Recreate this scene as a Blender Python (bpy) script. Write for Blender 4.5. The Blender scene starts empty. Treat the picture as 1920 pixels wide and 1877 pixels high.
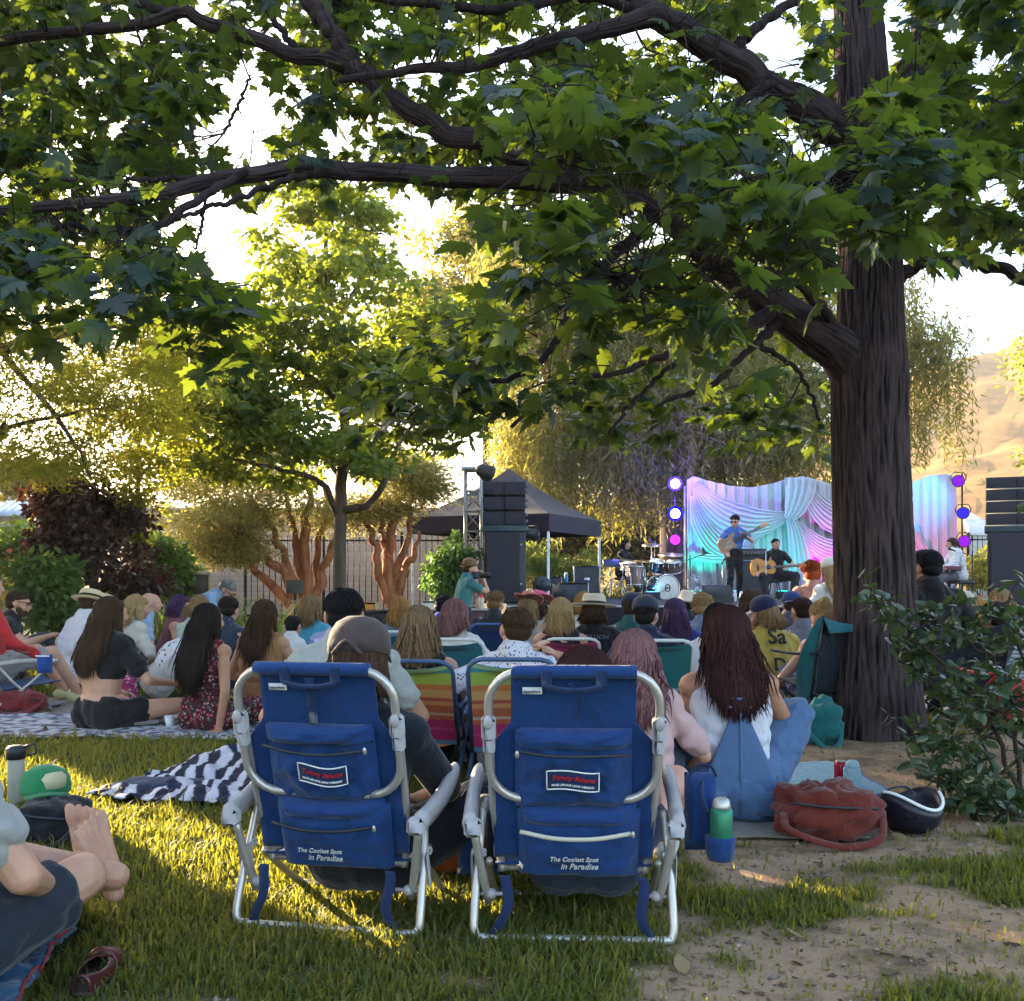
import bpy, math, random
import numpy as np
from mathutils import Vector, Matrix, noise as mnoise
R = random.Random(11); NR = np.random.default_rng(5)
F, H, HY = 1920.0, 1.05, 1080.0
sc = bpy.context.scene; COL = sc.collection
A = np.array
def P(px, py, Y): return A([(px-960)/F*Y, Y, H-(py-HY)/F*Y])     # where a point measured in the photo lies at distance Y
def G(px, py): return P(px, py, H*F/(py-HY))                      # the same on the ground
def nz(v):
    v = np.asarray(v, float); return v/(np.linalg.norm(v, axis=-1, keepdims=True)+1e-12)
def rotz(a):
    c, s = math.cos(a), math.sin(a); return A([[c,-s,0],[s,c,0],[0,0,1]])
def rotx(a):
    c, s = math.cos(a), math.sin(a); return A([[1,0,0],[0,c,-s],[0,s,c]])
def roty(a):
    c, s = math.cos(a), math.sin(a); return A([[c,0,s],[0,1,0],[-s,0,c]])
def fbm(x, y, z=0.0, o=3): return mnoise.fractal(Vector((x,y,z)), 1.0, 2.0, o)
def lerp(a, b, t): return np.asarray(a)*(1-t)+np.asarray(b)*t
def sstep(a, b, x):
    t = min(1, max(0, (x-a)/(b-a))); return t*t*(3-2*t)
def smooth_path(pts, n):
    p = np.asarray(pts, float)
    if len(p) < 3:
        t = np.linspace(0, 1, n)[:,None]; return p[0]*(1-t)+p[-1]*t
    q = np.vstack([2*p[0]-p[1], p, 2*p[-1]-p[-2]]); out = []
    for t in np.linspace(0, len(p)-1-1e-6, n):
        i = int(t); f = t-i; a,b,c,d = q[i:i+4]
        out.append(.5*((2*b)+(c-a)*f+(2*a-5*b+4*c-d)*f*f+(3*b-a-3*c+d)*f**3))
    return A(out)

class MB:
    """collects shapes for ONE mesh"""
    def __init__(s): s.v=[]; s.f=[]; s.n=0; s.t=[]
    def add(s, V, Fc, tint=.5):
        V = np.asarray(V, float).reshape(-1,3); s.v.append(V)
        s.f += [tuple(i+s.n for i in f) for f in Fc]; s.n += len(V); s.t.append(np.full(len(V), tint)); return s
    def tube(s, pts, rad, n=8, cap=True, tint=.5, flat=None):
        p = np.asarray(pts, float); k = len(p); r = np.ones(k)*np.asarray(rad, float)
        t = nz(np.gradient(p, axis=0)); up = A([0,0,1.]) if abs(t[0][2])<.9 else A([0,1.,0]); u = nz(np.cross(up, t[0])); V = []
        a = np.arange(n)*2*math.pi/n
        for i in range(k):
            u = nz(u-t[i]*np.dot(u,t[i])); w = np.cross(t[i], u); fl = 1 if flat is None else flat
            V.append(p[i]+r[i]*(np.cos(a)[:,None]*u+fl*np.sin(a)[:,None]*w))
        Fc = [(i*n+j, i*n+(j+1)%n, (i+1)*n+(j+1)%n, (i+1)*n+j) for i in range(k-1) for j in range(n)]
        if cap: Fc += [tuple(range(n-1,-1,-1)), tuple((k-1)*n+j for j in range(n))]
        return s.add(np.vstack(V), Fc, tint)
    def bar(s, a, b, r, n=8, r2=None): return s.tube([a, b], [r, r if r2 is None else r2], n)
    def cap(s, a, b, ra, rb=None, n=12, tint=.5):
        """a closed tapered capsule"""
        rb = ra if rb is None else rb; a = np.asarray(a,float); b = np.asarray(b,float); d = b-a; L = np.linalg.norm(d)
        d = d/L if L > 1e-6 else A([0,0,1.]); k = 3; rows = []
        for i in range(1, k+1):
            th = math.pi/2*(i/k); rows.append((a-d*ra*math.cos(th), ra*math.sin(th)))
        for i in range(0, k):
            th = math.pi/2*(i/k); rows.append((b+d*rb*math.sin(th), rb*math.cos(th)))
        up = A([0,0,1.]) if abs(d[2])<.9 else A([0,1.,0]); u = nz(np.cross(up,d)); w = np.cross(d,u); an = np.arange(n)*2*math.pi/n
        ring = np.cos(an)[:,None]*u+np.sin(an)[:,None]*w
        V = [a-d*ra]+[c+r*ring for c, r in rows]+[b+d*rb]; m = len(rows)
        Fc = [(0, 1+(j+1)%n, 1+j) for j in range(n)]
        for i in range(m-1):
            o = 1+i*n; Fc += [(o+j, o+(j+1)%n, o+n+(j+1)%n, o+n+j) for j in range(n)]
        o = 1+(m-1)*n; Fc += [(o+j, o+(j+1)%n, o+n) for j in range(n)]
        return s.add(np.vstack([x.reshape(-1,3) for x in V]), Fc, tint)
    def ell(s, c, r, rot=None, n=14, tint=.5, m=9):
        V = [[0,0,-1]]; 
        for i in range(1, m):
            th = -math.pi/2+math.pi*i/m
            for j in range(n): V.append([math.cos(th)*math.cos(2*math.pi*j/n), math.cos(th)*math.sin(2*math.pi*j/n), math.sin(th)])
        V.append([0,0,1]); V = A(V)*np.asarray(r)
        if rot is not None: V = V@np.asarray(rot).T
        Fc = [(0, 1+(j+1)%n, 1+j) for j in range(n)]
        for i in range(m-2):
            o = 1+i*n; Fc += [(o+j, o+(j+1)%n, o+n+(j+1)%n, o+n+j) for j in range(n)]
        o = 1+(m-2)*n; Fc += [(o+j, o+(j+1)%n, o+n) for j in range(n)]
        return s.add(V+np.asarray(c), Fc, tint)
    def box(s, c, size, rot=None, bev=0.0, tint=.5):
        x,y,z = np.asarray(size)/2.0; b = min(bev, x*.9, y*.9, z*.9)
        if b <= 0:
            V = A([[i*x,j*y,k*z] for i in (-1,1) for j in (-1,1) for k in (-1,1)])
            Fc = [(0,1,3,2),(4,6,7,5),(0,4,5,1),(2,3,7,6),(0,2,6,4),(1,5,7,3)]
        else:
            V=[]; idx={}
            for i in (-1,1):
                for j in (-1,1):
                    for k in (-1,1):
                        for ax in range(3):
                            q=[i*(x-b),j*(y-b),k*(z-b)]; q[ax]=(i,j,k)[ax]*(x,y,z)[ax]; idx[(i,j,k,ax)]=len(V); V.append(q)
            Fc=[]
            for ax in range(3):
                o=[t for t in range(3) if t!=ax]
                for sg in (-1,1):
                    f=[]
                    for p,q in ((-1,-1),(1,-1),(1,1),(-1,1)):
                        c3=[0,0,0]; c3[ax]=sg; c3[o[0]]=p; c3[o[1]]=q; f.append(idx[(*c3,ax)])
                    Fc.append(tuple(f))
                for p in (-1,1):
                    for q in (-1,1):
                        e=[]
                        for sg,aa in ((-1,o[0]),(1,o[0]),(1,o[1]),(-1,o[1])):
                            c3=[0,0,0]; c3[ax]=sg; c3[o[0]]=p; c3[o[1]]=q; e.append(idx[(*c3,aa)])
                        Fc.append(tuple(e))
            for i in (-1,1):
                for j in (-1,1):
                    for k in (-1,1): Fc.append(tuple(idx[(i,j,k,ax)] for ax in range(3)))
            V=A(V)
        if rot is not None: V = V@np.asarray(rot).T
        return s.add(V+np.asarray(c), Fc, tint)
    def lathe(s, prof, c=(0,0,0), rot=None, n=24, tint=.5, sx=1.0, sy=1.0):
        prof = list(prof); k=len(prof); V=[]
        for r,z in prof:
            for j in range(n):
                a=2*math.pi*j/n; V.append([r*sx*math.cos(a), r*sy*math.sin(a), z])
        V=A(V)
        if rot is not None: V=V@np.asarray(rot).T
        Fc=[(i*n+j, i*n+(j+1)%n, (i+1)*n+(j+1)%n, (i+1)*n+j) for i in range(k-1) for j in range(n)]
        Fc+=[tuple(range(n-1,-1,-1)), tuple((k-1)*n+j for j in range(n))]
        return s.add(V+np.asarray(c), Fc, tint)
    def grid(s, fn, nu, nv, tint=.5, close=0.0):
        """sheet fn(u,v)->xyz; close>0 gives it that thickness along -normal"""
        V=A([fn(i/nu, j/nv) for j in range(nv+1) for i in range(nu+1)]); w=nu+1
        Fc=[(j*w+i, j*w+i+1, (j+1)*w+i+1, (j+1)*w+i) for j in range(nv) for i in range(nu)]
        if close:
            g=V.reshape(nv+1,nu+1,3); nn=nz(np.cross(np.gradient(g,axis=1),np.gradient(g,axis=0))).reshape(-1,3)
            N=len(V); V=np.vstack([V,V-nn*close]); Fc+= [tuple(N+i for i in reversed(f)) for f in Fc]
            ed=[i for i in range(w)]+[j*w+nu for j in range(1,nv+1)]+[nv*w+i for i in range(nu-1,-1,-1)]+[j*w for j in range(nv-1,0,-1)]
            Fc+=[(ed[(i+1)%len(ed)],ed[i],N+ed[i],N+ed[(i+1)%len(ed)]) for i in range(len(ed))]
        return s.add(V, Fc, tint)
    def pillow(s, c, w, h, d, rot=None, nx=18, ny=16, puff=.35, wr=.006, sc_=9., seed=0., taper=0.0, tint=.5):
        """a stuffed panel: x width, z height, bulging towards -y, wrinkled, closed"""
        def fn(u, v):
            e=min(u,1-u,v,1-v); k=1-(1-min(1,e/.16))**2
            x=(u-.5)*w*(1-taper*(v)); z=(v-.5)*h
            y=-d*(.55*k+puff*math.sin(math.pi*u)*math.sin(math.pi*v))-(wr*fbm(u*sc_*.8+seed,v*sc_*.5,seed)*k)
            return (x,y,z)
        m=MB(); m.grid(fn,nx,ny); V=m.v[0]; N=len(V); B=V.copy(); B[:,1]=0.0
        wv=nx+1; Fc=list(m.f)+[tuple(N+i for i in reversed(f)) for f in m.f]
        ed=[i for i in range(wv)]+[j*wv+nx for j in range(1,ny+1)]+[ny*wv+i for i in range(nx-1,-1,-1)]+[j*wv for j in range(ny-1,0,-1)]
        Fc+=[(ed[(i+1)%len(ed)],ed[i],N+ed[i],N+ed[(i+1)%len(ed)]) for i in range(len(ed))]
        V=np.vstack([V,B])
        if rot is not None: V=V@np.asarray(rot).T
        return s.add(V+np.asarray(c),Fc,tint)
    def mesh(s, name, mat, smooth=True, off=None):
        me=bpy.data.meshes.new(name); V=np.vstack(s.v)
        if off is not None: V=V-np.asarray(off)
        me.from_pydata(V.tolist(), [], s.f); me.validate()
        if smooth: me.polygons.foreach_set('use_smooth', np.ones(len(me.polygons),bool))
        if len(me.vertices)==len(V):
            at=me.attributes.new('tint','FLOAT','POINT'); at.data.foreach_set('value', np.concatenate(s.t).astype(np.float32))
        if mat: me.materials.append(mat)
        return me
    def build(s, name, mat, parent=None, smooth=True, world=True, vox=None, sm=4, loc=None, sharp=None):
        """ONE mesh object; world=True: the shapes are in world coordinates and the parent is unrotated"""
        off=None
        if parent is not None and world: off=A(parent['org'])
        if parent is None: off=A(loc) if loc is not None else A([0,0,0.])
        me=s.mesh(name,mat,smooth,off)
        if sharp: me.set_sharp_from_angle(angle=math.radians(sharp))
        return link(name,me,parent,loc if parent is None else None,vox,sm)
def link(name, me, parent=None, loc=None, vox=None, sm=4):
    o=bpy.data.objects.new(name,me); COL.objects.link(o)
    if parent is not None: o.parent=parent
    elif loc is not None: o.location=loc
    if vox:
        r=o.modifiers.new('Remesh','REMESH'); r.mode='VOXEL'; r.voxel_size=vox; r.use_smooth_shade=True
        if sm: q=o.modifiers.new('Smooth','SMOOTH'); q.factor=.5; q.iterations=sm
    return o
def thing(name, label, cat, loc=(0,0,0), rz=0.0, group=None):
    o=bpy.data.objects.new(name,None); COL.objects.link(o); o.empty_display_size=.1
    o.location=loc; o.rotation_euler=(0,0,rz); o['label']=label; o['category']=cat; o['org']=[float(x) for x in loc]
    if group: o['group']=group
    return o
def tag(o, label, cat, group=None):
    o['label']=label; o['category']=cat
    if group: o['group']=group
    return o
def struct(o, kind='structure', label=None):
    o['kind']=kind
    if label: o['label']=label
    return o

# ---------------------------------------------------------------- materials
_M={}
def nt(name):
    m=bpy.data.materials.new(name); m.use_nodes=True; t=m.node_tree; t.nodes.clear()
    o=t.nodes.new('ShaderNodeOutputMaterial'); return m,t,o
def N(t, kind, **kw):
    n=t.nodes.new(kind)
    for k,v in kw.items():
        if k in n.inputs: n.inputs[k].default_value=v
        else: setattr(n,k,v)
    return n
def c4(c): return (c[0],c[1],c[2],1.0)
def mat(col, rough=.7, metal=0.0, var=.18, scale=6.0, bump=0.0, bscale=40.0, stretch=(1,1,1), spec=.4, col2=None, sheen=0.0, key='', detail=4.0):
    k=(tuple(col),rough,metal,var,scale,bump,bscale,stretch,spec,None if col2 is None else tuple(col2),sheen,key)
    if k in _M: return _M[k]
    m,t,o=nt('surface'); b=N(t,'ShaderNodeBsdfPrincipled',Roughness=rough,Metallic=metal); b.inputs['Specular IOR Level'].default_value=spec
    if sheen: b.inputs['Sheen Weight'].default_value=sheen
    tc=N(t,'ShaderNodeTexCoord'); mp=N(t,'ShaderNodeMapping'); mp.inputs['Scale'].default_value=stretch; t.links.new(tc.outputs['Object'],mp.inputs['Vector'])
    no=N(t,'ShaderNodeTexNoise',Scale=scale,Detail=detail,Roughness=.6); t.links.new(mp.outputs[0],no.inputs['Vector'])
    mx=N(t,'ShaderNodeMix',data_type='RGBA'); c=A(col,float)
    lo=c*(1-var) if col2 is None else A(col2,float); hi=np.minimum(c*(1+var),.95) if col2 is None else c
    mx.inputs[6].default_value=c4(lo); mx.inputs[7].default_value=c4(hi)
    rp=N(t,'ShaderNodeValToRGB'); rp.color_ramp.elements[0].position=.35; rp.color_ramp.elements[1].position=.65
    t.links.new(no.outputs['Fac'],rp.inputs['Fac']); t.links.new(rp.outputs['Color'],mx.inputs[0]); t.links.new(mx.outputs[2],b.inputs['Base Color'])
    if bump:
        n2=N(t,'ShaderNodeTexNoise',Scale=bscale,Detail=3.0); t.links.new(mp.outputs[0],n2.inputs['Vector'])
        bp=N(t,'ShaderNodeBump',Strength=bump,Distance=.02); t.links.new(n2.outputs['Fac'],bp.inputs['Height']); t.links.new(bp.outputs[0],b.inputs['Normal'])
    t.links.new(b.outputs[0],o.inputs[0]); _M[k]=m; return m
def cloth(col, var=.2, folds=.45, fscale=9.0, weave=True, rough=.85, key=''):
    k=('cloth',tuple(col),var,folds,fscale,key)
    if k in _M: return _M[k]
    m,t,o=nt('cloth'); b=N(t,'ShaderNodeBsdfPrincipled',Roughness=rough); b.inputs['Specular IOR Level'].default_value=.2; b.inputs['Sheen Weight'].default_value=.15
    tc=N(t,'ShaderNodeTexCoord'); no=N(t,'ShaderNodeTexNoise',Scale=fscale,Detail=2.0,Distortion=1.2); t.links.new(tc.outputs['Object'],no.inputs['Vector'])
    f2=N(t,'ShaderNodeTexNoise',Scale=420.0,Detail=1.0); t.links.new(tc.outputs['Object'],f2.inputs['Vector'])
    mx=N(t,'ShaderNodeMix',data_type='RGBA'); c=A(col,float); mx.inputs[6].default_value=c4(c*(1-var)); mx.inputs[7].default_value=c4(np.minimum(c*(1+var),.9))
    t.links.new(f2.outputs['Fac'],mx.inputs[0]); t.links.new(mx.outputs[2],b.inputs['Base Color'])
    bp=N(t,'ShaderNodeBump',Strength=folds,Distance=.035); t.links.new(no.outputs['Fac'],bp.inputs['Height'])
    b2=N(t,'ShaderNodeBump',Strength=.25,Distance=.002); t.links.new(f2.outputs['Fac'],b2.inputs['Height']); t.links.new(bp.outputs[0],b2.inputs['Normal'])
    t.links.new(b2.outputs[0],b.inputs['Normal']); t.links.new(b.outputs[0],o.inputs[0]); _M[k]=m; return m
def printed(base, cols, scale=38.0, thr=.33, kind='dots', key=''):
    """cloth with a small print: cells of the pattern in the given colours"""
    k=('print',tuple(base),tuple(map(tuple,cols)),scale,thr,kind)
    if k in _M: return _M[k]
    m,t,o=nt('printed_cloth'); b=N(t,'ShaderNodeBsdfPrincipled',Roughness=.85); b.inputs['Specular IOR Level'].default_value=.2
    tc=N(t,'ShaderNodeTexCoord'); src=tc.outputs['Object']
    if kind=='stripes':
        sp=N(t,'ShaderNodeSeparateXYZ'); t.links.new(src,sp.inputs[0]); ml=N(t,'ShaderNodeMath',operation='MULTIPLY'); ml.inputs[1].default_value=scale; t.links.new(sp.outputs['Z'],ml.inputs[0])
        fr=N(t,'ShaderNodeMath',operation='FRACT'); t.links.new(ml.outputs[0],fr.inputs[0]); fac=fr.outputs[0]
        rp=N(t,'ShaderNodeValToRGB'); rp.color_ramp.interpolation='CONSTANT'; el=rp.color_ramp.elements; n=len(cols)
        while len(el)<n: el.new(.5)
        for i,c in enumerate(cols): el[i].position=i/n; el[i].color=c4(c)
        t.links.new(fac,rp.inputs[0]); t.links.new(rp.outputs[0],b.inputs['Base Color'])
    else:
        vo=N(t,'ShaderNodeTexVoronoi',Scale=scale); t.links.new(src,vo.inputs['Vector'])
        lt=N(t,'ShaderNodeMath',operation='LESS_THAN'); lt.inputs[1].default_value=thr; t.links.new(vo.outputs['Distance'],lt.inputs[0])
        rp=N(t,'ShaderNodeValToRGB'); rp.color_ramp.interpolation='CONSTANT'; el=rp.color_ramp.elements; n=len(cols)
        while len(el)<n: el.new(.5)
        for i,c in enumerate(cols): el[i].position=i/n; el[i].color=c4(c)
        sp=N(t,'ShaderNodeSeparateXYZ'); t.links.new(vo.outputs['Color'],sp.inputs[0]); t.links.new(sp.outputs[0],rp.inputs[0])
        mx=N(t,'ShaderNodeMix',data_type='RGBA'); mx.inputs[6].default_value=c4(base); t.links.new(lt.outputs[0],mx.inputs[0]); t.links.new(rp.outputs[0],mx.inputs[7]); t.links.new(mx.outputs[2],b.inputs['Base Color'])
    no=N(t,'ShaderNodeTexNoise',Scale=9.0,Detail=2.0,Distortion=1.0); t.links.new(src,no.inputs['Vector'])
    bp=N(t,'ShaderNodeBump',Strength=.4,Distance=.03); t.links.new(no.outputs['Fac'],bp.inputs['Height']); t.links.new(bp.outputs[0],b.inputs['Normal'])
    t.links.new(b.outputs[0],o.inputs[0]); _M[k]=m; return m
def tinted(lo, hi, rough=.5, spec=.4, trans=None, tw=.4, key='', bump=0.0):
    """leaf, hair, grass: colour runs lo..hi with each piece's own tint; trans = colour let through"""
    k=('tint',tuple(lo),tuple(hi),rough,spec,None if trans is None else tuple(trans),tw,key)
    if k in _M: return _M[k]
    m,t,o=nt('tinted'); at=N(t,'ShaderNodeAttribute',attribute_name='tint'); mx=N(t,'ShaderNodeMix',data_type='RGBA')
    mx.inputs[6].default_value=c4(lo); mx.inputs[7].default_value=c4(hi); t.links.new(at.outputs['Fac'],mx.inputs[0])
    b=N(t,'ShaderNodeBsdfPrincipled',Roughness=rough); b.inputs['Specular IOR Level'].default_value=spec; t.links.new(mx.outputs[2],b.inputs['Base Color'])
    if trans is not None:
        tr=N(t,'ShaderNodeBsdfTranslucent'); m2=N(t,'ShaderNodeMix',data_type='RGBA'); c=A(trans,float)
        m2.inputs[6].default_value=c4(c*.75); m2.inputs[7].default_value=c4(np.minimum(c*1.25,.95)); t.links.new(at.outputs['Fac'],m2.inputs[0]); t.links.new(m2.outputs[2],tr.inputs['Color'])
        ms=N(t,'ShaderNodeMixShader'); ms.inputs[0].default_value=tw; t.links.new(b.outputs[0],ms.inputs[1]); t.links.new(tr.outputs[0],ms.inputs[2]); t.links.new(ms.outputs[0],o.inputs[0])
    else: t.links.new(b.outputs[0],o.inputs[0])
    _M[k]=m; return m
def glow(col, power):
    k=('glow',tuple(col),power)
    if k in _M: return _M[k]
    m,t,o=nt('lamp_light'); e=N(t,'ShaderNodeEmission',Strength=power); e.inputs[0].default_value=c4(col); t.links.new(e.outputs[0],o.inputs[0]); _M[k]=m; return m
def skin_mat(c): return mat(c, rough=.5, var=.1, scale=14, spec=.4, bump=.05, bscale=90, key='skin')

# ---------------------------------------------------------------- many small faces as one mesh
def bulk(name, V, tris, tint, m, parent=None, off=None, quads=False):
    me=bpy.data.meshes.new(name); V=np.asarray(V,np.float32); k=tris.shape[1]
    if off is not None: V=V-np.asarray(off,np.float32)
    me.vertices.add(len(V)); me.vertices.foreach_set('co',V.ravel()); n=len(tris)
    me.loops.add(n*k); me.loops.foreach_set('vertex_index',tris.astype(np.int32).ravel())
    me.polygons.add(n); me.polygons.foreach_set('loop_start',np.arange(0,n*k,k,dtype=np.int32)); me.polygons.foreach_set('loop_total',np.full(n,k,np.int32))
    at=me.attributes.new('tint','FLOAT','POINT'); at.data.foreach_set('value',np.asarray(tint,np.float32)); me.update(calc_edges=True)
    me.materials.append(m); return link(name,me,parent)
def half(pts):
    r=A(pts,float); l=r[1:-1][::-1]*A([-1,1]); o=np.vstack([r,l]); return o
def leaf_t(pts, fold=.18, droop=.25, cy=.35):
    o=half(pts); V=np.vstack([[0,cy],o]); z=-fold*np.abs(V[:,0])-droop*V[:,1]**2; n=len(o)
    return np.column_stack([V,z]), A([[0,1+i,1+(i+1)%n] for i in range(n)])
MAPLE=leaf_t([(0,0),(.10,-.07),(.36,-.08),(.30,.07),(.48,.13),(.42,.23),(.66,.44),(.46,.42),(.40,.53),(.23,.44),(.31,.68),(.18,.67),(.13,.82),(0,1.05)])
STAR=leaf_t([(0,0),(.34,-.02),(.26,.16),(.60,.42),(.26,.44),(.26,.70),(0,1.0)])
OVAL=leaf_t([(0,0),(.20,.18),(.27,.48),(.17,.80),(0,1.0)],fold=.3,droop=.2)
DIA=(A([[0,0,0],[.28,.45,-.06],[0,1,-.15],[-.28,.45,-.06]]),A([[0,1,2],[0,2,3]]))
LANCE=(A([[0,0,0],[.09,.4,-.02],[0,1,-.1],[-.09,.4,-.02]]),A([[0,1,2],[0,2,3]]))
def leaves(name, C, nrm, ax, size, tpl, m, parent=None, off=None, tint=None):
    T,Fc=tpl; C=np.asarray(C); n=nz(nrm); a=np.asarray(ax); a=nz(a-n*np.sum(a*n,1,keepdims=True)); u=np.cross(a,n); s=np.asarray(size)[:,None,None]
    m_=len(C); xf=NR.uniform(.72,1.15,(m_,1,1)); zf=NR.uniform(-.3,2.6,(m_,1,1)); tw_=NR.normal(0,.35,(m_,1,1)); k=len(T)     # every leaf its own width, curl and twist
    zz=T[None,:,2:3]*zf+tw_*T[None,:,0:1]*T[None,:,1:2]
    V=C[:,None,:]+s*(T[None,:,0:1]*xf*u[:,None]+T[None,:,1:2]*a[:,None]+zz*n[:,None])
    f=(Fc[None]+(np.arange(len(C))*k)[:,None,None]).reshape(-1,3)
    tt=NR.random(len(C)) if tint is None else tint
    return bulk(name,V.reshape(-1,3),f,np.repeat(tt,k),m,parent,off)
def rdir(n, zs=1.0):
    v=NR.normal(size=(n,3)); v[:,2]*=zs; return nz(v)

# lettering, as flat meshes with a little depth
TX={}
def lettering(items):
    os_=[]
    for k,(txt,shear,wt) in items.items():
        cu=bpy.data.curves.new('lettering','FONT'); cu.body=txt; cu.shear=shear; cu.offset=wt; cu.align_x='CENTER'; cu.size=1; cu.extrude=.02; cu.resolution_u=3
        o=bpy.data.objects.new('lettering',cu); COL.objects.link(o); os_.append((k,o))
    dg=bpy.context.evaluated_depsgraph_get(); dg.update()
    for k,o in os_:
        me=bpy.data.meshes.new_from_object(o.evaluated_get(dg)); V=np.zeros(len(me.vertices)*3); me.vertices.foreach_get('co',V); TX[k]=(V.reshape(-1,3),[tuple(p.vertices) for p in me.polygons])
        bpy.data.objects.remove(o); bpy.data.meshes.remove(me)
lettering(dict(cool=('The Coolest Spot',.28,.012),para=('in Paradise',.28,.012),brand=('Tommy Bahama',.35,.02),week=('MAKE LIFE ONE LONG WEEKEND',0,.02),sa=('Sa',0,.02),dee=('D',0,.02),tee=('THRILLION',0,.03),tag=('Tommy Bahama',0,.01)))
def text(mb,key,c,size,rot=None,width=None):
    """letters facing -y, upright, at c"""
    V,Fc=TX[key]; V=V.copy(); 
    if width: size=width/(V[:,0].max()-V[:,0].min())
    V=np.column_stack([V[:,0]*size,-V[:,2]*.06,V[:,1]*size]); V[:,1]-=.0015
    if rot is not None: V=V@np.asarray(rot).T
    return mb.add(V+np.asarray(c),Fc)
# ================================================================ camera, light, sky
cam=bpy.data.cameras.new('camera'); camo=bpy.data.objects.new('camera',cam); COL.objects.link(camo); sc.camera=camo
camo.location=(0,0,H); camo.rotation_euler=(math.pi/2,0,0); cam.sensor_width=36; cam.lens=36; cam.shift_y=(HY-938.5)/1920; cam.clip_end=3000; cam.clip_start=.05
EL=math.radians(15); SH=nz([-.72,.69]); SUN=A([SH[0]*math.cos(EL),SH[1]*math.cos(EL),math.sin(EL)])
AZ=math.atan2(SH[0],SH[1])
w=bpy.data.worlds.new('World'); sc.world=w; w.use_nodes=True; t=w.node_tree
sky=t.nodes.new('ShaderNodeTexSky'); sky.sky_type='NISHITA'; sky.sun_disc=False; sky.sun_elevation=EL; sky.sun_rotation=AZ%(2*math.pi); sky.dust_density=2.0; sky.air_density=1.0
bg=t.nodes['Background']; bg.inputs['Strength'].default_value=.12; t.links.new(sky.outputs[0],bg.inputs[0])
sl=bpy.data.lights.new('sun','SUN'); sl.energy=5.0; sl.angle=math.radians(.5); sl.color=(1,.80,.52); so=bpy.data.objects.new('sun',sl); COL.objects.link(so); so.rotation_euler=Vector(SUN).to_track_quat('Z','Y').to_euler()
sc.view_settings.view_transform='Standard'; sc.view_settings.look='None'; sc.view_settings.gamma=1; sc.view_settings.exposure=2.9
sc.cycles.max_bounces=6; sc.cycles.diffuse_bounces=3; sc.cycles.transmission_bounces=4; sc.cycles.glossy_bounces=2; sc.cycles.use_denoising=True; sc.cycles.sample_clamp_indirect=4.0; sc.cycles.caustics_reflective=False; sc.cycles.caustics_refractive=False

# ================================================================ ground
TRUNK=G(1645,1392)
def bare(x,y):
    """how bare of grass the lawn is, 0..1"""
    n=fbm(x*.9+3,y*1.1,0,4)*.62+fbm(x*3.3,y*4.2,5,4)*.42
    b=-.42+.60*sstep(.25,.75,x-.10*(y-2.5))*sstep(10,6,y)
    b+=.55*sstep(1.7,.7,math.hypot(x-TRUNK[0]+.15,y-TRUNK[1]+.45))
    b+=.26*sstep(.5,.15,math.hypot((x+.98)*.8,y-2.75))
    b+=.30*sstep(.9,.2,math.hypot((x+.1)*.7,y-2.35))
    d=sstep(-.12,.22,n+b)
    yc=8.25+.03*x+.12*math.sin(x*.9); pth=sstep(.78,.55,abs(y-yc))*sstep(-9,-8,x)
    return max(d,pth), pth
def hgt(x,y): return .012*fbm(x*2.2,y*2.2,2,2)+.05*sstep(1.5,.35,math.hypot(x-TRUNK[0],y-TRUNK[1]))
def axis(lo,hi,core0,core1,step,grow=1.16):
    c=list(np.arange(core0,core1+1e-6,step)); s=step; a=c[0]
    L=[]
    while a>lo: s*=grow; a-=s; L.append(a)
    s=step; a=c[-1]; U=[]
    while a<hi: s*=grow; a+=s; U.append(a)
    return L[::-1]+c+U
XS=axis(-900,900,-5.2,5.2,.06); YS=axis(-60,1500,1.8,10.5,.06); nx,ny=len(XS),len(YS)
V=[];D=[];PT=[]
for y in YS:
    for x in XS:
        if abs(x)<14 and -1<y<16: b,p=bare(x,y); z=hgt(x,y)
        else: b,p,z=.25,0,0
        V.append((x,y,z)); D.append(b); PT.append(p)
gi=np.arange(nx*ny).reshape(ny,nx); q=np.stack([gi[:-1,:-1],gi[:-1,1:],gi[1:,1:],gi[1:,:-1]],-1).reshape(-1,4)
m,t,o=nt('ground_soil'); b=N(t,'ShaderNodeBsdfPrincipled',Roughness=.95); b.inputs['Specular IOR Level'].default_value=.1
at=N(t,'ShaderNodeAttribute',attribute_name='tint'); ap=N(t,'ShaderNodeAttribute',attribute_name='gravel'); tc=N(t,'ShaderNodeTexCoord')
n1=N(t,'ShaderNodeTexNoise',Scale=14.0,Detail=8.0,Roughness=.7); n2=N(t,'ShaderNodeTexNoise',Scale=120.0,Detail=4.0); n3=N(t,'ShaderNodeTexVoronoi',Scale=60.0)
for n in (n1,n2,n3): t.links.new(tc.outputs['Object'],n.inputs['Vector'])
def mix(f,a,bb):
    x=N(t,'ShaderNodeMix',data_type='RGBA')
    for s,v in ((0,f),(6,a),(7,bb)):
        if hasattr(v,'is_output'): t.links.new(v,x.inputs[s])
        else: x.inputs[s].default_value=v if s==0 else c4(v)
    return x.outputs[2]
dirt=mix(n1.outputs['Fac'],(.17,.10,.06),(.42,.28,.175)); dirt=mix(n2.outputs['Fac'],dirt,(.36,.245,.165)); turf=mix(n1.outputs['Fac'],(.022,.030,.010),(.075,.075,.03))
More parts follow.
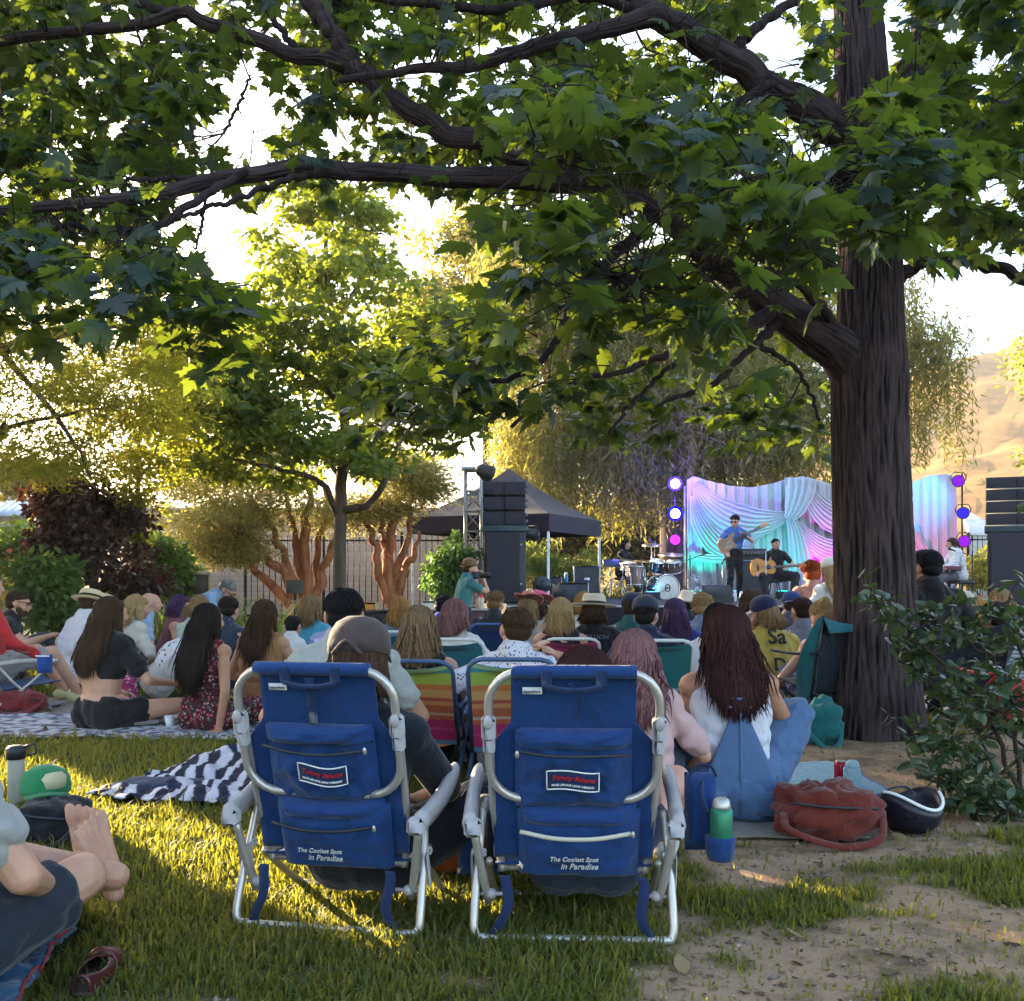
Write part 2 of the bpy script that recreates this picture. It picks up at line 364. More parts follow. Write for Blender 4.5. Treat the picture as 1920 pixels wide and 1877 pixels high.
n4=N(t,'ShaderNodeTexNoise',Scale=2.6,Detail=9.0,Roughness=.72); t.links.new(tc.outputs['Object'],n4.inputs['Vector']); rp4=N(t,'ShaderNodeValToRGB'); rp4.color_ramp.elements[0].position=.48; rp4.color_ramp.elements[1].position=.66; t.links.new(n4.outputs['Fac'],rp4.inputs[0]); dirt=mix(rp4.outputs[0],dirt,(.115,.080,.050))
grav=mix(n3.outputs['Distance'],(.20,.165,.14),(.36,.31,.27)); base=mix(at.outputs['Fac'],turf,dirt); base=mix(ap.outputs['Fac'],base,grav); t.links.new(base,b.inputs['Base Color'])
bp=N(t,'ShaderNodeBump',Strength=.5,Distance=.02); t.links.new(n1.outputs['Fac'],bp.inputs['Height']); b2=N(t,'ShaderNodeBump',Strength=.5,Distance=.006); t.links.new(n2.outputs['Fac'],b2.inputs['Height']); t.links.new(bp.outputs[0],b2.inputs['Normal']); t.links.new(b2.outputs[0],b.inputs['Normal']); t.links.new(b.outputs[0],o.inputs[0])
gro=bulk('ground',A(V),q,D,m); ga=gro.data.attributes.new('gravel','FLOAT','POINT'); ga.data.foreach_set('value',A(PT,np.float32)); gro.data.polygons.foreach_set('use_smooth',np.ones(len(q),bool)); struct(gro)

# grass blades
KEEP=[]   # no blades under things that lie flat: (x0,x1,y0,y1)
def blades(zones):
    VV=[];TT=[];FF=[];n0=0
    for x0,x1,y0,y1,dens,ln in zones:
        k=int((x1-x0)*(y1-y0)*dens); xs=NR.uniform(x0,x1,k); ys=NR.uniform(y0,y1,k)
        for x,y in zip(xs,ys):
            if abs(x)>.52*y+.25: continue
            b,p=bare(x,y)
            if NR.random()<b*.94 or (p>.4): continue
            if any(a<x<c and d<y<e for a,c,d,e in KEEP): continue
            cl=.5+.5*fbm(x*5,y*5,9,2); l=ln*(.55+.9*NR.random()*(.6+cl))*(1.7 if NR.random()<.035 else 1)*(1-.45*b)
            a=NR.uniform(0,6.28); w_=.0022+.0012*NR.random()+y*.00022; d=A([math.cos(a),math.sin(a),0]); s=A([-d[1],d[0],0])*w_; be=NR.uniform(.15,.85)*l
            p0=A([x,y,hgt(x,y)-.004]); p1=p0+d*be*.3+A([0,0,l*.6]); p2=p0+d*be+A([0,0,l*(1-.35*NR.random())])
            VV+= [p0-s,p0+s,p1-s*.8,p1+s*.8,p2]; tt=min(1,max(0,.42+.25*fbm(x*1.2,y*1.2,4,2)+.25*NR.normal()+.25*b)); TT+=[tt]*5
            FF+= [(n0,n0+1,n0+3),(n0,n0+3,n0+2),(n0+2,n0+3,n0+4)]; n0+=5
    return A(VV),A(FF),A(TT)
def lawn():
    V,Fc,T=blades([(-2.2,2.2,2.2,3.4,9000,.042),(-2.9,2.9,3.4,5.2,5200,.046),(-4,4,5.2,7.6,2300,.05),(-6,6,9.0,13,700,.07)])
    g=bulk('grass',V,Fc,T,tinted((.030,.066,.014),(.15,.14,.045),rough=.55,spec=.25,trans=(.42,.40,.04),tw=.48,key='grass'))
    struct(g,'stuff','green lawn grass with dry blades'); g['category']='grass'

# ================================================================ hills
def hills():
    nx,ny=150,90; V=[];T=[]
    for j in range(ny+1):
        y=85+560*(j/ny)**1.5
        for i in range(nx+1):
            x=(i/nx*2-1)*.85*y; a=x/y
            rise=sstep(-.02,.58,a)*.37+.03
            lft=sstep(-.16,-.42,a)*.085
            z=(rise+lft)*170*sstep(85,300,y)
            z+= (fbm(x*.012,y*.012,1,4)*10+fbm(x*.06,y*.06,2,3)*2.6)*sstep(90,220,y)+fbm(x*.35,y*.35,3,2)*.6*sstep(95,160,y)
            V.append((x,y,z-.3)); T.append(.5)
    gi=np.arange((nx+1)*(ny+1)).reshape(ny+1,nx+1); q=np.stack([gi[:-1,:-1],gi[:-1,1:],gi[1:,1:],gi[1:,:-1]],-1).reshape(-1,4)
    o=bulk('hills',A(V),q,T,mat((.33,.175,.060),rough=.95,var=.3,scale=.22,bump=1.0,bscale=.5,col2=(.19,.105,.045),stretch=(1,1,3),spec=.05,detail=8.0)); struct(o)
    o.data.polygons.foreach_set('use_smooth',np.ones(len(q),bool))
    return o
hills()

# ================================================================ the big maple
BARK=mat((.030,.021,.021),rough=.92,var=.45,scale=9,bump=.9,bscale=26,stretch=(1,1,.22),spec=.12)
TRUNKM=tinted((.006,.005,.007),(.068,.047,.048),rough=.9,spec=.1,key='bark')
def trunk_mesh(name, path, rad, parent, ridge=.02, n=220, k=420, mt=None, flare=0.0, seed=0.0):
    p=smooth_path(path,k); r=np.interp(np.linspace(0,1,k),np.linspace(0,1,len(rad)),rad); t=nz(np.gradient(p,axis=0)); V=[]; TT=[]
    a=np.arange(n)*2*math.pi/n; u=nz(np.cross([0,1.,.1],t[0])); L=np.concatenate([[0],np.cumsum(np.linalg.norm(np.diff(p,axis=0),axis=1))])
    for i in range(k):
        u=nz(u-t[i]*np.dot(u,t[i])); w_=np.cross(t[i],u); 
        for j in range(n):
            c,s=math.cos(a[j]),math.sin(a[j]); q=Vector((c*8.2+seed+.5*mnoise.noise(Vector((c*2,s*2,L[i]*3))),s*8.2,L[i]*2.0));
            rg=1-abs(mnoise.fractal(q,.9,2.1,4))*2.6; rg2=mnoise.noise(Vector((c*24,s*24+seed,L[i]*14)))
            fl=flare*math.exp(-L[i]/.16)*(1+.35*math.sin(5*a[j]+seed)+.2*math.sin(9*a[j]))
            V.append(p[i]+(r[i]+ridge*(rg*.8+rg2*.25)+fl)*(c*u+s*w_)); TT.append(min(1,max(0,.45+.55*rg+.2*rg2)))
    Fc=np.array([(i*n+j,i*n+(j+1)%n,(i+1)*n+(j+1)%n,(i+1)*n+j) for i in range(k-1) for j in range(n)])
    o=bulk(name,A(V),Fc,TT,mt or TRUNKM,parent,A(parent['org'])); o.data.polygons.foreach_set('use_smooth',np.ones(len(Fc),bool)); return o
def limb_pts(l, n=40):
    """path of (px,py,distance,radius in photo pixels)"""
    p=A([P(a,b,c) for a,b,c,_ in l]); r=A([d/F*c for _,_,c,d in l]); m=smooth_path(np.column_stack([p,r]),n); return m[:,:3],np.maximum(m[:,3],.003)
def wob(p, amp, f=1.3, seed=0):
    q=p.copy()
    for i in range(len(p)): q[i]+=amp*A([mnoise.noise(Vector((i*.35*f,seed,0))),mnoise.noise(Vector((i*.35*f,seed,7))),mnoise.noise(Vector((i*.35*f,seed,13)))])
    return q
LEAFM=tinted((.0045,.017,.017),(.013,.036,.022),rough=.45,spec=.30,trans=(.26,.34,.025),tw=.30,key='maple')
def big_maple():
    b=TRUNK.copy(); b[2]=0
    T=thing('maple_tree','big old maple with ridged dark trunk, its limbs and leaves hanging over the whole audience','tree',b)
    Y0=b[1]; tp=[P(1645,1405,Y0),P(1642,1300,Y0),P(1640,1100,Y0),P(1632,850,Y0),P(1630,690,Y0),P(1632,600,Y0),P(1630,450,Y0),P(1618,200,Y0),P(1608,0,Y0),P(1600,-250,Y0),P(1590,-600,Y0)]
    tp=A(tp); tp[0][2]=-.12
    pr=[86,80,72,68,68,58,56,48,42,36,22]
    trunk_mesh('trunk',tp,[x/F*Y0 for x in pr],T,ridge=.011,flare=.10)
    Ls=[[(1660,960,6.5,22),(1650,810,6.5,42),(1610,705,6.46,46),(1550,642,6.36,40),(1460,578,6.15,33),(1340,480,5.95,29),(1240,394,5.8,25),(1160,357,5.7,23),(1080,340,5.6,22),(880,330,5.4,18),(700,325,5.2,16),(550,315,5.0,15),(440,332,4.9,13),(250,371,4.7,11),(0,392,4.5,8),(-250,398,4.3,5)],
        [(1110,345,5.63,20),(1040,320,5.6,19),(980,297,5.6,19),(860,255,5.6,18),(760,205,5.6,18),(680,140,5.6,16),(560,100,5.6,13),(420,55,5.6,12),(330,30,5.6,10),(180,56,5.6,9),(0,75,5.6,8),(-250,90,5.6,5)],
        [(675,142,5.6,15),(640,85,5.6,14),(600,30,5.6,13),(555,-30,5.6,12),(500,-120,5.6,9)],
        [(1600,250,6.5,38),(1500,200,6.3,30),(1430,150,6.1,27),(1330,85,6.0,25),(1245,38,5.9,22),(1180,45,5.8,16),(1010,85,5.6,13),(900,122,5.4,11),(790,130,5.3,8),(640,150,5.2,4)],
        [(1255,45,5.9,18),(1195,0,5.9,16),(1150,-60,5.9,12)],[(1370,108,6.0,14),(1420,50,6.0,10),(1490,0,6.1,8),(1550,-60,6.2,5)],[(1240,32,5.9,12),(1100,-5,5.8,9),(960,15,5.7,9),(800,8,5.6,8),(600,-20,5.6,5)],
        [(1660,530,6.5,24),(1695,510,6.45,13),(1727,494,6.4,11),(1770,487,6.3,10),(1830,495,6.2,10),(1920,523,6.0,9),(2050,580,5.9,6)],
        [(1650,380,6.5,30),(1700,315,6.4,24),(1780,265,6.2,17),(1850,225,6.0,14),(1920,185,5.9,12),(2080,120,5.8,7)],[(1640,330,6.5,36),(1690,200,6.5,30),(1722,100,6.5,24),(1740,0,6.5,20),(1760,-160,6.5,12)],
        [(1240,395,5.8,14),(1150,480,5.5,11),(1085,555,5.3,9),(1062,600,5.25,8),(1040,645,5.2,8),(1000,690,5.15,6),(930,715,5.1,5),(850,740,5.1,4),(770,775,5.1,2)],[(1075,570,5.28,5),(1000,600,5.2,4),(920,652,5.1,3),(850,720,5.0,2)],
        [(1450,580,6.1,16),(1370,640,5.8,9),(1290,655,5.6,6),(1180,690,5.5,4),(1060,725,5.4,3),(960,800,5.3,2)],[(1290,655,5.6,5),(1200,740,5.5,4),(1140,810,5.4,3)],[(1470,590,6.15,12),(1400,660,5.9,7),(1335,720,5.8,6),(1230,760,5.7,3)],[(1420,640,6,6),(1500,700,6.1,4),(1540,790,6.1,3)],
        [(460,325,4.9,8),(380,372,4.7,8),(300,420,4.5,7),(200,436,4.4,6),(100,425,4.3,5),(-60,480,4.2,3)],[(620,322,5.1,9),(520,345,4.9,6),(420,380,4.7,5),(330,410,4.55,4)],[(425,340,4.9,5),(330,335,4.8,5),(200,338,4.7,4),(60,330,4.6,3)],
        [(385,370,4.7,3),(378,420,4.65,3),(366,470,4.6,2)],[(420,250,5.4,3),(450,190,5.5,3),(470,140,5.5,2)],[(560,100,5.6,7),(500,20,5.6,6),(450,-40,5.6,5)],[(330,30,5.6,9),(230,-10,5.6,7),(120,-60,5.6,5)],
        [(1700,1,6.5,6),(1800,-20,6.4,5),(1900,10,6.3,4)],[(1450,155,6.1,9),(1300,230,5.4,6),(1150,260,4.6,5),(1040,300,4.0,3)],[(1560,600,6.3,10),(1480,520,5.2,8),(1340,500,4.2,6),(1150,520,3.4,4)],[(1640,420,6.4,20),(1660,360,5.2,10),(1600,330,4.2,7),(1450,350,3.4,4)]]
    tips=[]
    for i,l in enumerate(Ls):
        p,r=limb_pts(l,46); p=wob(p,.030 if l[0][3]>12 else .022,1.2,i*3.1)
        (trunk_mesh('limb',p,r,T,ridge=.006,n=64,k=260,seed=i*3.) if max(d for *_,d in l)>=15 else MB().tube(p,r,9).build('limb' if l[0][3]>12 else 'branch',BARK,T))
        tips.append((p,r))
    allp=np.vstack([t[0] for t in tips])
    # sprays of leaves: (x0,x1,y0,y1,near,far,twigs)
    Z=[(-160,1560,-170,330,4.8,9.0,1150),(-80,330,330,455,3.8,5.4,70),(-60,150,440,590,3.4,4.1,16),(235,400,410,600,3.4,4.0,18),(330,420,540,650,3.5,3.9,4),(960,1720,130,360,3.2,5.4,130),(980,1560,330,520,3.0,4.8,110),(1040,1440,480,590,3.2,4.6,36),(1250,1480,560,660,3.4,4.4,9),(1560,1720,230,460,3.4,5.6,34),
       (1690,2040,-80,330,4.2,7.4,170),(1760,2000,300,440,4.6,6.4,34),(710,900,700,810,5.2,5.8,12),(780,1100,600,740,5.6,6.6,26),(1000,1120,500,590,5.2,5.8,8),(1060,1320,680,830,6.4,7.6,24),(1300,1560,690,830,6.6,8.2,24),(1380,1570,470,620,6.8,8.6,24),(960,1300,330,420,5.0,7.0,24),(700,1000,330,350,5.4,6.4,4),(1820,1960,890,950,5.8,6.6,1)]
    gaps=[(475,205,48,95),(405,245,40,36),(800,110,48,26),(640,255,36,30),(875,150,30,26),(1440,60,60,46),(1480,95,40,40),(350,28,40,22),(520,45,20,18),(700,50,24,30),(1160,70,30,22),(1270,175,44,22),(560,205,22,26),(1500,290,40,22),(220,240,26,20),(1840,120,34,40),(1780,60,30,26),(1900,130,24,30),(950,200,26,20),(1380,330,30,18),(1850,350,50,26),(1130,330,24,16)]
    LC=[];LN=[];LA=[];LS=[];tw=MB()
    for x0,x1,y0,y1,n,f,k in Z:
        for _ in range(k):
            for tr in range(8):
                px,py=R.uniform(x0,x1),R.uniform(y0,y1)
                if all(((px-a)/c)**2+((py-b_)/d)**2>1 for a,b_,c,d in gaps): break
            Yc=R.uniform(n,f)
            if y0>=470 and x0 in(710,780,1000): Yc=R.uniform(3.06,3.52)/(.72+.69*(px-960)/F) if R.random()<.75 else Yc
            c=P(px,py,Yc); j=np.argmin(np.sum((allp-c)**2,1)); near=allp[j]
            d=nz(A([NR.normal()*.7-.25,NR.normal()*.7,NR.normal()*.22-.12])+.5*nz(c-near)); L=R.uniform(.22,.42)
            q=smooth_path([c-d*L*.5,c+A([0,0,.03]),c+d*L*.5+A([0,0,-.04])],6); tw.tube(q,np.linspace(.0032,.0012,6),4)
            if np.linalg.norm(near-q[0])<.5 and R.random()<.5: tw.tube(smooth_path([near,(near+q[0])/2+A([0,0,-.06]),q[0]],7),np.linspace(.005,.003,7),4)
            side=nz(np.cross(d,[0,0,1.]))
            for i in range(R.randint(8,12)):
                f_=R.random(); s=1 if i%2 else -1; pos=q[0]*(1-f_)+q[-1]*f_; a=nz(d*(.4+.6*f_)+side*s*R.uniform(.3,1.0)+A([0,0,R.uniform(-.75,.05)]))
                LC.append(pos+a*R.uniform(.03,.09)); LA.append(a); LN.append(A([0,0,1.])*.9+NR.normal(size=3)*.42); LS.append(R.uniform(.070,.130))
    tw.build('twigs',BARK,T)
    LC=A(LC); LN=A(LN); LA=A(LA); LS=A(LS); px=LC[:,0]/LC[:,1]*F+960; py=HY-(LC[:,2]-H)/LC[:,1]*F; keep=np.ones(len(LC),bool); rnd=NR.random(len(LC))
    for l in Ls:          # the heavy limbs hang clear below their own leaves
        if max(d for *_,d in l)<8 or l[0][0]==1450: continue
        m=smooth_path(A(l,float),60)
        for a,c,yy,d in m:
            if d>=5.5 and a<1600: keep&=~((np.hypot(px-a,py-c-8)<d+30)&(LC[:,1]<yy+.25)&(rnd<.93))
    for a,c,d,e in gaps: keep&=~((((px-a)/d)**2+((py-c)/e)**2<1)&(rnd<.9))
    keep&=~((px>1545)&(px<1715)&(LC[:,1]<7)&(((py<175)&(rnd<.75))|((py>455)&(rnd<.97))))   # the bole shows bare below and above
    keep&=~((px>1440)&(px<1600)&(py>560)&(py<700)&(LC[:,1]<6.4)&(rnd<.95))
    LC,LN,LA,LS=LC[keep],LN[keep],LA[keep],LS[keep]
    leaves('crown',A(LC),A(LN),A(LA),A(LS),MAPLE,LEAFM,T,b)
big_maple()

# ================================================================ other trees
def crown(els, nclump, per, cr, flat, size, tpl, m, parent, off, asp=1.0, droop=-.3, surf=.55, upn=.8, nj=.5):
    """leaf clumps in ellipsoids (px,py,Y,rx_px,ry_px,depth m,weight)"""
    C=[];Nn=[];Ax=[];S=[]
    W=A([e[6] for e in els],float); W/=W.sum()
    for _ in range(nclump):
        e=els[int(np.searchsorted(np.cumsum(W),NR.random()))]; d=rdir(1)[0]*(surf+(1-surf)*NR.random())
        c=P(e[0],e[1],e[2])+d*A([e[3]/F*e[2],e[5],e[4]/F*e[2]]); k=int(per*R.uniform(.6,1.4)); o=rdir(k)*(NR.random((k,1))**.5)*A([cr,cr,cr*flat])*R.uniform(.7,1.3)
        o[:,2]-=.25*np.hypot(o[:,0],o[:,1]); C.append(c+o); a=nz(o+NR.normal(size=(k,3))*.3*cr); a[:,2]+=droop; Ax.append(a)
        Nn.append(A([0,0,upn])+NR.normal(size=(k,3))*nj); S.append(size*(.7+.6*NR.random(k)))
    return leaves('crown',np.vstack(C),np.vstack(Nn),np.vstack(Ax),np.concatenate(S),tpl,m,parent,off)
def branches(T, Ls, m, n=24, name='branch', w_=.03):
    out=[]
    for i,l in enumerate(Ls):
        p,r=limb_pts(l,n); p=wob(p,w_,1.2,i*2.3+len(Ls)); out.append(MB().tube(p,r,9).build('trunk' if i==0 and name=='branch' else name,m,T))
    return out
GREYBARK=mat((.10,.075,.06),rough=.9,var=.35,scale=8,bump=.6,bscale=30,stretch=(1,1,.3),spec=.1)
def base(px,Y): b=P(px,1080,Y); b[2]=0; return b
def mid_maple():
    Y=15.0; b=base(637,Y); T=thing('maple_tree','slender young maple with layered green crown standing behind the audience left of the tent','tree',b)
    branches(T,[[(637,1220,Y,15),(637,1080,Y,12.5),(638,950,Y,12),(645,850,Y,10),(640,700,Y,8),(618,560,Y,6),(610,440,Y,4),(612,360,Y,2)],[(640,960,Y,8),(690,945,14.8,7),(720,905,14.6,6),(745,840,14.5,4),(790,770,14.4,2)],[(632,970,Y,7),(610,910,14.6,6),(560,890,14.3,5),(480,870,14,3),(390,850,13.7,2)],[(642,800,Y,6),(700,700,15,5),(760,600,15.2,3)],[(640,760,Y,6),(560,690,14.8,4),(450,640,14.4,2)],[(625,610,Y,5),(675,520,15,3),(700,420,15,2)],[(640,880,Y,6),(700,840,16,4),(850,780,16.4,2)],[(640,900,Y,5),(560,800,16,4),(440,760,16.3,2)]],GREYBARK)
    crown([(615,440,15,125,115,1.1,1.3),(650,590,15,200,120,1.8,1.9),(590,760,14.6,290,95,2.4,1.7),(750,720,15.4,160,130,1.6,1.3),(430,700,14.6,120,110,1.3,1.2),(880,650,15.6,110,110,1.2,1.0),(600,870,14.4,210,45,1.8,.7),(400,810,14.2,110,80,1.2,.9)],360,85,.50,.26,.105,STAR,tinted((.035,.075,.018),(.08,.12,.028),rough=.5,spec=.3,trans=(.42,.48,.04),tw=.44,key='mid'),T,b)
mid_maple()
def locust():
    Y=11.5; b=base(-260,Y); T=thing('locust_tree','feathery honey locust glowing yellow green at the left edge of the lawn','tree',b)
    branches(T,[[(-260,1190,Y,22),(-230,950,Y,19),(-180,780,Y,16),(-60,690,Y,13),(0,658,Y,12),(90,632,Y,10),(170,608,Y,8),(230,552,Y,5),(300,490,Y,2)],[(170,608,Y,6),(240,612,11.3,5),(330,600,11.2,3),(420,620,11,2)],[(-180,780,Y,11),(-60,560,11.5,8),(60,480,11.5,5),(200,470,11.5,3),(330,500,11.4,2)],[(0,658,Y,6),(90,760,11.2,5),(150,850,11.1,3),(170,900,11,2)],[(-230,950,Y,10),(-100,850,11.6,7),(60,790,11.6,4),(230,760,11.6,2)],[(-60,560,Y,5),(-20,430,Y,4),(120,400,Y,2)]],GREYBARK)
    crown([(60,560,11.5,230,120,1.6,1.3),(40,720,11.4,240,120,1.6,1.5),(270,560,11.4,170,120,1.2,.7),(240,730,11.5,150,110,1.3,1.1),(90,850,11.4,190,70,1.3,1.2),(170,430,11.5,200,60,1.2,.7),(-80,640,11.5,120,260,1.5,1.0),(330,650,11.8,90,60,1,.5)],440,70,.42,.30,.115,LANCE,tinted((.09,.12,.015),(.18,.18,.025),rough=.5,spec=.2,trans=(.62,.56,.05),tw=.5,key='loc'),T,b,surf=.25)
locust()
def sapling():
    Y=13.0; b=base(262,Y); T=thing('sapling','thin young tree with bright yellow green leaves behind the dark red bush','tree',b)
    branches(T,[[(262,1150,Y,6),(260,1000,Y,5),(258,880,Y,4),(262,800,Y,3),(265,730,Y,2)],[(260,900,Y,3),(285,860,Y,2),(310,800,Y,1)]],GREYBARK)
    crown([(255,900,Y,55,90,.5,1.2),(225,960,12.9,60,60,.5,.6),(290,840,Y,60,80,.6,1.)],60,60,.22,.5,.075,DIA,tinted((.08,.12,.015),(.15,.17,.03),rough=.5,spec=.25,trans=(.62,.58,.05),tw=.48,key='sap'),T,b)
sapling()
def red_bush(px,Y,els,k,lab):
    b=base(px,Y); T=thing('smoke_bush',lab,'bush',b)
    branches(T,[[(px,1180,Y,9),(px-3,1100,Y,8),(px-12,1020,Y,6),(px-5,940,Y,3)],[(px,1120,Y,6),(px+50,1020,Y,4),(px+80,960,Y,2)],[(px,1110,Y,6),(px-60,1010,Y,4),(px-80,950,Y,2)]],GREYBARK)
    crown(els,k,75,.26,.6,.085,OVAL,tinted((.012,.008,.008),(.038,.017,.014),rough=.45,spec=.4,trans=(.16,.04,.02),tw=.25,key='red'),T,b,surf=.3,upn=.4,nj=.8)
red_bush(178,12.6,[(150,975,12.6,90,75,.9,1.4),(225,1010,12.6,95,90,.9,1.4),(120,1060,12.5,60,50,.7,.7),(215,1095,12.6,90,45,.8,.8),(110,930,12.6,40,50,.5,.5),(170,920,12.6,40,35,.5,.4)],120,'round dark purple red bush behind the seated crowd at left')
def green_shrub(px,Y,els,k,per,sz,lo,hi,tr,lab,tpl=OVAL,cr=.2,kind='shrub',stem=True):
    b=base(px,Y); T=thing(kind,lab,'shrub',b)
    if stem: MB().tube(smooth_path([b,b+A([.02,0,.35]),b+A([.06,.03,.7])],6),np.linspace(.025,.01,6),7).build('stem',GREYBARK,T)
    crown(els,k,per,cr,.7,sz,tpl,tinted(lo,hi,rough=.5,spec=.3,trans=tr,tw=.4,key=lab[:14]),T,b,surf=.2,upn=.3,nj=.8)
green_shrub(95,11.2,[(85,1085,11.2,55,55,.5,1.),(110,1140,11.1,60,35,.5,.8)],46,60,.09,(.022,.05,.012),(.06,.10,.022),(.2,.3,.03),'broad leaved green shrub below the dark red bush')
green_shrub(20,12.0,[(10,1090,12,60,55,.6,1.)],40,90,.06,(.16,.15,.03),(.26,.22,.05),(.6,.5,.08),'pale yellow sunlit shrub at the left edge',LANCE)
green_shrub(35,15.5,[(30,1025,15.5,70,40,.7,1.)],40,80,.08,(.05,.10,.02),(.10,.16,.03),(.3,.4,.04),'bright green bush under the stone wall at left')
green_shrub(320,14.0,[(318,1075,14,45,60,.6,1.),(300,1040,14,30,30,.4,.5)],44,80,.085,(.045,.09,.02),(.09,.15,.03),(.25,.36,.04),'light green bush beside the spiky flax clump')
green_shrub(855,19.5,[(860,1050,19.5,45,50,.8,1.),(835,1085,19.4,35,40,.6,.6)],60,90,.10,(.04,.09,.03),(.09,.16,.05),(.2,.35,.06),'leafy green bush between the tent leg and the truss')
green_shrub(1020,24.5,[(1010,1050,24.5,70,40,1.,1.),(1090,1070,24.5,60,40,1.,.7)],80,110,.12,(.06,.12,.03),(.13,.19,.05),(.35,.42,.06),'green reeds and bushes seen under the black tent',LANCE)
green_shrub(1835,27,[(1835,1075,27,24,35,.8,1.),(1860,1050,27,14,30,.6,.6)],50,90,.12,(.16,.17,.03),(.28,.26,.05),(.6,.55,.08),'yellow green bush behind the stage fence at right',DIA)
def spiky(px,Y,n,L,w_,lab,lo,hi,tr,spread=.8):
    b=base(px,Y); V=[];Fc=[];T=[];k=0
    for _ in range(n):
        a=R.uniform(0,6.28); o=b+A([R.uniform(-.5,.5)*spread,R.uniform(-.4,.4)*spread,0]); d=A([math.cos(a),math.sin(a),0])*R.uniform(.1,.75); l=L*R.uniform(.6,1.1); s=A([-math.sin(a),math.cos(a),0])*w_*R.uniform(.6,1.2); tt=R.random()
        for i in range(6):
            f=i/5; c=o+d*l*f**1.8+A([0,0,l*(f-.32*f**3)]); ww=s*(1-f)**.6; V+=[c-ww,c+ww]; T+=[tt,tt]
        for i in range(5): Fc.append((k+2*i,k+2*i+1,k+2*i+3,k+2*i+2))
        k+=12
    m=bulk('flax',A(V)-b,A(Fc),T,tinted(lo,hi,rough=.45,spec=.35,trans=tr,tw=.4,key='flax')); m.location=b; return tag(m,lab,'plant')
spiky(420,12.5,240,1.15,.02,'tall spiky flax clump beside the man in the light blue shirt',(.05,.10,.02),(.12,.18,.04),(.4,.45,.05),1.5)
spiky(195,11.8,120,.8,.016,'low arching spiky plant under the dark red bush',(.04,.08,.02),(.10,.14,.03),(.35,.4,.05),1.3)
spiky(1075,23.5,150,1.2,.03,'tall grassy reeds behind the drummer under the tent edge',(.07,.13,.03),(.15,.21,.05),(.4,.45,.06),2.2)
# cut-leaf cedars with orange bark
OB=mat((.30,.115,.055),rough=.8,var=.4,scale=10,bump=.6,bscale=30,stretch=(1,1,.2),spec=.15)
def cedar(px,Y,stems,els,lab,k):
    b=base(px,Y); T=thing('cedar_tree',lab,'tree',b)
    branches(T,stems,OB,name='stem',n=22,w_=.10)
    crown(els,int(k*2.0),80,.50,.34,.13,LANCE,tinted((.13,.125,.04),(.25,.22,.075),rough=.6,spec=.15,trans=(.60,.52,.15),tw=.45,key='ced'),T,b,surf=.2,droop=.15)
cedar(545,18.5,[[(575,1150,18.5,14),(572,1060,18.5,12),(570,1000,18.5,9),(580,930,18.5,6),(560,850,18.5,3)],[(560,1140,18.5,12),(535,1080,18.3,10),(490,1030,18.2,8),(455,1000,18,6),(400,975,18,3)],[(565,1120,18.5,9),(530,1040,18.4,7),(505,980,18.3,5),(470,930,18.3,3)],[(590,1130,18.6,10),(610,1060,18.6,8),(635,1000,18.7,6),(650,950,18.7,3)],[(570,1100,18.5,8),(555,1040,18.6,6),(545,970,18.6,5),(530,890,18.6,3)],[(595,1110,18.6,8),(600,1020,18.8,6),(615,950,18.8,4),(600,880,18.8,2)],[(560,1160,18.4,10),(515,1105,18.4,9),(478,1070,18.2,7),(450,1035,18.1,5),(430,1000,18,3)]],
  [(430,960,18.2,115,45,1.4,1.5),(400,1010,18,85,35,1.1,1.1),(370,900,18.4,100,40,1.2,.9),(520,890,18.6,120,60,1.5,1.1),(610,960,18.8,60,40,1,.5),(470,840,18.8,110,40,1.2,.6),(440,1035,18,60,22,.8,.5)],'multi stemmed cedar with glowing orange bark left of the slender maple trunk',250)
cedar(738,19.2,[[(735,1140,19.2,15),(730,1090,19.2,13),(728,1020,19.2,10),(745,950,19.2,7),(740,880,19.2,3)],[(725,1130,19.2,10),(705,1060,19,8),(700,1000,19,6),(680,960,19,3)],[(745,1120,19.2,10),(760,1070,19.3,8),(772,1040,19.3,6),(785,1000,19.4,3)],[(735,1080,19.2,8),(765,1010,19.2,6),(770,940,19.2,4),(775,880,19.3,2)],[(728,1050,19.2,7),(715,990,19.2,5),(715,920,19.2,3)]],
  [(700,950,19.2,60,40,1.1,.8),(780,900,19.4,60,50,1.2,1.),(740,870,19.4,90,40,1.2,.8)],'multi stemmed cedar with red orange bark right of the slender maple trunk',150)
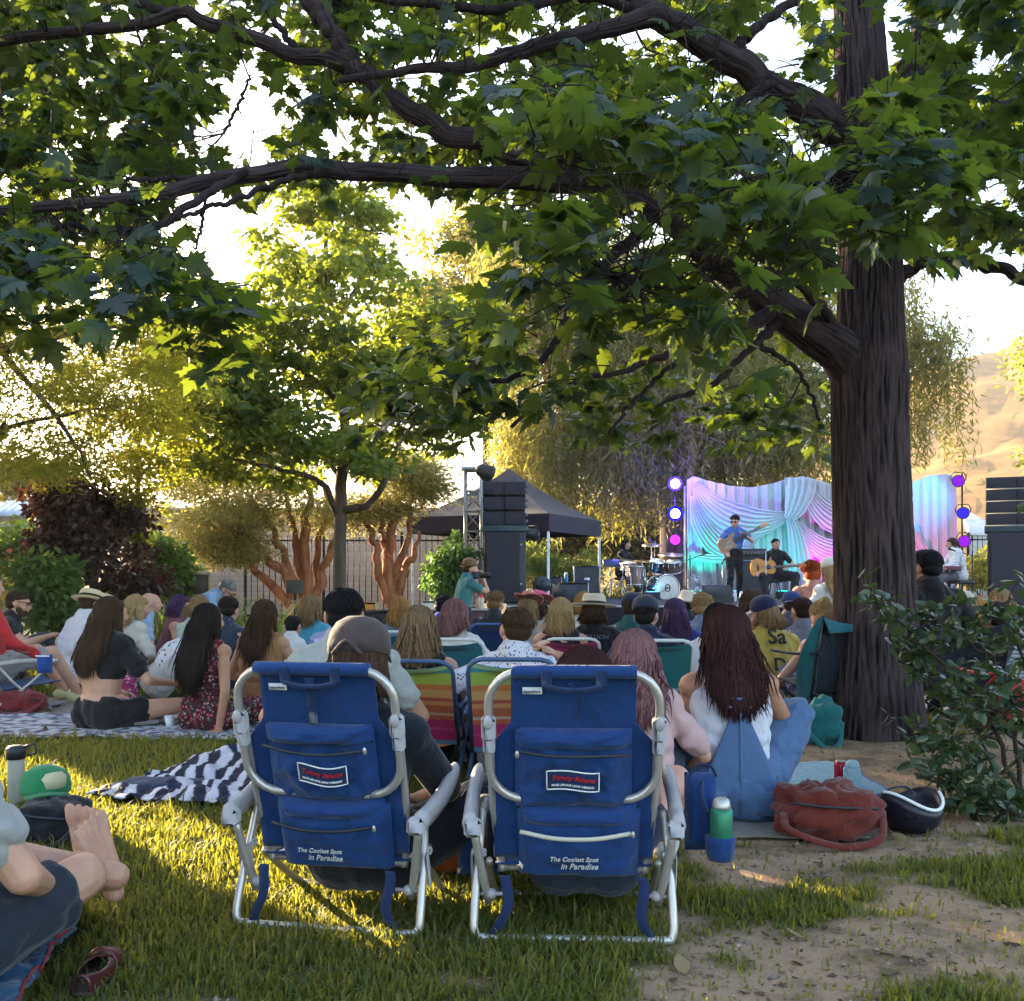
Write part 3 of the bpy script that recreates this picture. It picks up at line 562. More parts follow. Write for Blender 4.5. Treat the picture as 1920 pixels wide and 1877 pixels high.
# weeping willow
def willow():
    Y=28.0; b=base(1270,Y); T=thing('willow_tree','huge weeping willow curtain hanging behind the stage','tree',b)
    wb=mat((.085,.065,.055),rough=.9,var=.35,scale=3,bump=.6,bscale=12,stretch=(1,1,.3),spec=.1)
    branches(T,[[(1270,1160,Y,36),(1268,1050,Y,32),(1262,930,Y,28),(1240,780,Y,24),(1200,600,Y,16),(1130,450,Y,8)],[(1262,930,Y,20),(1330,860,Y,17),(1420,810,Y,13),(1500,750,27.5,8),(1600,640,27,5)],[(1240,800,Y,16),(1330,640,Y,12),(1450,500,Y,8),(1560,420,Y,4)],[(1250,860,Y,16),(1120,760,Y,12),(1020,660,Y,8),(960,560,Y,4)],[(1450,780,Y,9),(1600,700,27.5,7),(1720,650,27,5),(1800,640,27,2)],[(1200,600,Y,10),(1040,480,Y,7),(930,420,Y,4)]],wb)
    # hanging strands: top points over domes (px,py,Y,rx,ry,depth,strands,len0,len1)
    D=[(960,520,27.5,85,150,2.0,170,1.2,3.2),(1100,520,28,150,170,3.0,330,1.5,4.5),(1320,560,28.5,220,190,3.5,430,1.5,4.5),(1480,470,28,120,120,2.5,160,1.2,3.5),(1000,780,27,90,70,2.0,230,1.2,2.8),(1140,760,27,110,60,2.2,250,1.2,3.2),(1280,760,26.8,130,60,2.2,230,1.0,3.0),(1430,790,26.8,110,50,2.0,190,.8,1.8),(1380,680,26.6,140,60,2.,210,1.2,3.),(1520,720,27,80,80,2.,110,1.2,2.8),(1745,620,26.5,62,45,1.6,80,.8,2.4),(1700,560,26.8,26,110,1.2,46,.8,2.0),(1792,720,26.5,16,60,1.,10,1.4,2.4),(1712,760,26.5,28,50,1.,26,.8,1.6)]
    C=[];Nn=[];Ax=[];S=[];Tt=[];st=MB()
    for px,py,yy,rx,ry,dp,n,l0,l1 in D:
        for _ in range(int(n*2.3)):
            d=rdir(1)[0]*(.35+.65*NR.random()); c=P(px,py,yy)+d*A([rx/F*yy,dp,ry/F*yy]); l=R.uniform(l0,l1)
            if c[2]-l<1.7: l=max(.5,c[2]-1.7-R.random()*.6)
            k=int(l*13); f=np.linspace(0,1,k); sw=A([R.uniform(-.25,.25),R.uniform(-.25,.25),0]); pts=c+sw*f[:,None]**.6-A([0,0,1.])*l*f[:,None]+NR.normal(size=(k,3))*.035
            C.append(pts); a=NR.normal(size=(k,3))*A([.6,.6,.3])+A([0,0,-.9]); Ax.append(a); Nn.append(NR.normal(size=(k,3))); S.append(NR.uniform(.17,.30,k)); Tt.append(np.full(k,R.random())*.7+.3*NR.random(k))
    leaves('crown',np.vstack(C),np.vstack(Nn),np.vstack(Ax),np.concatenate(S),LANCE,tinted((.06,.085,.03),(.15,.14,.045),rough=.55,spec=.2,trans=(.55,.48,.08),tw=.4,key='wil'),T,b,np.concatenate(Tt))
willow()
def thicket():
    for px,py,Y,rx,ry,lab in [(1010,960,33,150,110,'dark dense bush behind the black tent'),(1200,950,33.5,140,130,'dark dense bush behind the drummer'),(1400,930,34,150,110,'broad dark bush behind the drape and willow'),(1560,950,34,110,90,'low dark bush behind the drape near the trunk')]:
        b=base(px,Y); T=thing('bush',lab,'bush',b,0,'bushes behind the stage')
        MB().tube([b,b+A([.1,0,1.0]),b+A([.3,0,2.0])],[.12,.09,.05],8).build('stem',GREYBARK,T)
        crown([(px,py+60,Y,rx,ry*.8,1.6,1.),(px+30,py+10,Y,rx*.7,ry*.7,1.3,.6)],130,80,.6,.7,.20,DIA,tinted((.035,.045,.018),(.085,.08,.03),rough=.6,spec=.2,trans=(.30,.26,.06),tw=.35,key='thk'),T,b,surf=.3,upn=.3,nj=.8)
thicket()
# poplar-like lit tree behind the mid maple, and other background crowns
def back_tree(px,Y,els,k,per,sz,lo,hi,tr,lab,h=900):
    b=base(px,Y); T=thing('tree',lab,'tree',b)
    branches(T,[[(px,1120,Y,9),(px,1000,Y,8),(px+5,h,Y,4)],[(px,1040,Y,5),(px+35,950,Y,3)]],GREYBARK)
    crown(els,k,per,.6,.5,sz,DIA,tinted(lo,hi,rough=.55,spec=.2,trans=tr,tw=.42,key=lab[:12]),T,b,surf=.3,nj=.7)
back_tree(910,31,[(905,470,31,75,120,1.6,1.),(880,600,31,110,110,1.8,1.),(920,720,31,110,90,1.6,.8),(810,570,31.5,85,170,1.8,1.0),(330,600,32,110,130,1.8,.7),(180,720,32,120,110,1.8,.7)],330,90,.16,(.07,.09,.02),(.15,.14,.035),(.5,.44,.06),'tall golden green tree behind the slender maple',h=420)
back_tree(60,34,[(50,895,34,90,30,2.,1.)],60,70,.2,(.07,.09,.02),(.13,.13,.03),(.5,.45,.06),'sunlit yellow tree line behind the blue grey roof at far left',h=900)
back_tree(1945,30,[(1955,660,30,34,80,1.5,1.),(1948,850,30,22,30,1.,.3)],40,70,.16,(.06,.10,.02),(.14,.15,.03),(.5,.5,.06),'leafy tree just entering the picture at right before the hill',h=640)
for i,(px,py,Y,r) in enumerate([(1853,640,190,10),(1838,905,150,8),(1880,700,210,6),(1775,860,140,5),(1905,870,130,7)]):
    c=P(px,py,Y); b=c-A([0,0,r/F*Y*1.2]); T=thing('hillside_bush','small lone bush on the dry golden hillside','bush',b,0,'bushes dotted on the hillside')
    crown([(px,py,Y,r,r,r/F*Y,1.)],10,40,r/F*Y*.5,.8,r/F*Y*.28,DIA,tinted((.07,.08,.025),(.13,.13,.04),trans=(.3,.28,.05),tw=.3,key='hb'),T,b)
# unseen tree shapes added left of frame to block the sun in bands
def shade_tree(u0,u1,tt,h,per,lab,lo=0.0):
    n=A([-SH[1],SH[0]])*-1; c=n*(u0+u1)/2+SH*tt; wd=(u1-u0)/2; b=A([c[0],c[1],0]); T=thing('added_shade_tree',lab,'tree',b,0,'added shade trees west of the lawn')
    MB().bar(b,b+A([0,0,h*.9]),.12,8,.03).build('trunk',GREYBARK,T)
    k=int(per*(u1-u0)*(h-lo)); u=NR.uniform(-1,1,k); z=lo+NR.uniform(0,1,k)*(h-lo); v=NR.uniform(-.5,.5,k); wz=wd*np.where(z>h-1.2,np.sqrt(np.maximum(0,(h-z)/1.2)),1.0)
    C=b+np.column_stack([n[0]*u*wz+SH[0]*v,n[1]*u*wz+SH[1]*v,z])
    leaves('crown',C,np.column_stack([np.full(k,SH[0]),np.full(k,SH[1]),np.zeros(k)])+NR.normal(size=(k,3))*.5,NR.normal(size=(k,3))*.35+A([0,0,1]),NR.uniform(.30,.46,k),DIA,tinted((.015,.03,.012),(.035,.055,.02),rough=.6,key='shade_leaf'),T,b)
for u0,u1,tt,h,per in [(-3.2,-1.1,11,13,110),(-1.2,1.70,11.5,13,120),(2.36,3.02,12.5,13,150),(3.26,3.52,13.5,4.5,170),(3.5,4.5,13.2,4.0,90),(3.45,4.55,17.5,12,13)]:
    shade_tree(u0,u1,tt,h,per,'dense tall tree shape added out of view to throw shade across the lawn')
shade_tree(1.5,3.6,15.5,14,75,'high crown on a bare stem, added out of view to shade the maple leaves',6.4)
for u0,u1,tt,h,per in [(4.5,6.2,20,9.2,80),(6.3,9.0,27,6.2,70),(9.1,12.5,42,8.6,50),(12.7,18,56,11,30)]:
    shade_tree(u0,u1,tt,h,per,'bushy tree shape added farther out of view to shade the crowd and stage')
def fallen():
    C=[];S=[]
    for _ in range(5200):
        y=2.2+7*R.random()**1.4; x=R.uniform(-.55,.55)*y
        if R.random()>.25+.6*(x>0.2): continue
        C.append((x,y,hgt(x,y)+.006)); S.append(R.uniform(.008,.035) if R.random()<.95 else R.uniform(.05,.08))
    k=len(C); o=leaves('fallen_leaves',A(C),A([0,0,1.])+NR.normal(size=(k,3))*.35,rdir(k,.2),A(S),OVAL,tinted((.05,.03,.02),(.26,.19,.10),rough=.8,spec=.1,key='dead')); struct(o,'stuff','small dry leaves and litter scattered on the lawn and bare earth'); o['category']='leaf litter'
fallen()

def pebbles():
    C=[];S=[]
    for _ in range(9000):
        y=2.2+6.5*R.random()**1.3; x=R.uniform(-.55,.55)*y
        if bare(x,y)[0]<.55: continue
        C.append((x,y,hgt(x,y)+.001)); S.append(R.uniform(.003,.009) if R.random()<.93 else R.uniform(.010,.020))
    C=A(C); S=A(S)[:,None,None]; oc=A([[1,0,0],[0,1,0],[-1,0,0],[0,-1,0],[0,0,.7],[0,0,-.4]])*.8; V=C[:,None]+S*(oc[None]*NR.uniform(.6,1.3,(len(C),6,1))); f=A([[0,1,4],[1,2,4],[2,3,4],[3,0,4],[1,0,5],[2,1,5],[3,2,5],[0,3,5]])
    o=bulk('pebbles',V.reshape(-1,3),(f[None]+(np.arange(len(C))*6)[:,None,None]).reshape(-1,3),np.repeat(NR.random(len(C)),6),tinted((.07,.05,.04),(.40,.32,.25),rough=.9,spec=.1,key='peb')); struct(o,'stuff','small stones and crumbs of soil on the bare earth'); o['category']='pebbles'
pebbles()
# ================================================================ people
SK=dict(fair=(.50,.27,.18),tan=(.40,.20,.12),deep=(.28,.135,.08),pink=(.52,.27,.20))
HC=dict(brown=((.030,.016,.010),(.085,.045,.025)),dark=((.008,.006,.006),(.028,.018,.016)),black=((.004,.004,.006),(.012,.010,.012)),blond=((.22,.13,.055),(.48,.33,.16)),streak=((.06,.035,.02),(.34,.22,.12)),red=((.20,.035,.010),(.42,.10,.025)),pink=((.10,.04,.045),(.30,.15,.145)),purple=((.035,.018,.045),(.10,.05,.12)),auburn=((.016,.006,.006),(.060,.018,.016)),grey=((.10,.10,.10),(.30,.29,.27)),gold=((.20,.09,.025),(.42,.22,.07)),sandy=((.13,.075,.035),(.30,.19,.09)))
def hairmat(k): lo,hi=HC[k]; return tinted(lo,hi,rough=.62,spec=.12,key='hair')
def ik(a,b,l1,l2,hint):
    a=A(a,float);b=A(b,float);d=b-a;L=np.linalg.norm(d)
    if L>(l1+l2)*.995: b=a+d/L*(l1+l2)*.995; d=b-a; L=np.linalg.norm(d)
    u=d/L; x=(l1*l1-l2*l2+L*L)/(2*L); h=math.sqrt(max(0,l1*l1-x*x)); w_=A(hint,float); w_=nz(w_-u*np.dot(w_,u)); return a+u*x+w_*h, b
def fingers(mb, wr, hand, dr, up, s, r=.0085, curl=.5):
    """palm, four bent fingers of different lengths, a thumb off the side of the palm; dr = pointing direction, up = back of the hand"""
    dr=nz(dr); up=nz(A(up)-dr*np.dot(up,dr)); sd=np.cross(dr,up)*hand; L=.085*s
    for o in (-.030,-.010,.010,.030): mb.cap(wr+sd*o*.5*s,wr+dr*L+sd*o*s,.016*s,.0135*s,8)
    for o,l in ((-.032,.070),(-.011,.080),(.010,.074),(.030,.056)):
        a=wr+dr*L+sd*o*s; l=l*s; d1=nz(dr-up*curl*.5); d2=nz(dr-up*curl*1.4); m_=a+d1*l*.5; mb.cap(a,m_,r*s*1.05,r*s,7); mb.cap(m_,m_+d2*l*.5,r*s,r*s*.8,7)
    a=wr+dr*.025*s-sd*.03*s; d=nz(dr*.7-sd*.75-up*.25); m_=a+d*.038*s; mb.cap(a,m_,.0125*s,.0105*s,7); mb.cap(m_,m_+nz(dr-up*.3)*.03*s,.0105*s,.0085*s,7)
class Body: pass
FOLD=bpy.data.textures.new('cloth_folds','DISTORTED_NOISE'); FOLD.noise_scale=.13; FOLD.distortion=1.4; FOLD.noise_basis='ORIGINAL_PERLIN'; FOLD.noise_distortion='ORIGINAL_PERLIN'
PEOPLE=[]
def person(px,py,Y,label,face=0,sx=0,s=1.0,lean=6,slouch=12,hp=0,hy=0,ha=0,arms=(None,None),legs='cross',skin='fair',top=None,bot=None,hair=None,hat=None,shoes=None,toes=None,vox=None,zt=None,glass=None,seat=None,fem=False,beard=None,group='people watching the concert',hidelegs=False,eyes=None,x=None,thin=1.0,gz=0.0,nofold=False):
    """py = top of the head in the photo; face = degrees the body turns left of straight away from the camera"""
    if hy==0 and Y>5 and not gz: hy=R.uniform(-22,22); ha=ha+R.uniform(-7,7); hp=hp+R.uniform(-6,8)
    z0=((H-(py-HY)/F*Y) if zt is None else zt)-gz; xw=(px-960)/F*Y if x is None else x
    vox=vox or (.0075 if Y<5 else .010 if Y<8 else .014 if Y<13 else .02)
    tl=math.radians(lean); t1=A([0,math.sin(tl),math.cos(tl)]); t2_=tl+math.radians(slouch); t2=A([0,math.sin(t2_),math.cos(t2_)])
    hd=math.radians(hp)+t2_*.35; tn=A([0,math.sin(t2_+.10),math.cos(t2_+.10)])
    up=t1*.27*s+t2*.23*s+tn*.085*s; hh=up[2]+(.198+(.0 if not hair or hair.get('style')=='bald' else .016*hair.get('vol',1.0)**4)+(.034 if hat else 0))*s
    pz=(z0-hh) if seat is None else seat
    if legs not in('stand',): pz=max(pz,.10*s)
    Pv=A([0,0,pz]); W=Pv+t1*.10*s; C1=Pv+t1*.27*s; C2=C1+t2*.15*s; NB=C1+t2*.23*s; NT=NB+tn*.085*s
    b=Body(); b.s=s; root=thing('person',label,'person',(xw,Y,gz),math.radians(face+sx),group); b.root=root; b.o=A([xw,Y,gz]); b.rz=math.radians(face+sx)
    hs=.155*s if fem else .178*s; HR=rotz(math.radians(hy))@rotx(-hd); HR=HR@roty(math.radians(ha)); HCn=NT+HR@A([0,.012,.085])*s
    S=[]  # (region, a, b, ra, rb)
    def seg(rg,a,c,ra,rb): S.append((rg,A(a,float),A(c,float),ra*s*thin,rb*s*thin))
    X=A([1.,0,0]); wd=.92 if fem else 1.0
    for g in (-1,1):
        seg('hip',Pv+X*g*.085*s,Pv+X*g*.075*s+t1*.06*s,.112 if fem else .105,.10); seg('waist',W+X*g*.055*s*wd,C1-t1*.03*s+X*g*.072*s*wd,.088*wd,.097*wd)
        seg('chest',C1+X*g*.072*s*wd,C2+X*g*.088*s*wd,.098*wd,.088*wd)
        seg('chest',C2+X*g*.08*s+t2*.02*s,NB+X*g*hs*.62-t2*.018*s,.075,.052)
        seg('shoulder',NB+X*g*hs*.5-t2*.025*s,NB+X*g*hs-t2*.045*s,.050,.058)
        seg('trap',NB+X*g*.03*s+t2*.01*s,NB+X*g*hs*.7-t2*.015*s,.046,.045)
    seg('hip',Pv-A([0,.012,0])*s,Pv+t1*.1*s-A([0,.012,0])*s,.098,.095); seg('waist',W-A([0,.008,0])*s,C1-t1*.03*s-A([0,.008,0])*s,.088,.096); seg('chest',C1-A([0,.008,0])*s,C2+t2*.12*s-A([0,.008,0])*s,.097,.075)
    seg('neck',NB-t2*.03*s,NT+A([0,.01*s,.02*s]),.058 if not fem else .050,.050 if not fem else .045)
    hd_=MB()
    def hp_(x,y,z): return HCn+HR@A([x,y,z])*s
    sp=[((0,-.022,.028),(.078,.090,.082)),((0,.030,.020),(.070,.066,.078)),((0,.038,-.045),(.056,.056,.066)),((0,.068,-.085),(.028,.024,.022)),((0,.085,.03),(.045,.018,.02))]
    for c,r in sp: hd_.ell(hp_(*c),A(r)*s,HR,14)
    hd_.cap(hp_(0,.098,.018),hp_(0,.118,-.022),.010*s,.0155*s,8); hd_.ell(hp_(0,.096,-.052),A([.024,.012,.006])*s,HR,8); hd_.ell(hp_(0,.094,-.062),A([.020,.012,.007])*s,HR,8)
    for g in (-1,1): hd_.ell(hp_(g*.078,-.005,-.008),A([.012,.022,.034])*s,HR,8); hd_.ell(hp_(g*.045,.072,-.03),A([.022,.02,.02])*s,HR,8)
    b.sh=[];b.el=[];b.wr=[]
    fb=MB()
    for i,g in enumerate((-1,1)):
        sh=NB+X*g*hs-t2*.05*s; a=arms[i] or 'lap'
        pre=dict(lap=((g*.10,.24,pz+.13*s),(g*1,-.3,-.35)),knee=((g*.16,.36,pz+.36*s),(g*1,-.1,-.5)),down=((g*.30,-.06,.03),(g*.4,-1,0)),side=((g*.30,.10,max(.05,pz-.05)),(g*.5,-1,0)),fold=((-g*.02,.30,pz+.27*s),(g*1,-.1,-.3)),chin=((g*.03,.26,NT[2]-.02),(g*.7,.2,-.8)),hang=((g*.24,.06,pz-.02*s),(g*.3,-1,0)),phone=((g*.06,.36,NB[2]+.06),(g*.7,.2,-1)),rest=((g*.27,.26,pz+.12*s),(g*.6,-.6,-.2)))
        tgt,hint=pre[a] if isinstance(a,str) else a
        e,h=ik(sh,tgt,.285*s,.255*s,hint); b.sh.append(sh); b.el.append(e); b.wr.append(h)
        seg('uarm%d'%i,sh,e,.052 if not fem else .044,.040 if not fem else .034); seg('farm%d'%i,e,h,.040 if not fem else .034,.026 if not fem else .023)
        d=nz(h-e); upv=nz(A([0,0,1.])+.3*X*g)
        if abs(d[2])>.85: upv=A([0,1.,0])*(1 if d[2]<0 else -1)
        hd2=d if not (isinstance(a,str) and a=='down') else nz(A([g*.6,.3,-.25]))
        fingers(fb,h,g,hd2,upv,s,r=max(.0085,vox*.78))
    b.kn=[];b.an=[]
    for i,g in enumerate((-1,1)):
        hp0=Pv+X*g*.09*s; lg=legs[i] if isinstance(legs,(tuple,list)) else legs
        pre=dict(cross=((-g*.12,.33,.07),(g*1,.35,.25)),knees=((g*.12,.40,.075),(g*.25,.2,1)),ext=((g*.13,.80,.08),(g*.2,0,1)),chair=((g*.15,.62,.08),(g*.15,.2,1)),stand=((g*.11,.02,.09),(g*.1,1,0)),sit=((g*.14,.42,pz-.42*s),(0,1,.6)),kneel=((g*.12,-.30,.07),(0,1,-.3)))
        tgt,hint=(pre[lg] if isinstance(lg,str) else lg)[:2]
        k,an=ik(hp0,tgt,.43*s,.41*s,hint); b.kn.append(k); b.an.append(an)
        seg('thigh%d'%i,hp0,k,.088 if not fem else .09,.056); seg('shin%d'%i,k,an,.056,.038); 
        fd=nz(A([g*.25,1,0])) if lg!='cross' else nz(A([-g*.9,.35,-.1]))
        if isinstance(lg,tuple) and len(lg)>2: fd=nz(lg[2])
        b.__dict__.setdefault('fd',[]).append(fd)
        if toes: 
            up_=nz(A(toes[i])-fd*np.dot(toes[i],fd)); sd=np.cross(fd,up_)*g; an2=an-up_*.03*s; sd=-sd
            for k_,(o_,l_,r_) in enumerate(((.036,.056,.0145),(.011,.054,.0100),(-.009,.048,.0094),(-.027,.040,.0088),(-.043,.030,.0084))):
                a_=an2+fd*.112*s+sd*o_*s*.9-up_*.004; m1=a_+fd*l_*.5*s+up_*.006*s+sd*o_*.15*s; S.append(('toe%d'%i,an2+fd*.03*s+sd*o_*.45*s,a_,.027,.017)); S.append(('toe%d'%i,a_,m1,r_*1.05,r_)); S.append(('toe%d'%i,m1,m1+fd*l_*.5*s-up_*.004*s,r_,r_*1.02))
            S.append(('toe%d'%i,an2-fd*.040*s,an2+fd*.05*s,.030,.027)); continue
        S.append(('foot%d'%i,an-fd*.045*s+A([0,0,-.028*s]),an+fd*.13*s+A([0,0,-.036*s]),.036*s,.028*s))
    sk=MB()
    for rg,a,c,ra,rb in S:
        if hidelegs and rg[:4] in('foot','shin'): continue
        sk.cap(a,c,ra,rb,12)
    for m_ in (hd_,fb):
        for V in m_.v: pass
        off=sk.n; sk.v+=m_.v; sk.t+=m_.t; sk.f+=[tuple(i+off for i in f) for f in m_.f]; sk.n+=m_.n
    sk.build('body',skin_mat(SK[skin] if isinstance(skin,str) else skin),root,world=False,vox=vox,sm=2 if vox<.012 else 1)
    def clothes(name,regs,inf,m,frac={},puff=0):
        q=MB()
        for rg,a,c,ra,rb in S:
            key=rg.rstrip('01')
            if key in regs:
                f=frac.get(rg,frac.get(key,1.0))
                lo=0
                if isinstance(f,tuple): lo,f=f
                if f<=0: continue
                q.cap(lerp(a,c,lo),lerp(a,c,f),lerp(ra,rb,lo)+inf*s,lerp(ra,rb,f)+inf*s+puff,12)
        if q.n:
            o=q.build(name,m,root,world=False,vox=max(vox,.009),sm=4)
            if (Y<11.5 or gz) and not nofold:
                d=o.modifiers.new('Folds','DISPLACE'); d.texture=FOLD; d.strength=.020*s; d.mid_level=.22; d.texture_coords='LOCAL'
            return o
    if top:
        sl=top.get('sleeve',.5); rg={'waist','chest','shoulder','trap'}; fr={}
        if sl>0: rg.add('uarm'); fr['uarm']=min(1,sl)
        if sl>1: rg.add('farm'); fr['farm']=sl-1
        if top.get('hip',True): rg.add('hip')
        if top.get('crop'): rg-={'hip','waist'}; fr['chest']=(.28,1)
        if top.get('tank'): rg-={'shoulder','trap','uarm'}
        if top.get('strapless'): rg-={'shoulder','trap','uarm'}; 
        m=top.get('mat') or cloth(top['c']); b.top=clothes(top.get('name','shirt'),rg,top.get('inf',.012),m,fr,.004)
        if top.get('tank') or top.get('straps'):
            q=MB()
            for g in (-1,1):
                q.tube(smooth_path([C2+X*g*.075*s-t2*.02*s+A([0,-.10,0])*s,NB+X*g*.085*s+A([0,-.045,.02])*s,NB+X*g*.09*s+A([0,.0,.035])*s,C2+X*g*.08*s+A([0,.10,.02])*s],12),.020*s if top.get('tank') else .009*s,8,flat=.5)
            q.build('strap',m,root,world=False)
    if bot:
        L=bot.get('len',1.0); rg={'hip','thigh'}; fr={'thigh':min(1,L)}
        if L>1: rg.add('shin'); fr['shin']=L-1
        if bot.get('low'): fr['hip']=(0,.25)
        clothes(bot.get('name','trousers'),rg,bot.get('inf',.014),bot.get('mat') or cloth(bot['c']),fr,.004)
    if shoes is not None:
        for rg,a,c,ra,rb in S:
            if rg[:4]=='foot': MB().cap(a-nz(c-a)*.01,c,ra*1.15,rb*1.2,12).cap(a+A([0,0,-.012]),c+A([0,0,-.008]),ra*1.12,rb*1.15,12).build('shoe',cloth(shoes,folds=.15),root,world=False,vox=max(vox,.009),sm=2)
    b.NB,b.NT,b.HC,b.HR,b.hp=NB,NT,HCn,HR,hp_; b.C1,b.C2,b.Pv,b.t1,b.t2=C1,C2,Pv,t1,t2; b.vox=vox
    if beard: 
        q=MB(); q.ell(hp_(0,.052,-.075),A([.054,.052,.045])*s,HR,12); q.ell(hp_(0,.03,-.055),A([.066,.05,.05])*s,HR,12); q.build('beard',hairmat(beard),root,world=False)
    if eyes or (eyes is None and hair and Y>9 and abs(((face+hy+180)%360)-180)>100):
        for g in (-1,1): MB().ell(hp_(g*.032,.092,.014),A([.015,.008,.008])*s,HR,8).build('eye',mat((.02,.015,.012),rough=.2,key='eye'),root,world=False)
        q=MB()
        for g in (-1,1): q.cap(hp_(g*.018,.098,.034),hp_(g*.05,.086,.034),.006*s,.004*s,6)
        q.build('eyebrows',hairmat('brown'),root,world=False); MB().ell(hp_(0,.1,-.056),A([.024,.010,.006])*s,HR,8).build('mouth',mat((.25,.07,.06),rough=.5,key='lip'),root,world=False)
    if hair: hairdo(b,**hair)
    if hat: hatdo(b,**hat)
    if glass:
        q=MB()
        for g in (-1,1):
            q.ell(hp_(g*.034,.102,.012),A([.026,.006,.020])*s,HR,10); q.tube([hp_(g*.058,.095,.018),hp_(g*.078,.04,.018),hp_(g*.08,-.02,.012)],.004*s,6)
        q.bar(hp_(-.012,.106,.018),hp_(.012,.106,.018),.003*s); q.build('sunglasses' if glass=='sun' else 'glasses',mat((.01,.01,.012),rough=.15,key='glasses'),root,world=False)
    return b
def hairdo(b,style='short',c='brown',L=.4,n=None,vol=1.0,w=.0048,front=False,wave=.0,mess=.004,part=0.0,front_locks=0):
    s=b.s; q=MB(); hp=b.hp; HR=b.HR; cc=b.HC; r=A([.088,.098,.094])*s*vol; c0=hp(0,-.018,.026)
    if style=='bald': return
    # cap under the strands
    cap_=[((0,-.026,.034),(.082*vol,.092*vol,.084*vol)),((0,-.045,-.005),(.078*vol,.072*vol,.075*vol)),((0,.022,.052),(.070*vol,.066*vol,.052*vol))]
    if style in('short','fade'): cap_=cap_[:1]+[((0,-.048,-.004),(.074,.064,.062))]+cap_[2:]
    if style=='fade': cap_+= [((0,.02,.095),(.060,.075,.030)),((0,-.03,.085),(.066,.06,.035))]
    for ct,rr in cap_: q.ell(hp(*ct),A(rr)*s,HR,18,tint=.15,m=12)
    if style=='bun': q.ell(hp(0,-.085,.085),A([.042,.042,.038])*s,HR,12)
    n=n or (400 if b.o[1]>9 else 900 if b.o[1]>6 else 1800)
    lng=style in('long','bob','pony'); PT=[]; RR=[]; TI=[]
    for i in range(n):
        a=R.gauss(0,1.05) if lng else R.uniform(-math.pi,math.pi)
        if lng: a=max(-2.15,min(2.15,a))
        th0=R.uniform(.05,1.25); tt=min(1,max(0,R.gauss(.45,.28))); pts=[]; dxy=A([math.sin(a),-math.cos(a)]); wi=w*s*R.uniform(.6,1.25)
        if not lng:
            th1=min(th0+R.uniform(.25,.5),(2.25 if style=='fade' else 1.95) if abs(a)<1.75 else 1.15)
            if th0>th1-.1: continue
            f0=R.uniform(0,.012)
            for k in range(4):
                th=th0+(th1-th0)*k/3; lift=1.0+.03*k/3+f0; u=A([dxy[0]*math.sin(th),dxy[1]*math.sin(th),math.cos(th)]); p=c0+HR@(u*r*lift)
                if style=='curly': p=p+NR.normal(size=3)*.012*s
                pts.append(p)
            PT.append(pts); RR.append([wi*.8,wi,wi*.9,wi*.3]); TI.append(tt); continue
        fl=R.uniform(0,.03)*(1 if R.random()<.9 else 2.2)
        for k in range(4):
            th=th0+(1.62-th0)*k/3; u=A([dxy[0]*math.sin(th),dxy[1]*math.sin(th),math.cos(th)]); pts.append(c0+HR@(u*r*(1.0+fl*k/3)))
        p=pts[-1].copy(); le=L*s*R.uniform(.68,1.05)*(1.1-.34*min(1,abs(a)/1.5)) if style=='long' else .12*s*R.uniform(.8,1.1); m_=7 if style=='long' else 4; sp=R.gauss(0,.016); ph=R.uniform(0,6.28); dep=R.uniform(0,.03)*s; mx_=R.gauss(0,mess)
        for k in range(1,m_+1):
            z=p[2]-le*k/m_; f=k/m_; xx=p[0]*(1-.25*f)+sp*f*2+mx_*f*2; zz=z
            if zz>b.NB[2]: by=lerp(p[1],b.NB[1]-.085*s,min(1,(p[2]-zz)/max(.01,p[2]-b.NB[2])))
            elif zz>b.C1[2]: g=(b.NB[2]-zz)/max(.01,b.NB[2]-b.C1[2]); by=b.NB[1]+(b.C1[1]-b.NB[1])*g-.095*s-.03*s*min(1,g*2)
            else: by=b.C1[1]-(b.C1[2]-zz)*b.t1[1]/max(.2,b.t1[2])-.125*s
            if abs(a)>1.45: by=lerp(p[1],b.NB[1]+.02*s,f); xx=p[0]*(1+.25*f)
            yy=min(p[1],by) if abs(a)<=1.45 else by
            pts.append(A([xx+wave*math.sin(ph+k*1.5)*s+R.gauss(0,mess*.5),float(yy)-dep+wave*math.cos(ph+k*1.3)*s*.6,z]))
        m2=len(pts); rr=np.full(m2,wi); rr[-1]=.0006; rr[-2]*=.75; PT.append(pts); RR.append(rr); TI.append(tt)
    PT=A(PT); RR=A(RR)[...,None]; k=PT.shape[1]; tg=nz(np.gradient(PT,axis=1)); ref=PT-cc; u=nz(np.cross(tg,ref)); w2=np.cross(tg,u); an=[0,2.094,4.189]
    VV=np.stack([PT+RR*(math.cos(x)*u+math.sin(x)*w2) for x in an],2).reshape(-1,3); n_=len(PT); bi=(np.arange(n_)*k*3)[:,None,None]+(np.arange(k-1)*3)[None,:,None]
    j0=np.array([0,1,2]); j1=np.array([1,2,0]); Fq=np.stack([bi+j0,bi+j1,bi+3+j1,bi+3+j0],-1).reshape(-1,4)
    Fb=[]; V0=np.vstack(q.v); T0=np.concatenate(q.t); tri=[]
    for f in q.f: tri.append(f if len(f)==4 else (f[0],f[1],f[2],f[2]))
    q4=A([f for f in q.f if len(f)==4]); q3=[f for f in q.f if len(f)==3]
    me_=bpy.data.meshes.new('hair'); Vall=np.vstack([V0,VV]); Fall=[list(f) for f in q3]; tot=np.concatenate([np.full(len(q3),3),np.full(len(q4)+len(Fq),4)]).astype(np.int32)
    idx=np.concatenate([A(q3).ravel(),q4.ravel(),(Fq+len(V0)).ravel()]).astype(np.int32); st=np.concatenate([[0],np.cumsum(tot)[:-1]]).astype(np.int32)
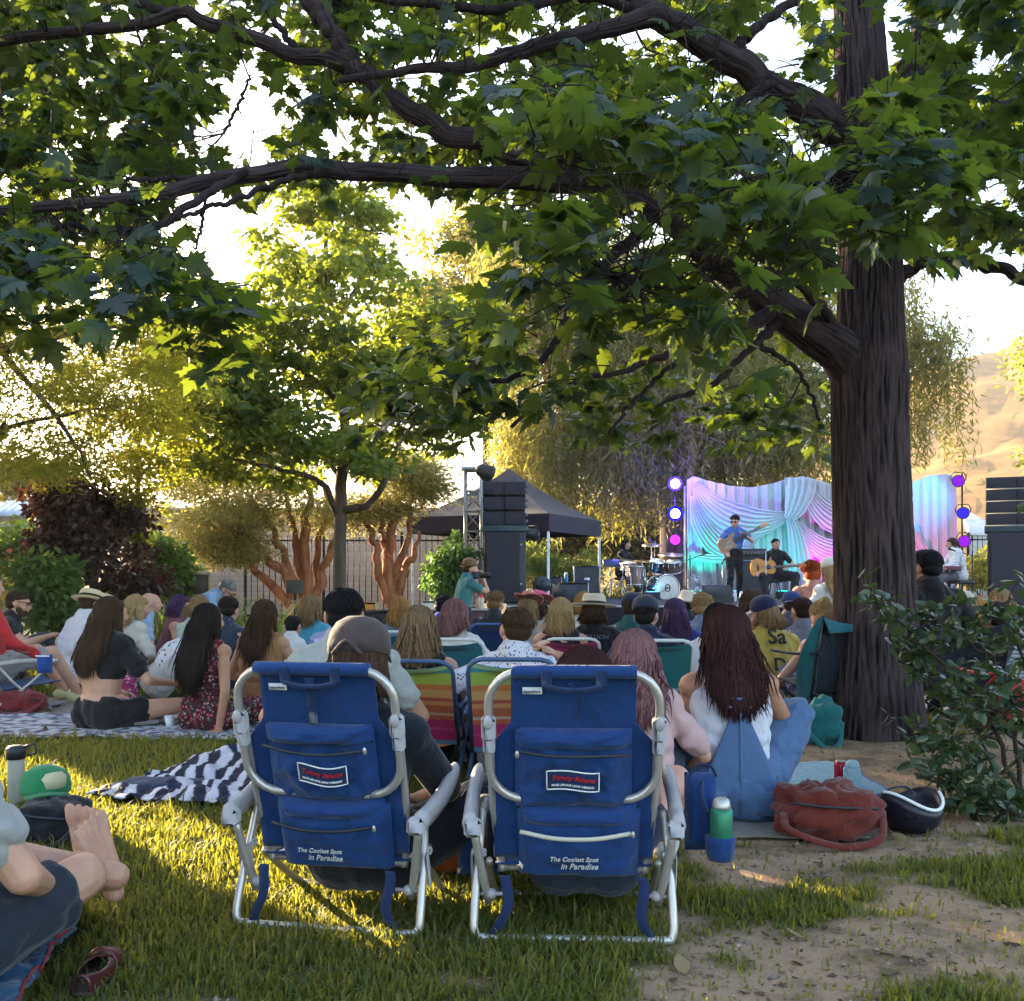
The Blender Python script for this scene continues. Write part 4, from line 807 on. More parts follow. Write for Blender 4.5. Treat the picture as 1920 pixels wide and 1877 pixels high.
    me_.vertices.add(len(Vall)); me_.vertices.foreach_set('co',Vall.astype(np.float32).ravel()); me_.loops.add(len(idx)); me_.loops.foreach_set('vertex_index',idx); me_.polygons.add(len(tot)); me_.polygons.foreach_set('loop_start',st); me_.polygons.foreach_set('loop_total',tot)
    at=me_.attributes.new('tint','FLOAT','POINT'); at.data.foreach_set('value',np.concatenate([T0,np.repeat(TI,k*3)]).astype(np.float32)); me_.update(calc_edges=True); me_.polygons.foreach_set('use_smooth',np.ones(len(tot),bool)); me_.materials.append(hairmat(c)); link('hair',me_,b.root)
def hatdo(b,kind='cap',c=(.02,.02,.03),c2=None,yaw=0,tilt=0,band=None,k=1.0):
    s=b.s*k; HR=b.HR@rotz(math.radians(yaw)); o=b.hp(0,-.012,.045); q=MB(); m=cloth(c,folds=.25,fscale=14)
    if kind=='cap':
        pr=[(.094,-.005),(.096,.02),(.090,.05),(.074,.075),(.045,.092),(.012,.097)]; q.lathe([(a*s,z*s*1.12) for a,z in pr],o,HR@rotx(math.radians(-8)),20,sy=1.08)
        h=q.build('cap',m,b.root,world=False); br=MB(); 
        br.grid(lambda u,v:tuple(o+HR@(A([(u-.5)*.15*(1-.15*v),.075+.075*v*(1-(2*u-1)**2*.35),.004-.018*(2*u-1)**2-.02*v]))*s),10,6,close=.006); br.build('visor',cloth(c2 or c,folds=.2),b.root,world=False); MB().ell(o+HR@A([0,-.008,.098])*s,A([.008,.008,.005])*s,HR,8).build('button',m,b.root,world=False)
        if b.o[1]<4: MB().tube(smooth_path([o+HR@A([-.045,-.101,-.004])*s,o+HR@A([0,-.107,.035])*s,o+HR@A([.045,-.101,-.004])*s],10),.006*s,6).build('strap',m,b.root,world=False)
        return
    if kind=='bucket': pr=[(.135,-.045),(.125,-.035),(.093,.02),(.088,.06),(.078,.082),(.02,.088)]
    elif kind=='straw': pr=[(.155,-.012),(.158,-.006),(.100,.008),(.096,.055),(.085,.082),(.05,.075),(.01,.078)]
    elif kind=='fedora': pr=[(.185,.0),(.188,.006),(.100,.012),(.094,.07),(.080,.095),(.045,.085),(.01,.088)]
    else: pr=[(.17,.01),(.172,.016),(.100,.008),(.096,.06),(.082,.095),(.04,.085),(.01,.09)]
    rot=HR@rotx(math.radians(-10+tilt)); sx=.82 if kind=='cowboy' else 1.0
    q.lathe([(a*s,z*s) for a,z in pr],o,rot,28,sy=1.08,sx=sx)
    if kind=='cowboy':
        V=q.v[-1]; 
        for i in range(len(V)):
            l=rot.T@(V[i]-o); 
            if math.hypot(l[0],l[1])>.12*s: l[2]+=(.05*abs(l[0])/.14)*1.0; V[i]=o+rot@l
    h=q.build(dict(bucket='bucket_hat',straw='straw_hat',fedora='sun_hat',cowboy='cowboy_hat')[kind],m,b.root,world=False)
    if band: 
        z0=.012; k=MB().lathe([(.1025*s,z0*s),(.1015*s,(z0+.022)*s)],o,rot,28,sy=1.08,sx=sx); k.build('hat_band',cloth(band,folds=.1),b.root,world=False)
def wpt(b,p):
    return rotz(b.rz)@A(p,float)+b.o
# ================================================================ the audience
BLK=(.010,.010,.013); NAVY=(.014,.020,.045); WHT=(.62,.60,.60)
def T(c,sleeve=.5,**k): return dict(c=c,sleeve=sleeve,**k)
def Bt(c,len=2.0,**k): return dict(c=c,len=len,**k)
JEAN=(.075,.13,.25)
# nearest figures
p_crop=person(188,1129,7.0,'woman in a black crop top and shorts on a blanket, long brown hair, bare midriff',face=-28,lean=4,slouch=4,hy=-8,arms=('lap',((.30,.36,.30),(.5,-1,-.2))),legs=(((.10,.34,.07),(-1,.35,.2)),((-.05,.42,.07),(1,.5,.18))),top=T(BLK,.62,crop=True,inf=.03),bot=Bt((.012,.012,.014),.42,name='shorts',inf=.02,low=True),hair=dict(style='long',c='brown',L=.40,n=4200,w=.0036,mess=.006,wave=.005),fem=True,s=1.03,vox=.008)
flor=printed((.06,.012,.02),[(.42,.05,.06),(.30,.28,.20),(.05,.07,.05),(.35,.10,.12),(.10,.14,.15)],46,.42)
p_flor=person(388,1133,6.9,'woman leaning on one straight arm in a floral red jumpsuit, very long dark hair',face=-24,lean=-6,slouch=10,hy=-10,arms=('lap',((.20,-.12,.05),(.8,-.5,.2))),legs=('knees','cross'),skin='tan',top=T((0,0,0),0,mat=flor,straps=True,strapless=True,inf=.014,name='jumpsuit_top'),bot=Bt((0,0,0),1.7,mat=flor,inf=.02,name='jumpsuit_legs'),hair=dict(style='long',c='dark',L=.48,n=4200,w=.0036,mess=.006),fem=True,s=.98,vox=.008)
p_dung=person(1372,1152,4.4,'woman in denim dungarees over a white tank top sitting by the tree, long auburn hair',face=4,lean=2,slouch=8,hy=2,arms=(((-.05,.34,.22),(-.7,-.2,-.6)),((.12,.34,.33),(1,-.15,-.55))),legs=('knees',((.30,.44,.08),(.6,.2,1))),top=T((.60,.58,.64),0,tank=True,inf=.012,name='tank_top'),bot=Bt(JEAN,1.9,inf=.03,name='dungarees'),hair=dict(style='long',c='auburn',L=.33,n=6000,w=.0036,mess=.007,vol=1.06,wave=.005),fem=True,s=1.04,vox=.0075,skin='tan')
def dungaree_bib():
    b=p_dung; m=cloth(JEAN,folds=.25); s=b.s
    q=MB()   # back bib: narrow yoke on top, widening to the hips
    q.grid(lambda u,v:tuple((b.Pv+b.t1*(.02+.40*v)*s)+A([(u-.5)*s*(.36-.30*min(1,v*1.25)+.02*v),0,0])+A([0,-.128*s+.012*s*abs(u-.5)-.008*math.sin(v*3),0])),14,22,close=.012); q.build('bib',m,b.root,world=False)
    for g in (-1,1):
        MB().tube(smooth_path([b.Pv+b.t1*.38*s+A([g*.03,-.127,0])*s,b.C2+A([g*.055,-.118,0])*s,b.NB+A([g*.092,-.058,.012])*s,b.NB+A([g*.10,.0,.036])*s,b.C2+A([g*.08,.105,.02])*s],14),.020*s,8,flat=.35).build('strap',m,b.root,world=False)
    q=MB(); q.grid(lambda u,v:tuple(b.Pv+b.t1*(.085+.03*v)*s+A([(u-.5)*.34*s,-(.131-.55*(u-.5)**2*.28)*s,0])),14,2,close=.008); q.build('waistband',m,b.root,world=False)
    MB().bar(b.Pv+A([0,-.135,-.05])*s,b.Pv+b.t1*.36*s+A([0,-.138,0])*s,.005*s).build('seam',m,b.root,world=False)
    for g in (-1,1): MB().box(b.Pv+A([g*.09,-.132,-.005])*s,A([.10,.012,.10])*s,rotz(-g*.35),.004).build('pocket',m,b.root,world=False)
dungaree_bib()
# in the two beach chairs
person(690,1152,3.30,nofold=True,label='person in a worn brown baseball cap slumped in the left beach chair, dark clothes',face=-12,lean=-32,slouch=40,hp=0,arms=('lap','lap'),legs=(((-.1,.62,.08),(-.2,.2,1)),((.44,.58,.08),(.7,.0,1))),top=T((.012,.012,.018),.9),bot=Bt((.012,.012,.02),1.9,inf=.03),hair=dict(style='bob',c='brown',w=.0036),hat=dict(kind='cap',c=(.060,.042,.038),k=1.07),shoes=(.10,.07,.05),s=.97,vox=.0085)
person(1096,1203,3.27,nofold=True,label='woman with dark brown hair low in the right beach chair, bare knees',face=-4,lean=-34,slouch=40,hp=0,arms=('lap','lap'),legs=(((-.1,.62,.08),(-.2,.2,1)),((.30,.50,.08),(.6,.2,1))),top=T((.02,.02,.03),.5),bot=Bt((.03,.04,.07),.5,name='shorts'),hair=dict(style='long',c='auburn',L=.26,n=4500,vol=1.12,w=.004),fem=True,skin='pink',shoes=(.5,.45,.42),s=.92,vox=.0085)
person(1190,1185,4.2,'woman with wavy pinkish brown hair and pale pink shirt just beyond the right beach chair',face=-6,lean=0,slouch=8,arms=('knee',((.22,.30,.20),(.7,-.6,-.2))),legs='knees',top=T((.52,.33,.32),.8,inf=.02),bot=Bt((.04,.05,.08),1.9),hair=dict(style='long',c='pink',L=.30,n=4200,wave=.014,w=.0045,vol=1.08),fem=True,skin='pink',s=.93)
# bottom left corner: only arm, legs and bare feet enter the picture
def corner():
    f=-34; o=A([-1.46,2.38,0]); L=lambda p: rotz(-math.radians(f))@(A(p)-o); V_=lambda p: rotz(-math.radians(f))@A(p); hip=A([0,0,.12])
    a1=L(P(216,1642,3.0)); a2=L(P(160,1628,3.12)); k1=L([-1.52,2.80,.27]); k2=L(P(40,1680,2.72)); fd1=nz(V_(P(200,1538,3.02)-P(240,1655,3.0))); fd2=nz(V_(P(146,1535,3.13)-P(160,1635,3.12)))
    return person(-60,1330,2.38,'man cut by the bottom left corner, dark shorts, bare legs crossed at the ankles',face=f,lean=2,slouch=4,x=-1.46,seat=.13,arms=((tuple(L([-1.6,2.6,.25])),(-1,.2,-.3)),(tuple(L(P(88,1662,2.62))),tuple(L(P(40,1690,2.36))-L([-1.30,2.28,.60])))),
      legs=((tuple(a1),tuple(k1-hip),tuple(fd1)),(tuple(a2),tuple(k2-hip),tuple(fd2))),toes=(tuple(V_([.75,-.5,.1])),tuple(V_([-.1,-1,.2]))),top=T((.30,.29,.27),.62,inf=.022),bot=Bt((.02,.024,.035),.74,inf=.026,name='shorts'),hair=dict(style='short',c='brown'),vox=.0045,skin='fair',s=1.10)
p_corner=corner()
# middle rows, left to right
person(18,1126,9.6,'bearded man in sunglasses and black T-shirt at the far left, forearm across his raised knee',face=-75,lean=-4,slouch=14,arms=('side','knee'),legs='knees',top=T(BLK),bot=Bt((.03,.035,.05)),hair=dict(style='short',c='brown'),glass='sun',beard='brown',seat=.13,shoes=(.55,.52,.25))
person(-14,1128,8.2,'person in a red long sleeved top in the folding chair cut by the left edge',face=-45,lean=-12,slouch=14,arms=('rest','rest'),legs='chair',top=T((.42,.018,.022),1.9),bot=Bt((.30,.28,.26),.8),hair=dict(style='short',c='grey'),seat=.30,shoes=(.6,.55,.3))
person(132,1112,9.4,'man with a pale straw hat and white T-shirt behind the woman in the crop top',face=-40,lean=8,slouch=18,arms=('side','lap'),legs='knees',top=T((.58,.55,.60),.6,inf=.02),bot=Bt((.05,.06,.08)),hair=dict(style='short',c='brown'),hat=dict(kind='straw',c=(.55,.43,.25),band=(.02,.02,.02)),seat=.16)
person(166,1118,10.4,'person in a wide straw hat and turquoise patterned shirt, partly hidden at left',face=-45,lean=4,slouch=12,legs='chair',top=T((0,0,0),.6,mat=printed((.03,.20,.38),[(.5,.55,.55),(.04,.08,.2),(.1,.35,.42)],26,.4)),bot=Bt((.06,.06,.08)),hair=dict(style='short',c='brown'),hat=dict(kind='straw',c=(.52,.40,.23),band=(.12,.10,.07)))
person(229,1143,9.6,'woman with wavy blonde hair and cream blouse sitting left of the bald man',face=-40,hy=-20,arms=('lap','lap'),legs='cross',top=T((.52,.46,.40),.9,inf=.02),bot=Bt((.35,.33,.30)),hair=dict(style='long',c='blond',L=.22,wave=.012,vol=1.08,n=1400),fem=True)
person(262,1121,11.0,'bald man in a pale blue collared shirt looking to the right',face=-70,hy=-10,lean=2,legs='chair',top=T((.26,.36,.50),.6),bot=Bt((.04,.05,.08)),hair=None,skin='pink')
person(346,1083,12.0,'grey haired man in a light blue T-shirt bending forward over his knee',face=-80,lean=34,slouch=24,hp=20,arms=('knee',((.10,.46,.52),(.8,.1,-.4))),legs=(((-.12,.10,.07),(0,1,.1)),((.14,.42,.09),(0,.5,1))),top=T((.20,.30,.46),.55),bot=Bt((.10,.10,.11),.9,name='shorts'),hair=dict(style='short',c='grey'),glass='sun',beard='grey',seat=.46)
person(310,1128,10.2,'woman with short violet hair facing right behind the bent over woman',face=-70,hy=-8,legs='knees',top=T((.16,.05,.07),.1,tank=True),bot=Bt((.05,.05,.07)),hair=dict(style='bob',c='purple',n=1000),fem=True)
prt=printed((.60,.58,.60),[(.06,.07,.15),(.10,.10,.22)],22,.26)
person(296,1153,8.8,'woman hunched over her knees in a white patterned tank top, face hidden by hair',face=-62,lean=26,slouch=38,hp=32,arms=('fold','fold'),legs='knees',top=T((0,0,0),0,mat=prt,tank=True),bot=Bt((.40,.37,.34),.55,name='shorts',inf=.02),hair=dict(style='bob',c='brown',n=1400),fem=True,seat=.13)
person(408,1136,8.9,'person in a dark navy T-shirt with cropped dark hair behind the floral jumpsuit',face=-22,legs='cross',top=T((.025,.035,.06)),bot=Bt(NAVY),hair=dict(style='short',c='dark'),shoes=(.3,.05,.05))
person(352,1140,9.8,'person in a pale green shirt with light brown hair, mostly hidden behind the floral jumpsuit',face=-30,legs='cross',top=T((.36,.42,.36)),bot=Bt((.03,.03,.04)),hair=dict(style='bob',c='sandy'),fem=True)
person(440,1138,9.6,'man with slicked back hair, glasses and grey tank top resting his chin on his hand',face=-72,lean=14,slouch=20,arms=('chin','fold'),legs='knees',top=T((.16,.19,.25),0,tank=True),bot=Bt((.05,.05,.06)),hair=dict(style='short',c='dark'),glass='clear')
person(487,1145,7.5,'woman with long straight dark hair in a tan sun dress left of the blue chair',face=-14,lean=2,arms=('lap','lap'),legs='cross',top=T((.30,.14,.06),0,strapless=True,straps=True,inf=.014,name='dress'),bot=Bt((.30,.14,.06),1.2,name='skirt',inf=.03),hair=dict(style='long',c='brown',L=.36,w=.0036),fem=True,skin='tan')
person(534,1164,9.0,'child in a white shirt with dark hair between grown ups',face=-30,s=.8,legs='cross',top=T(WHT,.5),bot=Bt(NAVY),hair=dict(style='short',c='dark'),fem=True)
person(572,1126,9.4,'woman in a turquoise shirt with long light brown hair left of the red cap',face=-20,legs='chair',top=T((.06,.30,.42),.6),bot=Bt(NAVY),hair=dict(style='long',c='sandy',L=.2),fem=True)
person(600,1124,8.0,'man in a red baseball cap and periwinkle blue shirt sitting sideways',face=-34,hy=-14,lean=16,slouch=16,legs='knees',arms=('lap','lap'),top=T((.20,.24,.50),.6,inf=.022),bot=Bt((.05,.05,.07)),hair=dict(style='short',c='brown'),hat=dict(kind='cap',c=(.38,.012,.022)))
person(645,1099,4.7,'man with tall dark hair and pale grey T-shirt sitting just beyond the left beach chair',face=4,lean=-6,slouch=8,legs='chair',arms=('rest','rest'),top=T((.32,.33,.31),.6,inf=.02),bot=Bt((.04,.05,.07)),hair=dict(style='fade',c='black',w=.0036),skin='tan',s=1.04)
person(788,1134,5.6,'woman with shoulder length streaked hair and black vest in the striped chair left of centre',face=-8,lean=-6,slouch=12,legs='chair',arms=('rest','rest'),top=T(BLK,0,tank=True),bot=Bt((.012,.012,.02),1.9,name='skirt',inf=.03),hair=dict(style='long',c='streak',L=.22,w=.0036,vol=1.06),fem=True,skin='pink')
person(747,1132,9.2,'woman with smooth strawberry blonde hair behind the streaked hair woman',face=-4,legs='chair',top=T((.10,.16,.22)),bot=Bt(NAVY),hair=dict(style='long',c='gold',L=.2),fem=True)
person(823,1118,9.8,'person with black hair and royal blue collar left of the pink haired woman',face=-10,legs='chair',top=T((.03,.09,.38)),bot=Bt(NAVY),hair=dict(style='short',c='black'))
person(852,1127,7.3,'woman with dusty pink hair and white top stretching her arm along the teal chair',face=-16,lean=-6,slouch=12,legs='chair',arms=('rest',((.55,.10,.52),(.3,-.3,-1))),top=T((.56,.53,.52),1.8,inf=.02),bot=Bt((.05,.06,.09)),hair=dict(style='long',c='pink',L=.18,n=1800,vol=1.04),fem=True)
person(866,1068,14.5,'kneeling photographer in a teal T-shirt, camera held to his eye, cap turned backwards',face=-70,lean=4,slouch=10,arms=(((.06,.26,1.02),(-.7,.2,-1)),((.06,.30,1.02),(.7,.2,-1))),legs='kneel',seat=.50,top=T((.05,.18,.20),.55),bot=Bt((.02,.02,.03)),hair=dict(style='short',c='brown'),hat=dict(kind='cap',c=(.16,.08,.04),yaw=180),beard='brown',group='people at the stage front')
person(922,1119,11.0,'person with curly sandy hair and dark shirt near the stage front',face=-12,hy=-20,legs='chair',top=T((.02,.02,.03)),bot=Bt(NAVY),hair=dict(style='curly',c='sandy',n=1000))
dots=printed((.60,.58,.66),[(.05,.035,.09),(.10,.05,.10)],62,.30)
person(966,1137,5.4,'man with neat brown hair in a white dotted shirt in the blue framed striped chair',face=-4,lean=-8,slouch=12,legs='chair',arms=(((-.32,.1,.34),(-.8,-.4,-.2)),((.22,.18,.62),(1,-.1,-.4))),top=T((0,0,0),.95,mat=dots,inf=.02),bot=Bt((.05,.06,.09)),hair=dict(style='fade',c='brown',w=.0036),skin='pink')
person(985,1121,9.6,'person in a salmon pink cowboy hat left of the blonde woman',face=-8,legs='chair',top=T((.36,.30,.26),0,tank=True),bot=Bt((.3,.28,.26)),hair=dict(style='long',c='sandy',L=.25),hat=dict(kind='cowboy',c=(.42,.13,.09)),fem=True,skin='pink')
person(1004,1119,10.4,'person in a hot pink cowboy hat and white top',face=-10,legs='chair',top=T(WHT,0,tank=True),bot=Bt(NAVY),hair=dict(style='long',c='brown',L=.2),hat=dict(kind='cowboy',c=(.52,.08,.16)),fem=True)
person(1051,1134,7.9,'woman with straight ash blonde hair in the pink beach chair',face=-4,legs='chair',lean=-6,top=T((.015,.015,.02),0,tank=True),bot=Bt((.03,.03,.05)),hair=dict(style='long',c='blond',L=.2,w=.0036),fem=True)
p_tee=person(1112,1109,8.2,'person in a broad pale sun hat and black T-shirt with grey lettering across the shoulders',face=-6,hy=-14,lean=2,legs='chair',arms=('rest','rest'),top=T(BLK,.8,inf=.02),bot=Bt(BLK),hair=dict(style='bob',c='brown'),hat=dict(kind='fedora',c=(.52,.44,.34),band=(.015,.012,.012),tilt=8))
person(1086,1108,9.6,'woman with sunlit golden hair and white collar left of the broad sun hat',face=-20,legs='chair',top=T(WHT,.7),bot=Bt(NAVY),hair=dict(style='bob',c='gold',n=1400),fem=True)
person(1180,1120,9.2,'man in a dark cap and dark green shirt left of the navy cap',face=-14,hy=-10,legs='chair',top=T((.012,.07,.07)),bot=Bt(NAVY),hair=dict(style='short',c='brown'),hat=dict(kind='cap',c=(.014,.016,.035)))
person(1212,1120,7.2,'man in a navy cap and T-shirt in the green chair with white frame',face=-4,lean=-4,legs='chair',arms=('rest','rest'),top=T((.014,.018,.05),.6),bot=Bt(NAVY),hair=dict(style='short',c='dark'),hat=dict(kind='cap',c=(.03,.035,.06)),skin='pink')
person(1267,1133,8.3,'woman with long plum dark hair and royal blue top',face=-4,legs='chair',top=T((.02,.035,.22)),bot=Bt(NAVY),hair=dict(style='long',c='purple',L=.3,w=.0036),fem=True)
person(1286,1103,10.2,'person in a cream bucket hat and black shirt',face=-10,legs='chair',top=T(BLK),bot=Bt(BLK),hair=dict(style='short',c='dark'),hat=dict(kind='bucket',c=(.52,.44,.36)))
person(1318,1118,9.4,'person with short curly blond hair and grey blue shirt',face=-12,legs='chair',top=T((.14,.17,.28),.6),bot=Bt(NAVY),hair=dict(style='curly',c='blond',n=1200))
person(1345,1130,6.8,'woman with black hair and loose white T-shirt left of the dungarees',face=-8,legs='cross',arms=('side','lap'),top=T((.56,.54,.60),.65,inf=.022),bot=Bt((.02,.02,.06),.9,name='shorts'),hair=dict(style='long',c='black',L=.25,n=1800),fem=True,skin='pink')
person(1416,1104,8.6,'person with shaggy dark brown hair and black shirt right of centre',face=-4,hy=12,legs='chair',top=T((.014,.014,.022),.8),bot=Bt(BLK),hair=dict(style='long',c='brown',L=.12,n=1800,vol=1.1),s=1.05)
p_yel=person(1446,1118,7.6,'person in an orange and navy cap and mustard yellow T-shirt with black letters',face=6,hy=62,lean=4,legs='cross',arms=('side','side'),top=T((.46,.33,.07),.6,inf=.02),bot=Bt((.09,.14,.26)),hair=dict(style='bob',c='sandy',n=1000),hat=dict(kind='cap',c=(.015,.02,.06),c2=(.45,.40,.38)),skin='pink')
person(1487,1112,10.2,'person in a royal blue cap by the singer',face=-4,legs='chair',top=T((.05,.05,.09)),bot=Bt(NAVY),hair=dict(style='short',c='brown'),hat=dict(kind='cap',c=(.02,.035,.13),yaw=180))
person(1527,1082,11.2,'woman with a big bright red curly bob near the stage',face=-8,legs='chair',top=T((.3,.15,.12)),bot=Bt(NAVY),hair=dict(style='curly',c='red',n=1400,vol=1.18),fem=True,seat=.42)
person(1516,1126,8.4,'person with short brown hair and grey T-shirt behind the camp chair',face=4,hy=8,legs='chair',top=T((.13,.13,.17)),bot=Bt(NAVY),hair=dict(style='short',c='auburn'))
person(1572,1062,10.6,'woman with long golden blond hair and white cap beside the trunk',face=14,legs='chair',top=T(WHT),bot=Bt(NAVY),hair=dict(style='long',c='blond',L=.32,n=1400),hat=dict(kind='cap',c=(.55,.52,.50)),fem=True,seat=.45)
person(1556,1120,6.9,'woman with bare shoulders in the green and black camp chair beside the trunk',face=8,hp=20,legs='chair',lean=-4,arms=('rest','rest'),top=T(BLK,0,strapless=True,straps=True),bot=Bt((.08,.10,.18)),hair=dict(style='bun',c='blond'),fem=True,skin='pink',s=.97)
person(1742,1047,7.1,'man with cropped black hair and black T-shirt in the chair right of the trunk',face=6,lean=-6,slouch=12,legs='chair',arms=('lap',((.30,.22,.50),(.6,-.4,-.5))),top=T((.010,.008,.010),.7,inf=.02),bot=Bt((.02,.02,.03)),hair=dict(style='fade',c='black',w=.0036),skin='tan',s=1.06,seat=.40,hy=16)
person(1832,1106,8.6,'person in a sunlit beige baseball cap right of the trunk',face=20,hy=45,legs='chair',top=T((.35,.25,.2)),bot=Bt(NAVY),hair=dict(style='bob',c='sandy'),hat=dict(kind='cap',c=(.42,.36,.27)),skin='pink')
person(1862,1118,8.9,'woman with sunlit strawberry blond hair at the right edge of the crowd',face=20,legs='chair',top=T((.4,.25,.22),0,tank=True),bot=Bt(NAVY),hair=dict(style='long',c='gold',L=.25,n=1400),fem=True)
person(1897,1102,9.2,'woman with light brown hair near the right speaker stack',face=16,legs='chair',top=T((.3,.22,.2)),bot=Bt(NAVY),hair=dict(style='long',c='sandy',L=.2,n=1400,vol=1.1),fem=True)
person(1892,1128,7.0,'person with very short dark hair and grey striped shirt at the right edge',face=12,legs='chair',top=T((0,0,0),.6,mat=printed((0,0,0),[(.26,.26,.26),(.10,.11,.12)],38,kind='stripes')),bot=Bt(NAVY),hair=dict(style='short',c='dark',n=1400),skin='deep')
# ================================================================ the two blue beach chairs
ALU=mat((.50,.46,.42),rough=.36,metal=.6,var=.06,bump=.03); PLAST=mat((.36,.34,.34),rough=.5,var=.05); BLUE=cloth((.009,.038,.140),folds=.35,fscale=11); NAVYW=cloth((.010,.022,.07),folds=.15); ZIP=mat((.02,.02,.028),rough=.5); WHITE=mat((.72,.72,.72),rough=.6,var=.04); REDT=mat((.45,.02,.03),rough=.6); CREAM=cloth((.5,.45,.36),folds=.1)
def rrect(hw,l0,l1,r,n=7):
    pts=[]
    for cx,cl,a0 in ((hw-r,l0+r,-90),(hw-r,l1-r,0),(-(hw-r),l1-r,90),(-(hw-r),l0+r,180)):
        for i in range(n):
            a=math.radians(a0+90*i/(n-1)); pts.append((cx+r*math.cos(a),cl+r*math.sin(a)))
    return pts+[pts[0]]
def beach_chair(px,Y,face,label,open_bag,zipl,seed,kw=1.0):
    c=(px-960)/F*Y; T=thing('beach_chair',label,'beach chair',(c,Y,0),math.radians(face),'blue backpack beach chairs')
    bd=nz([0,-.28,.96]); nb=A([0,-.96,-.28]); B0=A([0,.05,.19]); rt=np.column_stack([[1,0,0],[0,.96,.28],bd])   # local x, -normal, up the back
    def B(x,l,o=0.0): return B0+bd*l+nb*o+A([x,0,0])
    bl=lambda mb,n,m,**k: mb.build(n,m,T,world=False,**k)
    bl(MB().tube([B(x,l,.012) for x,l in rrect(.238,.235,.625,.10)],.0125,10),'headrest_frame',ALU)
    q=MB()
    for g in (-1,1): q.tube(smooth_path([B(g*.236,.46,0),B(g*.232,.2,-.02),B(g*.215,.03,-.03),B(g*.21,-.02,-.02)],12),.0115,9); q.tube(smooth_path([B(g*.215,.0,-.03),A([g*.24,.28,.20]),A([g*.24,.50,.26])],10),.0115,9)
    q.bar(A([-.24,.50,.26]),A([.24,.50,.26]),.0115); q.bar(B(-.21,-.01,-.025),B(.21,-.01,-.025),.011); bl(q,'back_frame',ALU)
    for g in (-1,1):
        j=MB(); j.box(B(g*.238,.455,.012),(.040,.046,.075),rt,.012); j.box(B(g*.238,.405,.008),(.034,.038,.06),rt,.01); j.ell(B(g*.238,.478,.030),(.014,.012,.022),rt,10); bl(j,'joint',PLAST)
    q=MB(); q.grid(lambda u,v:tuple(B((u-.5)*2*(.232 if v<.60 else lerp(.232,.175,sstep(.60,.76,v))),.03+.585*v,-.012-.014*math.sin(math.pi*u)*(1-v)+.004*fbm(u*5,v*5,seed))),26,34,close=.006); bl(q,'back_fabric',BLUE)
    q=MB(); q.tube([B(x,.625,.012) for x in np.linspace(-.172,.172,14)],.019,12); bl(q,'top_sleeve',BLUE)
    q=MB(); q.grid(lambda u,v:tuple(A([(u-.5)*.46,.06+.44*v,.205+.055*v-.03*math.sin(math.pi*v)])),8,10,close=.006); bl(q,'seat_fabric',BLUE)
    # handle straps and buckle
    h=MB()
    for g in (-1,1): h.box(B(g*.075,.612,.03),(.030,.012,.048),rt,.004)
    h.tube(smooth_path([B(-.078,.592,.036),B(-.03,.583,.04),B(.03,.583,.04),B(.078,.592,.036)],10),.011,8,flat=.6); bl(h,'carry_handle',NAVYW)
    sx=-.005 if open_bag else .01
    s_=MB(); 
    if open_bag: s_.box(B(sx,.56,.026),(.028,.004,.085),rt,.001); s_.box(B(sx,.505,.024),(.024,.004,.05),rt,.001); bl(s_,'webbing_strap',NAVYW); bl(MB().box(B(sx,.480,.028),(.026,.012,.036),rt,.005),'buckle',mat((.07,.08,.10),rough=.4))
    else: s_.tube(smooth_path([B(sx-.02,.60,.04),B(sx,.575,.036),B(sx+.004,.53,.02),B(sx,.49,.016)],10),.007,6,flat=.4); bl(s_,'webbing_strap',NAVYW)
    q=MB(); q.box(B(-.115,.563,.0),(.055,.003,.021),rt,.001); tg=bl(q,'maker_tag',WHITE); tl=MB(); text(tl,'tag',B(-.115,.560,.003),1,rt,.046); tl.build('tag_lettering',mat((.08,.08,.12)),tg,world=False)
    # upper pouch with flap, zip and badge
    p=MB(); p.pillow(B(.0,.325,.0),.335,.235,.055,rt,40,34,.35,.020,7,seed,.02); bl(p,'upper_pouch',BLUE)
    p=MB(); p.pillow(B(.0,.430,.012),.325,.055,.062,rt,20,8,.3,.01,7,seed+4); bl(p,'pouch_flap',BLUE)
    zy=.402; q=MB(); q.tube(smooth_path([B(-.155,zy+.004,.06),B(-.05,zy-.004*zipl,.088),B(.05,zy-.006*zipl,.09),B(.152,zy-.002,.064)],14),.0045,6); bl(q,'zip',ZIP); bl(MB().ell(B(.156*zipl,zy,.07),(.006,.006,.012),rt,8),'zip_pull',ALU)
    bx,bl_=.012*zipl+.01,.325
    def bdg(u,v,o): return tuple(B(bx+(u-.5)*.145,bl_+(v-.5)*.056+.006*math.sin(u*5+seed),.0795+o-.012*(2*u-1)**2))
    q=MB(); q.grid(lambda u,v:bdg(u,v,0),12,4,close=.004); bg_=bl(q,'badge',NAVYW)
    e=MB(); pts=[bdg(u,v,.001) for u,v in [(x,0) for x in np.linspace(0,1,9)]+[(1,.5)]+[(x,1) for x in np.linspace(1,0,9)]+[(0,.5),(0,0)]]; e.tube(pts,.0022,5); e.build('badge_border',WHITE,bg_,world=False)
    def curve_text(key,cl,width,m,n):
        t_=MB(); text(t_,key,(0,0,0),1,None,width); V=t_.v[0]; u=V[:,0]/.145+.5; V2=A([A(bdg(a,.5,.0015))+bd*(z+cl)+nb*(-y) for a,y,z in zip(u,V[:,1],V[:,2])]); t_.v[0]=V2; t_.build(n,m,bg_,world=False)
    curve_text('brand',.0015,.118,REDT,'badge_lettering'); curve_text('week',-.017,.118,WHITE,'badge_small_lettering')
    # lower cooler pouch with the motto
    p=MB(); p.pillow(B(.015,.095,.0),.345,.215,.080,rt,40,34,.30,.012,6,seed+9,-.03); lp=bl(p,'cooler_pouch',BLUE)
